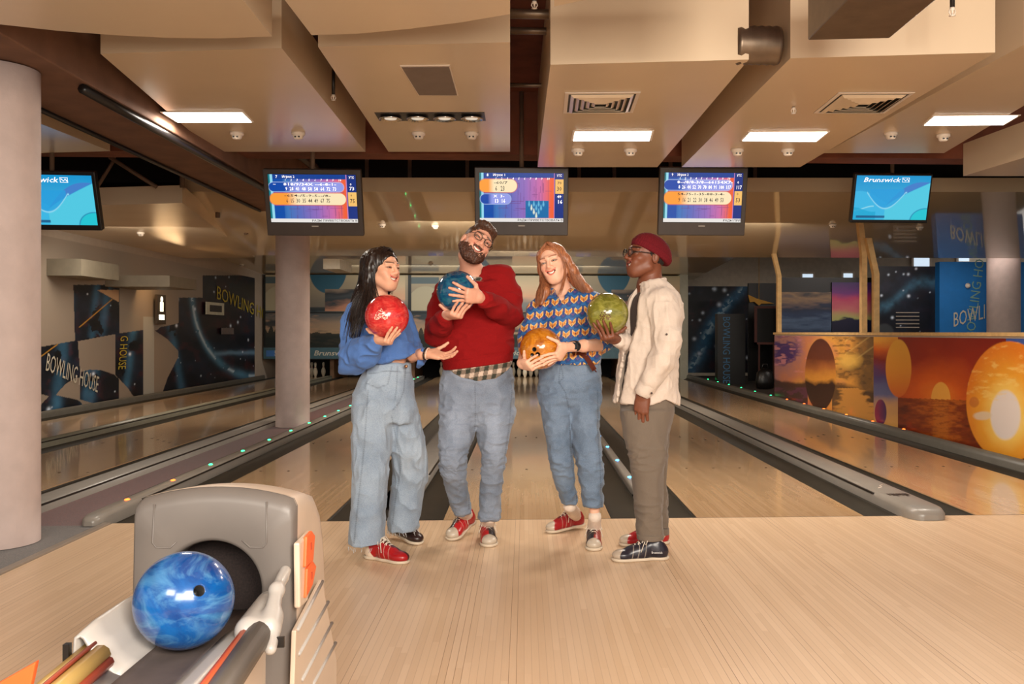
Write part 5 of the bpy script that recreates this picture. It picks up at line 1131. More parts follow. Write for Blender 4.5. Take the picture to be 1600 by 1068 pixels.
def bowling_ball(label, c, mat, holes=(), group='bowling balls held by the players', rots=(0, 0, 0)):
    bm = bmesh.new(); bmesh.ops.create_uvsphere(bm, u_segments=96, v_segments=64, radius=BR); me = bpy.data.meshes.new('bowling_ball'); bm.to_mesh(me); bm.free(); me.shade_smooth()
    o = link('bowling_ball', me, mat); o.location = tuple(c); tag(o, label, 'bowling ball', group)
    for hd, hr in holes:
        hd = unit(hd); q = Vector(tuple(hd)).to_track_quat('Z', 'Y').to_matrix().to_4x4(); cut_ = MB().lathe([(.0005, BR*.62), (hr, BR*.62), (hr, BR*1.05), (.0005, BR*1.05)], 28, q).build('cutter', None)
        md = o.modifiers.new('hole', 'BOOLEAN'); md.object = cut_; md.operation = 'DIFFERENCE'; md.solver = 'EXACT'
        cut_.location = o.location; dg = bpy.context.evaluated_depsgraph_get(); dg.update(); nm = bpy.data.meshes.new_from_object(o.evaluated_get(dg)); o.modifiers.clear(); o.data = nm; bpy.data.objects.remove(cut_)
        b = MB(); b.lathe([(hr*.985, BR*.63), (hr*.985, BR*.985), (hr*.9, BR*.985), (hr*.9, BR*.63)], 28, q); b.build('finger_insert', mat_black, o)
    return o
# ================================================================== THE FOUR PLAYERS
def person(label, Y, footpx):
    p = onZ(footpx[0], footpx[1], 0); t_ = thing('person', label, 'person', (p[0], Y, 0)); return t_
def levs(Y, rows):
    """rows: picture height, left edge, right edge, half depth, depth offset"""
    out = []
    for py, l, r, b, dy in rows:
        A, B = onY(l, py, Y+dy), onY(r, py, Y+dy); out.append(((A[2]+B[2])/2, (A[0]+B[0])/2, Y+dy, (B[0]-A[0])/2, b))
    return out
def mk(Y): return lambda px, py, dy=0: onY(px, py, Y+dy)
SK = lambda rgb: (lambda V, N: np.tile(A3(srgb(*rgb)[:3]), (len(V), 1)))

# ---------------------------------------------------------------- woman with the red ball
Y = 4.88; J = mk(Y)
W1 = person('woman with long black hair and blue cropped sweatshirt holding a red bowling ball', Y, (600, 860))
H = Head(J(598.5, 421.5, -.02), (.80, -.60, -.02), (.06, 0, 1), (.93, .95, .93), hair=(34, 24, 20), skin=(226, 172, 142), lip=(204, 118, 102), open_=1.15, eye=.35)
bc1 = J(604.5, 494, -.26); m1 = marble('red', (170, 26, 34), (214, 52, 52), (236, 110, 96), 7, .14, logo=(unit((-.12, -.97, .12)), .036, .026, (236, 196, 176), 0))
bowling_ball('red marbled bowling ball with a pale worn emblem', bc1, m1)
wr, f_, p_ = hand_on_ball(bc1, BR, (-.12, -.20, -.97), (.80, -.60, .05), .93)
w2 = J(668, 552, -.12); f2 = unit((.93, -.30, -.17)); p2 = (.10, -.45, .88)
vb = Vox(J(520, 640, -.3)-A3((0, 0, .65)), J(690, 380, .35), .006)
neck = J(588, 470, .0); vb.cone(H.w((0, -.02, -.08)), neck, .046, .05, .02); vb.cone(neck, J(590, 480, .02), .055, .07, .03)
vb.loft(levs(Y, [(618, 570, 632, .07, 0), (600, 574, 634, .09, 0), (568, 590, 634, .088, 0), (556, 572, 634, .088, 0), (520, 556, 632, .095, 0), (490, 552, 628, .09, 0), (474, 566, 612, .07, 0)]), .02)
vb.chain([J(558, 490), J(549, 556, -.08), J(549, 560, -.08)*.3+A3(wr)*.7], [.045, .036, .027], .02); vb.chain([J(628, 492, .12), J(642, 555, .08), J(660, 553, -.09)], [.045, .036, .03], .02)
for a in (((585, 640, -.03), (582, 730, -.03), (577, 850, -.03)), ((630, 640, .05), (640, 730, .08), (620, 820, .14))): vb.chain([J(*a[0]), J(*a[1]), J(*a[2])], [.062, .045, .028], .01)
vh = Vox(H.C-.17, H.C+.17, .0021); H.build(vh); vh.cone(H.w((0, -.02, -.08)), neck, .046, .05, .02); vh.cut(H.w((0, 0, -.135)), (0, 0, -1), .002)
v1 = Vox(A3(wr)-.2, A3(wr)+.2, .0024); hand(v1, wr, f_, p_, 1, .93, spread=10, ball=(bc1, BR), thumb=(-.1, .4, .9), fore=A3(wr)*.6+J(549, 560, -.08)*.4, fr=.030)
v2 = Vox(A3(w2)-.2, A3(w2)+.24, .0024); hand(v2, w2, f2, p2, -1, .93, curl=(12, 18, 12), spread=4, thumb=(.80, .15, .42), fore=J(645, 556, -.02), fr=.032, extra=(14, 4, -2, -6))
body = organic('body', [vb, vh, v1, v2], skin_mat('light warm', .06), W1, paint=lambda V, N: H.paint(V, SK((224, 168, 138))(V, N)))
H.extras(W1, gaze=(-.1, .05), iris=(36, 24, 18))
# sweatshirt
v = Vox(J(515, 610, -.34), J(676, 455, .36), .0042)
v.loft(levs(Y, [(566, 566, 650, .135, 0), (555, 563, 650, .135, 0), (540, 558, 647, .13, 0), (515, 550, 641, .125, 0), (495, 548, 634, .115, 0), (480, 552, 626, .10, 0), (470, 562, 612, .085, 0), (465, 570, 604, .07, 0)]), .01)
v.chain([J(556, 488, -.02), J(548, 520, -.05), J(549, 558, -.08)], [.055, .070, .082], .03); e_, c_ = J(549, 560, -.08), A3(wr); v.chain([e_, e_*.45+c_*.55+A3((0, 0, -.012)), e_*.16+c_*.84], [.080, .066, .046], .03); v.cone(e_*.18+c_*.82, e_*.02+c_*.98, .041, .036, .012)
v.chain([J(628, 496, .12), J(636, 530, .12), J(644, 556, .06)], [.055, .06, .066], .03); v.chain([J(644, 558, .05), J(655, 556, -.04)], [.06, .048], .02); v.cone(J(655, 555, -.04), J(663, 552.5, -.085), .036, .034, .01)
v.cone(H.w((0, -.02, -.09)), neck+A3((0, -.02, -.02)), .052, .056, .008, '-'); v.cut(J(600, 561.5, 0), (.11, 0, -1), .006) if False else None
X_, Y_, Z_ = v.grid(); hem = J(601, 566, -.1)
m_ = np.maximum(hem[2]+(X_-hem[0])*.30-Z_, -(Z_*0+Y_-(Y+.0)-.5)*0-9); side_ = X_ > J(578, 560, 0)[0]; v.f = np.where(side_ & (X_ < J(652, 560, 0)[0]) & (Y_ < Y+.16) & (Y_ > Y-.145), np.maximum(v.f, m_), v.f).astype(np.float32)
mat_sw = cloth('blue sweatshirt', (80, 116, 178), .9, 300, .25)
organic('sweatshirt', v, mat_sw, W1, disp=lambda V, N: folds(V, (10, 10, 18), .009, 2)*np.clip((J(0, 490)[2]-V[:, 2])/.12, 0, 1)+folds(V+A3((0, 0, .0)), (16, 10, 9), .004, 5), smooth=2)
# bracelet and chain
def ring(name, c, n, r, rr, mat, par, seg=20):
    n = unit(n); a = unit(np.cross(n, (0, 0, 1) if abs(n[2]) < .9 else (1, 0, 0))); b_ = np.cross(n, a); o = A3(par.location)
    return MB().tube([A3(c)+(a*math.cos(t)+b_*math.sin(t))*r-o for t in np.linspace(0, 2*math.pi, seg+1)], rr, 6).build(name, mat, par)
ring('bracelet', J(665.5, 552.5, -.105), f2, .031, .0035, mat_black, W1); ring('bracelet', J(668.5, 552.3, -.12), f2, .029, .0035, M('pale beads', (226, 196, 176), .4), W1)
# jeans
v = Vox(J(535, 862, -.25), J(675, 560, .3), .0045)
v.loft(levs(Y, [(566, 580, 641, .095, 0), (572, 576, 642, .10, 0), (590, 564, 644, .115, 0), (612, 554, 647, .125, 0), (640, 551, 650, .125, 0), (660, 556, 650, .11, 0)]), .01)
v.loft(levs(Y, [(630, 553, 610, .105, -.03), (680, 551.5, 612, .10, -.04), (730, 552, 606, .098, -.05), (780, 550.5, 602, .105, -.05), (820, 548.5, 600, .112, -.05), (850, 545.5, 598, .118, -.05)]), .03, rnd=.004)
v.loft(levs(Y, [(630, 600, 650, .10, .03), (680, 606, 660, .095, .05), (715, 612, 666.5, .09, .08), (740, 614, 667, .09, .12), (780, 611, 661, .095, .16), (826, 605, 653, .10, .20)]), .02, rnd=.004)
g_ = np.random.default_rng(2)
dj = denim('pale blue', (112, 130, 152), (172, 186, 200)); ln = [([(575, 610), (569, 700), (559, 790), (553, 848)], 1), ([(634, 572), (631, 610), (624, 628), (614, 640)], 1), ([(612, 650), (622, 700), (627, 725), (618, 780), (613, 818)], 1), ([(621, 572), (620, 600), (617, 625)], 1), ([(572, 598), (590, 606), (606, 600), (612, 572)], 1), ([(576, 584), (606, 579), (641, 582)], 1)]
organic('jeans', v, dj, W1, disp=lambda V, N: folds(V, (12, 12, 10), .007, 7)+.006*folds(V, (26, 20, 5), 1, 11)*np.exp(-((V[:, 2]-J(0, 715)[2])/.2)**2), paint=lambda V, N: seam_paint(V, N, ln, 1.0, .5), smooth=2)
b = MB()
for k in range(60):
    q = g_.random()*2*math.pi; leg = k % 2; c = (J(572, 850, -.05) if leg == 0 else J(629, 827, .20)); a_ = (.092, .112) if leg == 0 else (.084, .094); p = A3((c[0]+math.cos(q)*a_[0], c[1]+math.sin(q)*a_[1], c[2]+.002))
    b.tube([p-A3(W1.location), p+A3((g_.normal()*.006, g_.normal()*.006, -.012-.012*g_.random()))-A3(W1.location)], .0012, 4)
b.build('frayed_hem', M('denim threads', (200, 204, 206), .9), W1)
tag(MB().lathe([(.001, -.002), (.009, -.002), (.009, .003), (.001, .003)], 14, Matrix.Translation(Vector(tuple(J(634.5, 572, -.105)-A3(W1.location)))) @ Matrix.Rotation(math.pi/2, 4, 'X')).build('jeans_button', M('copper button', (150, 110, 80), .3, metal=.8), W1))
an = shoe(W1, onZ(637, 880.5, 0), 58, .275, ((160, 20, 26), (70, 20, 24), None, (226, 206, 184)), 0, .95, 'red bowling shoe with a cream heel', 1); an2 = shoe(W1, onZ(657, 851, 0), 44, .275, ((46, 28, 26), (52, 32, 28), None, (226, 206, 184)), .035, .95, 'black bowling shoe with a cream heel')
def sock(par, a, top, r, mat=None):
    v = Vox(np.minimum(A3(a), A3(top))-.08, np.maximum(A3(a), A3(top))+.08, .004); v.chain([A3(a), A3(a)*.6+A3(top)*.4, top], [r*.80, r*.98, r], .01); return organic('sock', v, mat or M('cream sock', (224, 206, 190), .95, bump=.5, bs=120), par, disp=lambda V, N: .0012*np.sin(V[:, 0]*900))
sock(W1, an, an+A3((.0, .02, .11)), .034); sock(W1, an2, an2+A3((-.0, .02, .12)), .034)
# hair
mh = hair_mat('black', (12, 8, 7), (46, 30, 24), .32); v = Vox(H.C-A3((.32, .22, .42)), H.C+A3((.16, .2, .16)), .0034)
v.ell(H.w((0, -.022, .036)), A3((.083, .103, .089))*H.s, H.R, .01)
for q in (-1, 1): v.chain([H.w((q*.060, -.02, .06)), H.w((q*.076, -.018, .0)), H.w((q*.074, -.03, -.07)), H.w((q*.070, -.05, -.13))], [.03, .022, .026, .024], .03)
v.chain([H.w((0, -.07, .03)), H.w((-.02, -.095, -.06)), J(570, 465, .02), J(556, 486, .02), J(550, 505, .01)], [.07, .065, .055, .035, .014], .04)
v.ell(H.w((0, .085, -.018)), (.062, .075, .088), H.R, .012, '-')
hd = organic('hair', v, mh, W1, disp=lambda V, N: folds(V, (60, 60, 5), .003, 4), smooth=1)
b = MB(); gl = [[H.w((q*.03*s0, .06-abs(q)*.02-s0*.03, .10)) if k == 0 else None for k in range(1)] for q in (1,) for s0 in (0,)]
def G(pts): return [A3(p)-A3(W1.location) for p in pts]
GS = [G([H.w((.004, .045, .119)), H.w((.004, .040, .122)), H.w((.058, .035, .075)), H.w((.080, .015, .0)), H.w((.078, .01, -.075)), J(594, 470, -.13), J(590, 486, -.15)]), G([H.w((.004, .0, .128)), H.w((.072, -.01, .07)), H.w((.088, -.015, -.01)), H.w((.088, -.03, -.09)), J(575, 478, -.13), J(562, 512, -.15), J(556, 540, -.15)]),
      G([H.w((0, -.04, .122)), H.w((.066, -.06, .06)), H.w((.082, -.07, -.02)), J(572, 452, -.08), J(556, 484, -.10), J(549, 520, -.145), J(546, 548, -.15)]), G([H.w((0, -.08, .10)), H.w((.04, -.115, .04)), H.w((.04, -.125, -.04)), J(565, 452, -.04), J(546, 484, -.06), J(538, 520, -.12), J(536, 535, -.12)])]
GS = [[q for q in g0] for g0 in GS]; strands(b, GS, 420, .0018, 1, .008); strands(b, GS[1:], 40, .0014, 6, .02)
G2 = [G([H.w((-.004, .045, .12)), H.w((-.058, .045, .07)), H.w((-.078, .03, 0)), H.w((-.074, .02, -.08)), H.w((-.066, .0, -.15))]), G([H.w((-.004, .0, .128)), H.w((-.07, .0, .07)), H.w((-.084, -.01, 0)), H.w((-.08, -.02, -.08)), H.w((-.07, -.03, -.15))])]
strands(b, G2, 140, .0018, 2, .006); b.build('hair_strands', mh, hd).location = Vector(tuple(A3((0, 0, 0))))

# ---------------------------------------------------------------- bearded man with the blue ball
Y = 5.15; J = mk(Y)
M2 = person('bearded man with glasses in a red sweater hugging a blue bowling ball', Y, (742, 848))
H = Head(J(744, 382, -.06), (.40, -.90, .12), (.60, 0, .80), (1.0, 1.0, 1.02), hair=(60, 38, 28), skin=(222, 166, 140), lip=(176, 96, 84), male=True, open_=1.2, eye=.1)
bc2 = J(715, 455, -.30); m2 = marble('blue', (8, 50, 84), (14, 84, 122), (50, 128, 140), 5, .12)
bowling_ball('dark teal blue bowling ball against the red sweater', bc2, m2)
wr, f_, p_ = hand_on_ball(bc2, BR, (-.22, -.22, -.95), (.62, -.70, .05), 1.04)
wl, fl_, pl_ = hand_on_ball(bc2, BR, (.66, -.72, -.22), (-.78, -.52, .12), 1.04)
vb = Vox(J(655, 650, -.35)-A3((0, 0, .65)), J(822, 345, .3), .006)
neck = J(738, 428, .02); vb.cone(H.w((0, -.02, -.07)), neck, .054, .060, .02); vb.cone(neck, J(740, 450, .03), .07, .10, .03)
vb.loft(levs(Y, [(622, 706, 784, .07, 0), (600, 694, 796, .10, 0), (560, 698, 794, .10, 0), (500, 692, 798, .11, 0), (460, 696, 792, .11, 0), (440, 712, 790, .09, 0)]), .03)
vb.chain([J(697, 456), J(682, 521, -.06), J(682, 521, -.06)*.3+A3(wr)*.7], [.05, .04, .03], .02); vb.chain([J(786, 440), J(799, 492, -.07), J(799, 494, -.07)*.3+A3(wl)*.7], [.05, .04, .03], .02)
for a in (((712, 640, 0), (706, 715, -.10), (718, 785, .04)), ((772, 640, 0), (768, 715, -.02), (765, 795, .0))): vb.chain([J(*a[0]), J(*a[1]), J(*a[2])], [.066, .048, .029], .01)
vh = Vox(H.C-.175, H.C+.175, .0021); H.build(vh); vh.cone(H.w((0, -.02, -.07)), neck, .054, .060, .02); vh.cut(H.w((-.02, 0, -.125)), -H.R[:, 2], .002)
v1 = Vox(A3(wr)-.2, A3(wr)+.2, .0024); hand(v1, wr, f_, p_, -1, 1.04, spread=9, ball=(bc2, BR), thumb=(-.35, -.3, .9), fore=A3(wr)*.6+J(682, 521, -.06)*.4, fr=.034, wr=.028)
v2 = Vox(A3(wl)-.22, A3(wl)+.22, .0024); hand(v2, wl, fl_, pl_, 1 if False else -1, 1.04, spread=17, ball=(bc2, BR), thumb=(-.25, -.2, .95), fore=A3(wl)*.6+J(799, 494, -.07)*.4, fr=.034, wr=.028)
organic('body', [vb, vh, v1, v2], skin_mat('fair', .06), M2, paint=lambda V, N: H.paint(V, SK((222, 164, 138))(V, N))); H.extras(M2, iris=(70, 60, 40))
v = Vox(J(655, 590, -.36), J(822, 400, .3), .0042)
v.loft(levs(Y, [(590, 693, 799, .135, 0), (575, 692, 800, .138, 0), (555, 689, 802, .14, 0), (530, 687, 802, .14, 0), (500, 683, 803, .135, 0), (470, 682, 802, .13, 0), (452, 688, 798, .12, 0), (440, 704, 796, .105, 0)]), .01)
v.chain([J(727, 440, .02), J(699, 456, 0), J(686, 490, -.02), J(682, 521, -.06)], [.062, .062, .062, .064], .03); e_, c_ = J(682, 521, -.06), A3(wr); v.chain([e_, e_*.5+c_*.5, e_*.2+c_*.8], [.064, .056, .046], .02); v.cone(e_*.22+c_*.78, e_*.08+c_*.92, .042, .038, .008)
v.chain([J(752, 436, .02), J(782, 434, 0), J(794, 462, -.02), J(799, 492, -.07)], [.070, .070, .068, .062], .03); e_, c_ = J(799, 494, -.07), A3(wl); v.chain([e_, e_*.5+c_*.5, e_*.2+c_*.8], [.062, .056, .046], .02); v.cone(e_*.22+c_*.78, e_*.06+c_*.94, .042, .038, .008)
v.cone(H.w((0, -.02, -.09)), neck+A3((0, -.03, .01)), .060, .064, .006, '-'); v.cut(J(746, 572, 0), (.125, 0, -1), .008)
mat_rd = cloth('red knitted sweater', (138, 18, 20), .95, 420, .25, .2, 0)
hemz = lambda V: (V[:, 2]-J(746, 572)[2]-(V[:, 0]-J(746, 572)[0])*.125)
organic('sweater', v, mat_rd, M2, disp=lambda V, N: folds(V, (9, 9, 17), .006, 21)*(hemz(V) > .05)+.002-.003*((hemz(V) < .062) & (np.abs(V[:, 1]-Y) < .2))+.0012*np.sin(V[:, 0]*800)*(hemz(V) < .06), smooth=2)
tag(MB().box(-.006, .006, -.002, .0, -.002, .002).build('chest_mark', M('white stitch mark', (240, 230, 220), .6), M2)).location = Vector(tuple(J(759, 459, -.147)-A3(M2.location)))
# plaid shirt: hem and collar
def plaid(V, N):
    px, py = projXYZ(V[:, 0], V[:, 1], V[:, 2]); a = (px-700)*.97+(py-580)*.2; c = (py-560)-(px-746)*-.16
    A = ((a/13.5) % 1 < .5).astype(float); B_ = ((c/14) % 1 < .5).astype(float); col = np.tile(A3(srgb(206, 184, 166)[:3]), (len(V), 1)); dk = A3(srgb(52, 54, 44)[:3]); md = A3(srgb(128, 112, 98)[:3])
    k = (A+B_)[:, None]; col = np.where(k > 1.5, dk, np.where(k > .5, md, col)); return col; ln_ = ((np.abs((a/13.5) % 1-.25) < .03) | (np.abs((c/14) % 1-.25) < .03))[:, None]; return np.where(ln_, col*.3+A3(srgb(226, 214, 200)[:3])*.7, col)
mat_pl = M_attr('plaid cotton', .85, bump=.3, bs=300, sheen=.2)
v = Vox(J(690, 604, -.2), J(806, 548, .2), .0036); v.loft(levs(Y, [(600, 699, 799, .128, 0), (585, 695, 800, .128, 0), (556, 694, 800, .125, 0)]), .01, rnd=.003)
px_, py_ = projXYZ(*v.grid()); hemc = np.interp(px_, [695, 706, 720, 748, 775, 792, 801], [572, 583, 590, 595, 590, 578, 566]); v.f = np.maximum(v.f, (py_-hemc)/280).astype(np.float32)
organic('plaid_shirt_tail', v, mat_pl, M2, disp=lambda V, N: folds(V, (14, 14, 4), .004, 5), paint=plaid)
v = Vox(J(712, 446, -.16), J(766, 408, .16), .003); cn = unit((.18, -.25, .95)); cc_ = J(738.5, 431, -.01); pts = [cc_+(unit(np.cross(cn, (0, 1, 0)))*math.cos(t)*.066+unit(np.cross(cn, np.cross(cn, (0, 1, 0))))*math.sin(t)*.066) for t in np.linspace(0, 2*math.pi, 15)]
v.chain(pts, [.011]*15, .01); organic('plaid_collar', v, mat_pl, M2, paint=plaid)
# jeans
v = Vox(J(680, 828, -.28), J(810, 568, .25), .0045)
v.loft(levs(Y, [(572, 694, 799, .115, 0), (590, 688, 802, .12, 0), (615, 686, 803, .125, 0), (640, 686, 802, .12, 0), (662, 692, 798, .10, 0)]), .01)
v.loft(levs(Y, [(640, 686, 743, .105, -.02), (675, 686, 741, .10, -.06), (705, 686, 731, .09, -.10), (725, 687.5, 728, .085, -.10), (760, 697, 730, .075, -.04), (790, 706, 734, .068, .04), (803, 709.5, 735, .062, .08)]), .03, rnd=.006)
v.loft(levs(Y, [(640, 745, 802, .105, 0), (675, 746, 797, .10, -.02), (710, 752, 790, .085, -.03), (740, 752, 787, .08, -.02), (780, 750, 782, .072, 0), (822, 748.5, 780, .066, .0)]), .03, rnd=.006)
dj = denim('mid grey blue', (96, 108, 126), (152, 162, 178)); ln = [([(742, 600), (743, 640), (742, 668)], 1), ([(800, 610), (796, 660), (788, 720), (783, 790), (780, 820)], 1), ([(742, 668), (734, 700), (730, 740), (733, 795)], 1)]
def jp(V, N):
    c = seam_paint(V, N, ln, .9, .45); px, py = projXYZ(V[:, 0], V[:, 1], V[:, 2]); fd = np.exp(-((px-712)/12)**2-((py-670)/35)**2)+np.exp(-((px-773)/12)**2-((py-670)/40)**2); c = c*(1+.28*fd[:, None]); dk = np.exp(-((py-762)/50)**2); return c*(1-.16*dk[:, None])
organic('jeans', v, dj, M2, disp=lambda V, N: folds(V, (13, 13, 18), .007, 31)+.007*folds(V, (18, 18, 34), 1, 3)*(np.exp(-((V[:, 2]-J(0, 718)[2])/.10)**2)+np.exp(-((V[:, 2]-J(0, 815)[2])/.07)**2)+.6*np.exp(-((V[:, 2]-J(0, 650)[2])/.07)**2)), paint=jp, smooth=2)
an = shoe(M2, onZ(703, 845, 0), -24, .285, ((176, 28, 34), (52, 38, 36), (190, 176, 158), None), .055, 1.0, 'red and silver bowling shoe with raised heel', -1); an2 = shoe(M2, onZ(765, 855, 0), 6, .285, ((40, 34, 38), (176, 28, 34), (190, 176, 158), None), 0, 1.0, 'silver toed bowling shoe, half red and half black', -1)
sock(M2, an, J(721, 798, .08), .038); sock(M2, an2, J(765, 808, .0), .038)
# hair, beard, glasses
mh = hair_mat('brown', (40, 24, 17), (92, 60, 42), .45); v = Vox(H.C-.18, H.C+.18, .0028); v.ell(H.w((0, -.02, .040)), A3((.0785, .097, .080)), H.R, .01); v.ell(H.w((0, .045, .090)), A3((.060, .050, .028)), H.R, .02); v.ell(H.w((.025, .035, .096)), A3((.046, .058, .026)), H.R, .02)
v.ell(H.w((0, .09, -.022)), A3((.085, .085, .098)), H.R, .008, '-'); v.ell(H.w((0, -.0, -.075)), A3((.12, .14, .066)), H.R, .01, '-')
hd = organic('hair', v, mh, M2, disp=lambda V, N: folds((V-H.C) @ H.R, (80, 14, 50), .0026, 4), smooth=1)
v = Vox(H.C-.18, H.C+.18, .0024); e = lambda c, r, k=.01, op='+': v.ell(H.w(c), A3(r), H.R, k, op)
e((0, .022, -.050), (.0700, .076, .066)); e((0, .060, -.096), (.040, .034, .029), .02)
for q in (-1, 1): v.cone(H.w((q*.060, .002, -.05)), H.w((q*.02, .062, -.098)), .021, .022, .02)
e((0, .05, .01), (.2, .2, .052), .01, '-'); e((0, .105, -.030), (.046, .05, .034), .008, '-'); e((0, .095, -.055), (.0285, .04, .0155), .003, '-'); e((0, -.07, -.05), (.1, .085, .1), .01, '-')
bd = organic('beard', v, hair_mat('beard', (44, 24, 16), (98, 58, 38), .55), M2, disp=lambda V, N: folds((V-H.C) @ H.R, (120, 120, 60), .0035, 8), smooth=0)
v = Vox(H.w((0, .09, -.04))-.05, H.w((0, .09, -.04))+.05, .0018); v.chain([H.w((x, .0955-15*x*x, -.0385+abs(x)*.02*0+(x/.03)**2*.004-abs(x)*.12)) for x in np.linspace(-.03, .03, 9)], [.003, .0042, .005, .005, .0045, .005, .005, .0042, .003], .004); organic('moustache', v, hair_mat('beard', (60, 34, 22), (110, 68, 46), .55), M2, disp=lambda V, N: folds((V-H.C) @ H.R, (140, 100, 60), .0015, 8), smooth=0)
def glasses(par, H, rx=.0235, rz=.019, yy=.099, zz=.008, th=.0019, label='thin dark framed glasses'):
    o = A3(par.location); b = MB(); mat = M('dark glasses frame', (26, 20, 18), .25)
    for q in (-1, 1):
        b.tube([H.w((q*.0335+rx*math.copysign(abs(math.cos(t))**.8, math.cos(t)), yy-.18*abs(q*.0335+rx*math.cos(t))**1.6, zz+rz*math.copysign(abs(math.sin(t))**.8, math.sin(t)))) -o for t in np.linspace(0, 2*math.pi, 25)], th, 6)
        b.tube([H.w((q*.057, yy-.006, zz+.006))-o, H.w((q*.074, .06, zz+.007))-o, H.w((q*.080, 0, zz+.005))-o, H.w((q*.079, -.03, zz-.01))-o], th*.9, 6)
    b.tube([H.w((x, yy+.002, zz+.006))-o for x in (-.011, -.004, .004, .011)], th*.9, 6); g = tag(b.build('glasses', mat, par), label)
    t = NT('thin lens'); t.b.inputs['Transmission Weight'].default_value = 1; t.b.inputs['IOR'].default_value = 1.05; t.set((1, 1, 1, 1), .02)
    for q in (-1, 1):
        b = MB(); b.prism([H.w((q*.0335+rx*.96*math.cos(a), yy-.004, zz+rz*.96*math.sin(a)))-o for a in np.linspace(0, 2*math.pi, 18)[:-1]], H.R @ A3((0, .0012, 0))); b.build('lens', t.m, g)
glasses(M2, H)

# ---------------------------------------------------------------- red-haired woman with the amber ball
Y = 5.06; J = mk(Y)
W3 = person('smiling woman with long ginger hair in blue and orange patterned shirt with amber ball', Y, (895, 845))
H = Head(J(865, 412, -.03), (-.34, -.93, -.06), (-.30, 0, 1), (.93, .95, .95), hair=(150, 92, 62), skin=(238, 188, 160), lip=(214, 124, 106), open_=1.1, eye=.3)
bc3 = J(845, 544, -.27); m3 = marble('amber', (150, 76, 14), (206, 128, 28), (226, 166, 70), 7, .14)
bowling_ball('amber orange bowling ball with finger holes', bc3, m3, holes=(((-.32, -.93, -.03), .0115), ((-.16, -.95, -.26), .0115), ((-.06, -.90, .12), .0) if False else ((-.42, -.86, -.30), .011)))
wr, f_, p_ = hand_on_ball(bc3, BR, (-.62, -.45, -.64), (.62, -.72, -.05), .93)
wl, fl_, pl_ = hand_on_ball(bc3, BR, (.80, -.58, -.12), (-.55, -.50, -.62), .93)
vb = Vox(J(808, 660, -.35)-A3((0, 0, .62)), J(958, 375, .3), .006)
neck = J(877, 455, .02); vb.cone(H.w((0, -.02, -.08)), neck, .045, .049, .02); vb.cone(neck, J(882, 468, .02), .06, .08, .03)
vb.loft(levs(Y, [(596, 862, 920, .06, 0), (585, 856, 926, .08, 0), (560, 858, 926, .09, 0), (520, 856, 926, .09, 0), (480, 854, 926, .09, 0), (464, 864, 912, .07, 0)]), .02)
vb.chain([J(848, 478), J(826, 535, -.03), A3(wr)*.5+J(824, 541, -.06)*.5], [.042, .036, .027], .02); vb.chain([J(928, 470), J(944, 538, -.03), J(912, 540, -.22)], [.042, .036, .028], .02)
for a in (((870, 640, 0), (880, 720, -.03), (890, 782, .07)), ((915, 640, 0), (925, 720, -.05), (929, 800, -.045))): vb.chain([J(*a[0]), J(*a[1]), J(*a[2])], [.058, .045, .027], .01)
vh = Vox(H.C-.17, H.C+.17, .0021); H.build(vh); vh.cone(H.w((0, -.02, -.08)), neck, .045, .049, .02); vh.cone(neck, neck+A3((.0, -.035, -.05)), .045, .05, .02); vh.cut(H.w((0, 0, -.15)), (0, 0, -1), .002)
v1 = Vox(A3(wr)-.2, A3(wr)+.2, .0024); hand(v1, wr, f_, p_, 1 if False else -1, .93, spread=8, ball=(bc3, BR), thumb=(-.1, -.5, .8), fore=J(821, 548, -.13), fr=.03)
v2 = Vox(A3(wl)-.2, A3(wl)+.26, .0024); hand(v2, wl, fl_, pl_, -1, .93, spread=9, ball=(bc3, BR), thumb=(-.6, -.4, .5), fore=J(912, 540, -.22), fr=.030); v2.cone(J(912, 540, -.22), J(944, 538, -.03), .030, .037, .02)
organic('body', [vb, vh, v1, v2], skin_mat('pale', .06), W3, paint=lambda V, N: H.paint(V, SK((236, 184, 156))(V, N))); H.extras(W3, iris=(80, 90, 90))
def butterflies(V, N):
    px, py = projXYZ(V[:, 0], V[:, 1], V[:, 2]); cw, chh = 14.5, 17.5; u = (px-840)*.98+(py-450)*.1; w_ = (py-450)+(px-840)*.12; row = np.floor(w_/chh); u = u+row*cw*.5; a = (u/cw) % 1-.5; c = (w_/chh) % 1-.5
    col = np.tile(A3(srgb(26, 70, 130)[:3]), (len(V), 1)); mix = lambda c0, rgb, m: np.where(m[:, None], A3(srgb(*rgb)[:3]), c0)
    col = mix(col, (96, 62, 120), (np.abs(np.abs(a)-.46+.18*np.cos(c*6.28)) < .07) | ((np.abs(a) < .05) & (c > .1))); dia = np.abs(a)/.30+np.abs(c-.46*np.sign(c))/.42 < 1; col = mix(col, (30, 96, 160), dia)
    wing = (np.abs(c+np.abs(a)*.75-.06) < .22) & (np.abs(a) < .37) & (c < .27-np.abs(a)*.3); col = mix(col, (232, 190, 110), wing); inner = (np.abs(c+np.abs(a)*.75-.06) < .13) & (np.abs(a) < .29) & (np.abs(a) > .07); col = mix(col, (206, 118, 40), inner); col = mix(col, (110, 56, 60), (np.abs(a) < .05) & (np.abs(c-.04) < .2)); return col
v = Vox(J(806, 572, -.3), J(956, 446, .26), .0031)
v.loft(levs(Y, [(570, 852, 936, .125, 0), (556, 850, 938, .13, 0), (540, 848, 938, .13, 0), (510, 846, 937, .125, 0), (485, 844, 936, .115, 0), (468, 852, 930, .10, 0), (458, 862, 916, .08, 0), (453, 868, 905, .065, 0)]), .01)
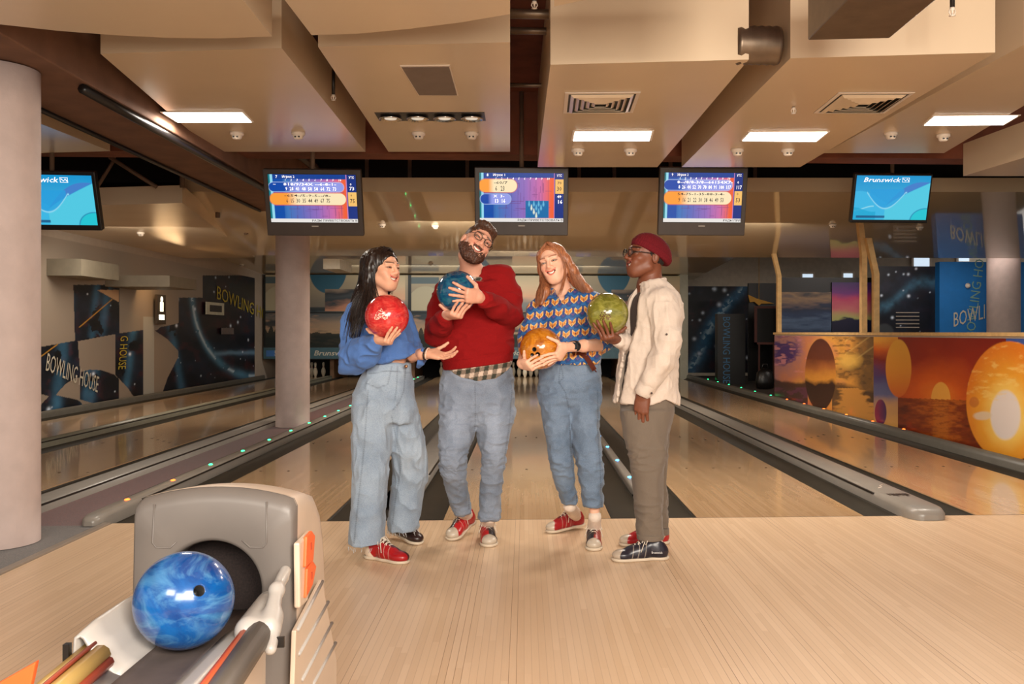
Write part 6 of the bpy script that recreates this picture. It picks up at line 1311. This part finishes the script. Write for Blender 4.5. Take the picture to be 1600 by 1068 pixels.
v.chain([J(856, 470, .0), J(840, 485, 0), J(829, 522, -.02), J(824, 541, -.06)], [.05, .056, .058, .052], .03); v.chain([J(912, 464), J(930, 476, 0), J(937, 505, -.02), J(940, 530, -.05)], [.05, .062, .066, .070], .03)
v.cut(J(940, 537, -.05), (.05, -.05, -1)) if False else None
v.cone(H.w((0, -.02, -.09)), neck+A3((0, -.03, .01)), .050, .058, .006, '-'); v.cone(neck+A3((-.004, -.075, .02)), neck+A3((-.012, -.125, -.065)), .046, .010, .006, '-')
organic('patterned_shirt', v, M_attr('printed shirt cloth', .6, bump=.2, bs=260, sheen=.2), W3, disp=lambda V, N: folds(V, (11, 11, 8), .006, 41), paint=butterflies, smooth=1)
v = Vox(J(845, 492, -.26), J(918, 436, .14), .003)
for q in (-1, 1):
    v.chain([neck+A3((0, .062, .018)), neck+A3((q*.054, .02, .012)), neck+A3((q*.050, -.055, .0)), neck+A3((q*.030-.006, -.102, -.030))], [.010, .011, .012, .009], .01); v.chain([neck+A3((q*.050, -.055, .0)), neck+A3((q*.066-.006, -.098, -.040)), neck+A3((q*.030-.006, -.106, -.032))], [.010, .008, .008], .014)
organic('shirt_collar', v, M_attr('printed shirt cloth', .6), W3, paint=lambda V, N: butterflies(V, N)*.6+A3(srgb(26, 60, 110)[:3])*.4)
v = Vox(J(838, 806, -.28), J(950, 548, .26), .0045)
v.loft(levs(Y, [(550, 850, 937, .105, 0), (562, 848, 938, .11, 0), (585, 843, 938, .12, 0), (610, 843, 938, .122, 0), (630, 846, 936, .105, 0)]), .01)
v.loft(levs(Y, [(615, 844, 890, .105, -.01), (650, 848, 891, .098, -.02), (700, 857, 892, .085, -.04), (722, 860, 894, .08, -.04), (760, 870, 899, .07, .02), (790, 880.5, 902.5, .06, .08)]), .03, rnd=.006)
v.loft(levs(Y, [(615, 888, 937, .105, 0), (650, 892, 936, .098, -.03), (700, 897, 939, .088, -.06), (735, 903, 942, .082, -.07), (770, 909, 942.5, .074, -.05), (799, 913.5, 942, .068, -.04)]), .03, rnd=.006)
dj = denim('slate blue', (78, 96, 118), (130, 148, 170)); ln = [([(876, 566), (873, 596), (884, 614), (889, 640)], 1), ([(889, 650), (893, 720), (902, 788)], 1), ([(934, 610), (934, 670), (938, 735), (940, 796)], 1), ([(876, 566), (880, 590), (873, 598)], 1), ([(845, 568), (890, 571), (938, 569)], 1)]
organic('jeans', v, dj, W3, disp=lambda V, N: folds(V, (13, 13, 18), .007, 51)+.006*folds(V, (14, 14, 32), 1, 5)*(np.exp(-((V[:, 2]-J(0, 725)[2])/.06)**2)+np.exp(-((V[:, 2]-J(0, 612)[2])/.06)**2)), paint=lambda V, N: seam_paint(V, N, ln, .9, .5), smooth=2)
b = MB(); o = A3(W3.location)
def band(b, pts, hw, th):
    """leather strap through the given points"""
    for (p, q) in zip(pts, pts[1:]): 
        t_ = unit(A3(q)-A3(p)); n_ = unit(np.cross(t_, (0, 1, 0))); b.prism([A3(p)+n_*hw, A3(q)+n_*hw, A3(q)-n_*hw, A3(p)-n_*hw], A3((0, th, 0)))
band(b, [J(x, y, d)-o for x, y, d in ((894, 552, -.135), (906, 550, -.137), (915, 556, -.139), (922, 566, -.142), (929, 578, -.139))], .013, .004); b.tube([J(927, 575, -.146)-o, J(932, 581, -.146)-o], .0035, 6); tag(b.build('belt', M('brown leather', (84, 36, 22), .75, spec=.15), W3), 'brown leather belt with hanging end')
wc = J(897, 540.5, -.268); 
v = Vox(wc-.07, wc+.07, .0024); v.cone(wc-A3((.008, -.002, 0)), wc+A3((.008, .004, 0)), .0285, .029, .003); organic('smart_watch', v, M('black watch strap', (24, 24, 26), .35), W3); 
MB().box(-.016, .016, -.004, .003, -.018, .018).build('watch_face', M('watch glass', (12, 12, 16), .08), W3, bevel=.002).location = Vector(tuple(wc+A3((0, -.0305, .002))-o))
ring('bracelet', J(818, 560, -.19), (0.2, -.3, -.9), .028, .0016, M('silver chain', (200, 190, 180), .25, metal=.9), W3)
an = shoe(W3, onZ(854.5, 832.5, 0), -62, .255, ((170, 26, 34), (150, 24, 30), (188, 174, 156), None), .018, .93, 'red and silver bowling shoe turned to the left', 1); an2 = shoe(W3, onZ(928, 861, 0), -4, .26, ((34, 34, 46), (150, 50, 44), (188, 174, 156), None), 0, .95, 'silver toed bowling shoe, mostly navy', 1)
sock(W3, an, J(890, 790, .075), .036); sock(W3, an2, J(929.5, 807, -.045), .036)
Hm = lambda p: H.w((-p[0], p[1], p[2]))
mh = hair_mat('ginger', (112, 62, 38), (196, 128, 86), .4); v = Vox(H.C-A3((.2, .2, .34)), H.C+A3((.34, .2, .17)), .0034); v.ell(Hm((0, -.02, .038)), A3((.083, .102, .088))*H.s, H.R, .01)
v.chain([Hm((-.058, .01, .06)), Hm((-.080, -.01, -.01)), Hm((-.084, -.02, -.08)), J(851, 456, -.07), J(846, 474, -.10)], [.024, .022, .027, .026, .010], .025)
v.chain([Hm((.058, .0, .06)), Hm((.080, -.01, .0)), Hm((.092, -.02, -.07)), J(903, 440, -.02), J(917, 453, -.03), J(929, 459, 0)], [.024, .022, .028, .032, .024, .008], .025); v.chain([Hm((0, -.06, .02)), Hm((0, -.07, -.08)), J(884, 452, .13)], [.06, .055, .03], .02)
v.ell(Hm((-.004, .092, -.022)), (.066, .080, .104), H.R, .010, '-')
hd = organic('hair', v, mh, W3, disp=lambda V, N: folds(V, (70, 70, 6), .0010, 6), smooth=1)
G = lambda pts: [A3(p)-A3(W3.location) for p in pts]; b = MB()
GL = [G([Hm((.006, .052, .118)), Hm((-.050, .050, .085)), Hm((-.076, .038, .02)), Hm((-.082, .025, -.06)), J(850, 448, -.11), J(844, 475, -.13)]), G([Hm((.004, .0, .128)), Hm((-.07, .0, .075)), Hm((-.094, -.01, 0)), Hm((-.104, -.01, -.08)), J(842, 455, -.08), J(840, 488, -.11)]), G([Hm((0, -.04, .125)), Hm((-.066, -.045, .06)), Hm((-.096, -.05, -.02)), Hm((-.112, -.03, -.09)), J(839, 460, -.05), J(838, 484, -.08)])]
GR = [G([Hm((.010, .052, .118)), Hm((.050, .048, .08)), Hm((.070, .042, .02)), Hm((.070, .035, -.06)), J(877, 452, -.12), J(869, 470, -.15)]), G([Hm((.010, .04, .122)), Hm((.062, .03, .075)), Hm((.084, .015, .01)), Hm((.092, .01, -.07)), J(901, 448, -.09), J(908, 458, -.11)]),
      G([Hm((.004, .0, .128)), Hm((.07, -.01, .07)), Hm((.092, -.02, 0)), Hm((.108, -.02, -.07)), J(912, 450, -.06), J(922, 460, -.07)]), G([Hm((0, -.04, .125)), Hm((.066, -.05, .06)), Hm((.092, -.05, -.01)), Hm((.112, -.04, -.06)), J(914, 446, 0), J(930, 457, 0)])]
strands(b, GL, 420, .0014, 3, .008); strands(b, GR[1:], 520, .0014, 4, .008); strands(b, [GR[0], [p+A3((.006, .004, 0)) for p in GR[0]]], 40, .0015, 8, .006); b.build('hair_strands', mh, hd)

# ---------------------------------------------------------------- man in the red cap with the green ball
Y = 4.86; J = mk(Y)
M4 = person('man in a dark red knit cap and open cream shirt holding an olive green ball', Y, (1010, 870))
H = Head(J(1010, 401, -.02), (-.94, -.30, .10), (.10, 0, 1), (1.0, 1.10, 1.0), hair=(20, 15, 13), skin=(122, 72, 48), lip=(126, 62, 52), male=True, open_=1.3, eye=1.0, jaw=1.02)
bc4 = J(949, 490, -.12); m4 = marble('olive', (92, 92, 30), (134, 132, 52), (170, 166, 88), 5, .14, logo=(unit((-.2, -.97, -.02)), .034, .028, (92, 66, 34), 0))
bowling_ball('olive green bowling ball with a dark worn emblem', bc4, m4)
wr, f_, p_ = hand_on_ball(bc4, BR, (.12, -.26, -.95), (-.45, -.75, .10), 1.05)
w2 = J(1004, 614, -.17); f2 = unit((-.08, -.05, -1)); p2 = (.30, .95, 0)
vb = Vox(J(935, 660, -.35)-A3((0, 0, .68)), J(1082, 355, .35), .006)
neck = J(1016, 448, .0); vb.cone(H.w((0, -.03, -.06)), neck, .056, .060, .02); vb.cone(neck, J(1020, 465, .0), .07, .09, .03)
vb.loft(levs(Y, [(620, 990, 1035, .09, 0), (600, 978, 1048, .13, 0), (560, 980, 1050, .13, 0), (510, 988, 1056, .14, 0), (470, 992, 1052, .15, 0), (455, 1002, 1042, .10, 0)]), .02)
vb.chain([J(1034, 478, -.15), J(1036, 555, -.20), J(1005, 606, -.18)], [.05, .042, .03], .02); vb.chain([J(1024, 476, .13), J(1008, 546, .13), J(1008, 546, .13)*.3+A3(wr)*.7], [.05, .04, .03], .02)
for a in (((1010, 640, -.08), (1012, 720, -.09), (1016, 825, -.085)), ((1020, 640, .09), (1024, 720, .10), (1028, 805, .12))): vb.chain([J(*a[0]), J(*a[1]), J(*a[2])], [.064, .048, .03], .01)
vh = Vox(H.C-.18, H.C+.18, .0021); H.build(vh); vh.cone(H.w((0, -.03, -.06)), neck, .056, .060, .02); vh.cut(H.w((0, 0, -.145)), (0, 0, -1), .002)
v1 = Vox(A3(wr)-.21, A3(wr)+.21, .0024); hand(v1, wr, f_, p_, 1, 1.05, spread=14, ball=(bc4, BR), thumb=(.75, -.2, .6), fore=A3(wr)*.6+J(1008, 546, .13)*.4, fr=.034, wr=.028)
v2 = Vox(A3(w2)-.22, A3(w2)+.2, .0024); hand(v2, w2, f2, p2, 1, 1.05, curl=(18, 22, 12), spread=3, thumb=(-.35, .1, -.95), fore=J(1008, 600, -.175), fr=.034, wr=.030, extra=(6, 0, 4, 10))
organic('body', [vb, vh, v1, v2], skin_mat('deep brown', .03), M4, paint=lambda V, N: H.paint(V, SK((118, 68, 46))(V, N))); H.extras(M4, gaze=(0, 0), iris=(36, 22, 16))
# dark t-shirt, open shirt
v = Vox(J(950, 640, -.3), J(1076, 448, .3), .0045); v.loft(levs(Y, [(630, 971, 1050, .135, 0), (605, 972, 1052, .14, 0), (560, 978, 1054, .145, 0), (520, 985, 1058, .15, 0), (480, 986, 1058, .16, 0), (464, 991, 1050, .14, 0), (454, 999, 1040, .10, 0)]), .01); v.cone(H.w((0, -.02, -.09)), neck+A3((-.01, 0, 0)), .063, .070, .006, '-')
organic('t_shirt', v, cloth('dark brown jersey', (74, 62, 58), .9, 300, .2), M4, disp=lambda V, N: folds(V, (10, 10, 6), .004, 61))
v = Vox(J(948, 645, -.36), J(1084, 428, .33), .0042)
v.loft(levs(Y, [(645, 957, 1061, .165, 0), (628, 958, 1061, .165, 0), (600, 962, 1059, .165, 0), (570, 967, 1058, .165, 0), (540, 972, 1061, .165, 0), (510, 977, 1065, .17, 0), (482, 981, 1066, .175, 0), (462, 986, 1059, .15, 0), (450, 994, 1050, .115, 0), (441, 1001, 1041, .09, 0), (436, 1008, 1036, .075, 0)]), .01)
v.chain([J(1034, 470, -.13), J(1040, 495, -.17), J(1044, 530, -.20), J(1034, 562, -.21)], [.07, .068, .064, .060], .03); v.chain([J(1034, 562, -.21), J(1018, 592, -.195)], [.060, .052], .02); v.cone(J(1018, 592, -.195), J(1009, 606, -.18), .047, .042, .006)
v.chain([J(1024, 474, .13), J(1016, 515, .17), J(1008, 546, .13)], [.065, .06, .056], .03); pass
px_, py_ = projXYZ(*v.grid()); X_, Y_, Z_ = v.grid()
eR = np.interp(py_, [436, 455, 480, 510, 527, 560, 604, 640], [1004, 1001.5, 998.5, 996, 990, 983, 975, 969]); eL = np.interp(py_, [436, 455, 480, 497, 513, 560, 604, 640], [990, 985, 979, 979, 980, 973.5, 967.5, 963])
car = np.maximum(px_-eR, eL-px_)/299.; car = np.maximum(car, (Y_-(Y-.01))); car = np.maximum(car, (Z_-J(0, 434)[2])); 
v.f = np.maximum(-car, v.f).astype(np.float32); e_, c_ = J(1008, 546, .13), A3(wr); v.chain([J(1012, 530, .15), e_, e_*.5+c_*.5, e_*.22+c_*.78], [.05, .054, .048, .040], .02); v.cone(e_*.24+c_*.76, e_*.1+c_*.9, .040, .037, .008)
v.cone(H.w((0, -.02, -.09)), neck+A3((-.004, 0, .0)), .061, .066, .004, '-')
hc = np.interp(px_, [955, 968, 980, 1010, 1040, 1056, 1063], [628, 628, 630, 633, 624, 630, 634]); v.f = np.where(Z_ < J(0, 600)[2], np.maximum(v.f, (py_-hc)/299), v.f).astype(np.float32)
mat_cr = cloth('cream linen', (208, 192, 178), .85, 260, .25, .05, .15)
organic('open_shirt', v, mat_cr, M4, disp=lambda V, N: folds(V, (17, 14, 4), .0055, 71)+folds(V, (9, 9, 16), .004, 72)+folds(V, (30, 24, 16), .0015, 73), smooth=1)
for (x, y, d) in ((1041.5, 522, -.272), (1018, 614, -.235), (981, 462, -.1)): MB().lathe([(.0005, 0), (.0055, 0), (.0055, .002), (.0005, .002)], 12, Matrix.Rotation(math.pi/2, 4, 'X')).build('shirt_button', M('dark button', (60, 44, 38), .4), M4).location = Vector(tuple(J(x, y, d)-A3(M4.location)))
v = Vox(wrc := J(1007, 608, -.18)-.1, wrc+.2, .0036); v.cone(J(1013, 599, -.187), J(1006.5, 609, -.18), .048, .0475, .004); v.cone(J(1020, 588, -.19), J(1000, 621, -.175), .032, .032, .004, '-'); organic('shirt_cuff', v, mat_cr, M4, disp=lambda V, N: folds(V, (18, 18, 18), .002, 75))
v = Vox(J(985, 466, -.16), J(1045, 428, .16), .003); cc_ = J(1019, 441, 0); v.chain([cc_+A3((math.cos(t)*.071-.004, math.sin(t)*.075, .016*math.cos(t))) for t in np.linspace(-2.6, 2.6, 15)], [.0085]*15, .01); organic('band_collar', v, mat_cr, M4)
# trousers
v = Vox(J(955, 852, -.28), J(1068, 600, .32), .0045)
v.loft(levs(Y, [(612, 970, 1055, .14, 0), (640, 971, 1053, .145, 0), (662, 973, 1047, .13, 0)]), .01)
v.loft(levs(Y, [(640, 970, 1050, .095, -.07), (670, 973.5, 1045, .092, -.08), (720, 984, 1037, .085, -.09), (770, 991, 1035, .078, -.09), (810, 994.5, 1035, .072, -.09), (841, 996, 1036, .07, -.09)]), .03, rnd=.006)
v.loft(levs(Y, [(640, 978, 1052, .09, .08), (670, 982, 1046, .088, .09), (720, 992, 1042, .082, .10), (770, 998, 1042, .076, .12), (832, 1003, 1044, .07, .13)]), .03, rnd=.006)
gm = cloth('grey brown twill', (112, 100, 88), .85, 420, .3, .1, .15)
organic('trousers', v, gm, M4, disp=lambda V, N: folds(V, (12, 12, 7), .005, 81)+.005*folds(V, (14, 14, 28), 1, 5)*(np.exp(-((V[:, 2]-J(0, 715)[2])/.09)**2)+np.exp(-((V[:, 2]-J(0, 800)[2])/.09)**2)), smooth=2)
for (l, r, y0, y1, dy, bb) in ((995, 1037, 830, 845, -.09, .074), (1002, 1045, 821, 836, .13, .073)):
    v = Vox(J(l-8, y1+6, dy-.12), J(r+8, y0-6, dy+.12), .004); v.loft(levs(Y, [(y1, l, r, bb, dy), ((y0+y1)/2, l, r, bb, dy), (y0, l, r, bb, dy)]), .004, rnd=.006); organic('trouser_cuff', v, gm, M4, disp=lambda V, N: folds(V, (16, 16, 16), .002, 82))
an = shoe(M4, onZ(956.5, 876, 0), -84, .295, ((36, 34, 44), (36, 34, 44), (176, 160, 142), None), 0, 1.0, 'navy bowling shoe with a silver toe', 1); an2 = shoe(M4, onZ(968, 852, 0), -80, .285, ((176, 40, 40), (170, 30, 36), (186, 172, 154), None), 0, .98, 'red bowling shoe with a silver toe on the far foot', 1)
b = MB(); put_text('shoe_lettering', 'Brunswick', M('pale lettering', (200, 196, 190), .5), J(1018, 863, -.232)-A3(M4.location), (1, 0, -.02), (0, .25, .97), .011, M4, width=.055); b.bm.free()
sock(M4, an, J(1020, 842, -.09), .038); sock(M4, an2, J(1028, 832, .13), .037)
v = Vox(H.C-.18, H.C+.18, .0026); v.ell(H.w((0, -.02, .03)), A3((.0765, .096, .084))*H.s, H.R, .01); v.ell(H.w((0, .075, -.03)), A3((.1, .087, .12))*H.s, H.R, .008, '-'); v.ell(H.w((0, -.02, -.10)), A3((.12, .14, .065)), H.R, .01, '-')
organic('hair', v, hair_mat('short black', (8, 6, 6), (26, 20, 18), .7), M4, disp=lambda V, N: folds(V, (90, 90, 90), .002, 9), smooth=0)
v = Vox(H.C-.19, H.C+.19, .0028); Rc = H.R @ np.array(Matrix.Rotation(math.radians(24), 3, 'X')); v.ell(H.w((0, -.020, .040)), A3((.083, .110, .080)), Rc, .01); v.ell(H.w((0, -.034, .028)), A3((.083, .106, .066)), Rc, .02); v.cut(H.w((0, .085, .062)), -(Rc[:, 2]), .006)
lowp = H.w((0, .085, .062)); 
organic('knit_cap', v, cloth('dark red knit', (98, 20, 28), .95, 260, .6, .2, 0), M4, disp=lambda V, N: .004*((((V-lowp) @ Rc[:, 2]) < .032))+.0009*np.sin(((V-H.C) @ Rc[:, 1])*700), smooth=1)
glasses(M4, H, .0225, .0185, .101, .008, .0026, 'thick dark framed glasses')
# ================================================================== BALL RETURN IN THE FOREGROUND
mat_hf = M('warm grey hood front', (104, 97, 92), .42, var=.05); mat_hs = M('beige hood shell', (206, 186, 166), .4, var=.03); mat_or = M('orange plastic', (240, 104, 48), .4, var=.03)
mat_tr = M('pale trough plastic', (176, 170, 164), .3, var=.03); mat_belt = M('dark rubber track', (84, 74, 70), .55, var=.15, scale=14)
YF = 2.40
XLft, XRgt = onY(201, 900, YF)[0], onY(457, 900, YF)[0]; xm = (XLft+XRgt)/2; hw = (XRgt-XLft)/2
BRT = thing('ball_return', 'grey and beige ball return hood with a round opening and white trough', 'ball return', (xm, YF, 0)); o0 = A3(BRT.location)
ztop = onY(330, 765, YF)[2]; zcor = onY(450, 784, YF)[2]; bcF = A3(onY(288, 937, 2.14)); hc = A3(onY(326, 926, YF)); hr_ = 76/F*YF
# front face with round hole (outline ring bridged to the circle)
N_ = 96; out, inn = [], []
for i in range(N_):
    a = 2*math.pi*i/N_; cx_, cz_ = math.cos(a), math.sin(a); 
    # ray from hole centre to rounded outline
    hx, hz = hc[0]-xm, hc[2]; t_ = 1e9
    if cx_ > 1e-6: t_ = min(t_, (hw-hx)/cx_)
    if cx_ < -1e-6: t_ = min(t_, (-hw-hx)/cx_)
    if cz_ < -1e-6: t_ = min(t_, (.02-hz)/cz_)
    if cz_ > 1e-6:
        lo_, hi_ = 0., 3.
        for _ in range(40):
            md_ = (lo_+hi_)/2; x_ = hx+cx_*md_; e_ = abs(x_)/hw; zt_ = ztop-(ztop-zcor)*min(e_, 1)**2-.015*max(0, (min(e_, 1)-.93)/.07)**2
            if hz+cz_*md_ > zt_ or e_ > 1: hi_ = md_
            else: lo_ = md_
        t_ = min(t_, lo_)
    out.append((hx+cx_*t_, hz+cz_*t_)); inn.append((hx+cx_*hr_, hz+cz_*hr_*1.0))
b = MB(); lean = lambda z: .05*(z-.3)
def ringv(pts, y): return [b.bm.verts.new((x, y+lean(z), z)) for x, z in pts]
sc = lambda pts, f: [(xx*f, zz if zz < .1 else .02+(zz-.02)*f) for xx, zz in pts]
A = ringv(sc(out, 1.0), .035); A1 = ringv(sc(out, .985), .008); A2 = ringv(sc(out, .95), .0)
hx, hz = hc[0]-xm, hc[2]; cs = lambda f: [(hx+(x-hx)*f, hz+(z-hz)*f) for x, z in inn]
B1 = ringv(cs(1.10), .0); B2 = ringv(cs(1.04), .003); B3 = ringv(cs(1.0), .016); B4 = ringv(cs(.99), .12)
for P_, Q_ in ((A, A1), (A1, A2), (A2, B1), (B1, B2), (B2, B3), (B3, B4)):
    for i in range(N_): f = b.bm.faces.new([P_[i], P_[(i+1) % N_], Q_[(i+1) % N_], Q_[i]]); f.smooth = True
b.build('hood_front', mat_hf, BRT)
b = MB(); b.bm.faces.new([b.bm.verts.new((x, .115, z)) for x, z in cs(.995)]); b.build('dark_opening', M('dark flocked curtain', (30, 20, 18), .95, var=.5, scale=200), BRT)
# raised panel line above the hole
def edge_line(pts, y=-.001): return [Vector((p[0]-xm, p[1]-YF+y, p[2])) for p in pts]
pl = [onY(x, yy, YF+.03*0) for x, yy in ((236, 790), (234, 850), (240, 857), (262, 858), (272, 848))]; pr = [onY(x, yy, YF) for x, yy in ((375, 846), (388, 857), (408, 857), (414, 850), (413, 786))]
for q in (pl, pr):
    b = MB(); b.tube([Vector((p[0]-xm, lean(p[2])-.0, p[2])) for p in q], .0022, 6); b.build('pressed_line', mat_hf, BRT)
# shell: side profile lofted back
prof_n = 20; depth = .50; rows_ = []
for j, (yb, f, drop) in enumerate(((.03, 1.0, 0), (.05, 1.0, 0.0), (.16, .985, .012), (.27, .96, .04), (.36, .93, .10), (.43, .90, .19), (.475, .88, .33), (.485, .88, .50))):
    ring_ = []
    for i in range(N_):
        x, z = out[i]; ring_.append((x*(.995 if j == 0 else f if z > .1 else 1.0), yb+lean(z) if z > .3 else yb, min(z, max(.02, z if z <= .02 else .02+(z-.02)*(1-drop/ztop)))))
    rows_.append(ring_)
b = MB(); RR = [[b.bm.verts.new(p) for p in r] for r in rows_]
for P_, Q_ in zip(RR, RR[1:]):
    for i in range(N_):
        f = b.bm.faces.new([P_[i], P_[(i+1) % N_], Q_[(i+1) % N_], Q_[i]]); f.smooth = True
b.bm.faces.new(RR[-1]); b.build('hood_shell', mat_hs, BRT)
# diagonal fins on the right flank, button console
D = lambda px, py, Y: A3(onY(px, py, Y))-o0
xs = hw+.004
def onflank(px, py, xx=None): q = onX(px, py, xm+(xx or xs)); return A3(q)-o0
q = [onflank(x, y) for x, y in ((497, 905), (520, 1030), (520, 1075), (452, 1075), (455, 985))]; MB().prism(q, (.012, 0, 0)).build('flank_panel', mat_hs, BRT, bevel=.003)
for (a, c) in (((497, 908), (457, 984)), ((506, 940), (459, 1022)), ((512, 973), (464, 1062)), ((518, 1004), (482, 1068))):
    p, q = onflank(*a), onflank(*c); b = MB(); b.tube([p+A3((.012, 0, 0)), q+A3((.012, 0, 0))], .0055, 8); b.build('side_fin', mat_tr, BRT)
p0, p1 = onflank(458, 848), onflank(459, 950); p2, p3 = onflank(478, 828), onflank(472, 938)
b = MB(); b.prism([p0, p1, p3, p2], (.016, 0, 0)); b.build('button_console', mat_hs, BRT, bevel=.005)
for (pts, l) in ((((474, 838), (472, 886), (484, 876), (487, 836), (482, 829)), 'orange upper button'), (((475, 888), (473, 934), (483, 914), (489, 884), (484, 876)), 'orange lower button')):
    q = [onflank(x, y, xs+.014) for x, y in pts]; b = MB(); b.prism(q, (.010, 0, 0)); o = b.build('push_button', mat_or, BRT, bevel=.003); tag(o, l)
    c_ = sum(A3(v) for v in q)/len(q); MB().box(.0102, .0112, -.006, .006, -.009, .009).build('button_symbol', M('faded symbol', (200, 70, 40), .5), o).location = tuple(c_)
# trough: swept cross-section coming towards the viewer
zc = bcF[2]-BR; xc = bcF[0]-xm
def sweep(name, prof, ys, mat, close=True, th=.006, par=BRT):
    b = MB(); rings = []
    for (y, f, dx, dz) in ys: rings.append([b.bm.verts.new((xc+dx+x*f, y, zc+dz+z)) for x, z in prof]); 
    for P_, Q_ in zip(rings, rings[1:]):
        for i in range(len(prof)-1): f_ = b.bm.faces.new([P_[i], P_[i+1], Q_[i+1], Q_[i]]); f_.smooth = True
    o = b.build(name, mat, par); md = o.modifiers.new('thickness', 'SOLIDIFY'); md.thickness = th; return o
ys = [(.05, 1, .02, .0), (-.1, 1, .01, 0), (-.3, 1, 0, -.0), (-.5, 1.02, -.0, 0), (-.75, 1.05, -.0, 0), (-1.0, 1.1, 0, 0)]
sweep('ball_track', [(-.064, .004), (-.05, -.002), (-.02, -.006), (.02, -.006), (.05, -.002), (.064, .004)], ys, mat_belt)
lp = [(-.064, .004), (-.085, .012), (-.105, .030), (-.118, .055), (-.132, .062), (-.146, .088), (-.156, .094), (-.168, .088), (-.172, .05), (-.172, -.05)]
o = sweep('left_trough_wall', lp, [(.02, 1, .02, 0), (-.08, 1, .01, 0), (-.2, 1, 0, 0), (-.34, 1, -.0, -.0), (-.42, 1.0, -.0, -.01)], mat_tr)
lp2 = [(-.064, .004), (-.085, .012), (-.100, .02), (-.108, .022), (-.112, -.03)]
sweep('left_trough_wall', lp2, [(-.42, 1, 0, -.01), (-.6, 1, 0, -.0), (-1.0, 1.05, 0, 0)], mat_tr)
rp = [(.064, .004), (.09, .016), (.112, .02), (.120, .022), (.124, -.03)]
sweep('right_trough_wall', rp, [(.02, 1, .02, 0), (-.2, 1, 0, 0), (-.6, 1, 0, 0), (-1.0, 1.05, 0, 0)], mat_tr)
# cradle with handle on the right
v = Vox(o0+A3((xc+.06, -.42, zc-.08)), o0+A3((xc+.30, .06, zc+.20)), .0032); W_ = lambda x, y, z: o0+A3((xc+x, y, zc+z))
v.cone(W_(.128, -.04, .035), W_(.140, -.24, .030), .030, .034, .02); v.cone(W_(.165, -.02, .11), W_(.172, -.13, .092), .014, .015, .02); v.cone(W_(.172, -.13, .092), W_(.185, -.24, .045), .015, .020, .02); v.cone(W_(.185, -.20, .045), W_(.20, -.29, .005), .020, .014, .02)
v.cone(W_(.165, -.05, .095), W_(.14, -.06, .05), .012, .014, .012); organic('rail_bracket', v, mat_tr, BRT)
MB().box(xc+.195, xc+.225, -.27, -.262, zc+.0, zc+.024).build('screw_cover', mat_black, BRT)
b = MB(); b.tube([(xc+.165, -.22, zc+.028), (xc+.175, -.6, zc+.005), (xc+.18, -1.0, zc-.01)], .030, 16); b.build('guide_rail', M('grey rubber rail', (104, 96, 88), .45), BRT)
b = MB(); b.tube([(xc+.135, -.22, zc+.035), (xc+.142, -.6, zc+.015), (xc+.147, -1.0, zc+.0)], .011, 8); b.build('orange_strip', mat_or, BRT)
b = MB(); b.tube([(xc-.150, -.40, zc+.042), (xc-.150, -.62, zc+.03), (xc-.150, -1.0, zc+.02)], .017, 10); b.tube([(xc-.122, -.40, zc+.036), (xc-.122, -.62, zc+.026), (xc-.122, -1.0, zc+.016)], .021, 10); b.build('yellow_guide_rail', M('yellow rail', (224, 186, 104), .35), BRT)
b = MB(); b.tube([(xc-.104, -.405, zc+.022), (xc-.104, -.62, zc+.010), (xc-.104, -1.0, zc-.0)], .012, 8); b.tube([(xc-.137, -.395, zc+.058), (xc-.137, -.62, zc+.046), (xc-.137, -1.0, zc+.035)], .005, 8); b.build('red_strip', M('red strip', (190, 84, 54), .4), BRT)
b = MB(); b.box(xc-.182, xc-.170, -.44, -.425, zc+.0, zc+.07); b.build('end_bracket', mat_black, BRT)
# hollow carrying pedestal below the trough and the orange blade at the lower left
b = MB(); b.box(xc-.10, xc+.11, -.95, .03, .0, zc-.05); b.build('pedestal', mat_hs, BRT, bevel=.01)
b = MB(); q = [onY(x, y, 1.75) for x, y in ((-30, 1082), (56, 1033), (50, 1062), (40, 1100), (-30, 1110))]; b.prism([A3(v)-o0 for v in q], (0, .015, 0)); b.build('orange_blade', mat_or, BRT, bevel=.003)
b = MB(); q = D(524, 1058, 2.62); b.prism([(q[0]-.035, q[1]-.2, .0), (q[0]+.02, q[1]-.2, .0), (q[0]+.02, q[1], .03), (q[0]+.012, q[1], .10), (q[0]-.02, q[1]-.01, .10)], (0, .05, 0)); b.build('floor_foot', mat_black, BRT, bevel=.004)
m5 = marble('royal blue', (4, 44, 110), (12, 92, 164), (90, 150, 190), 3.2, .2)
fb = bowling_ball('blue and white swirled bowling ball rolling out of the ball return', bcF, m5, holes=(((.60, -.78, .42), .0125),), group=None)
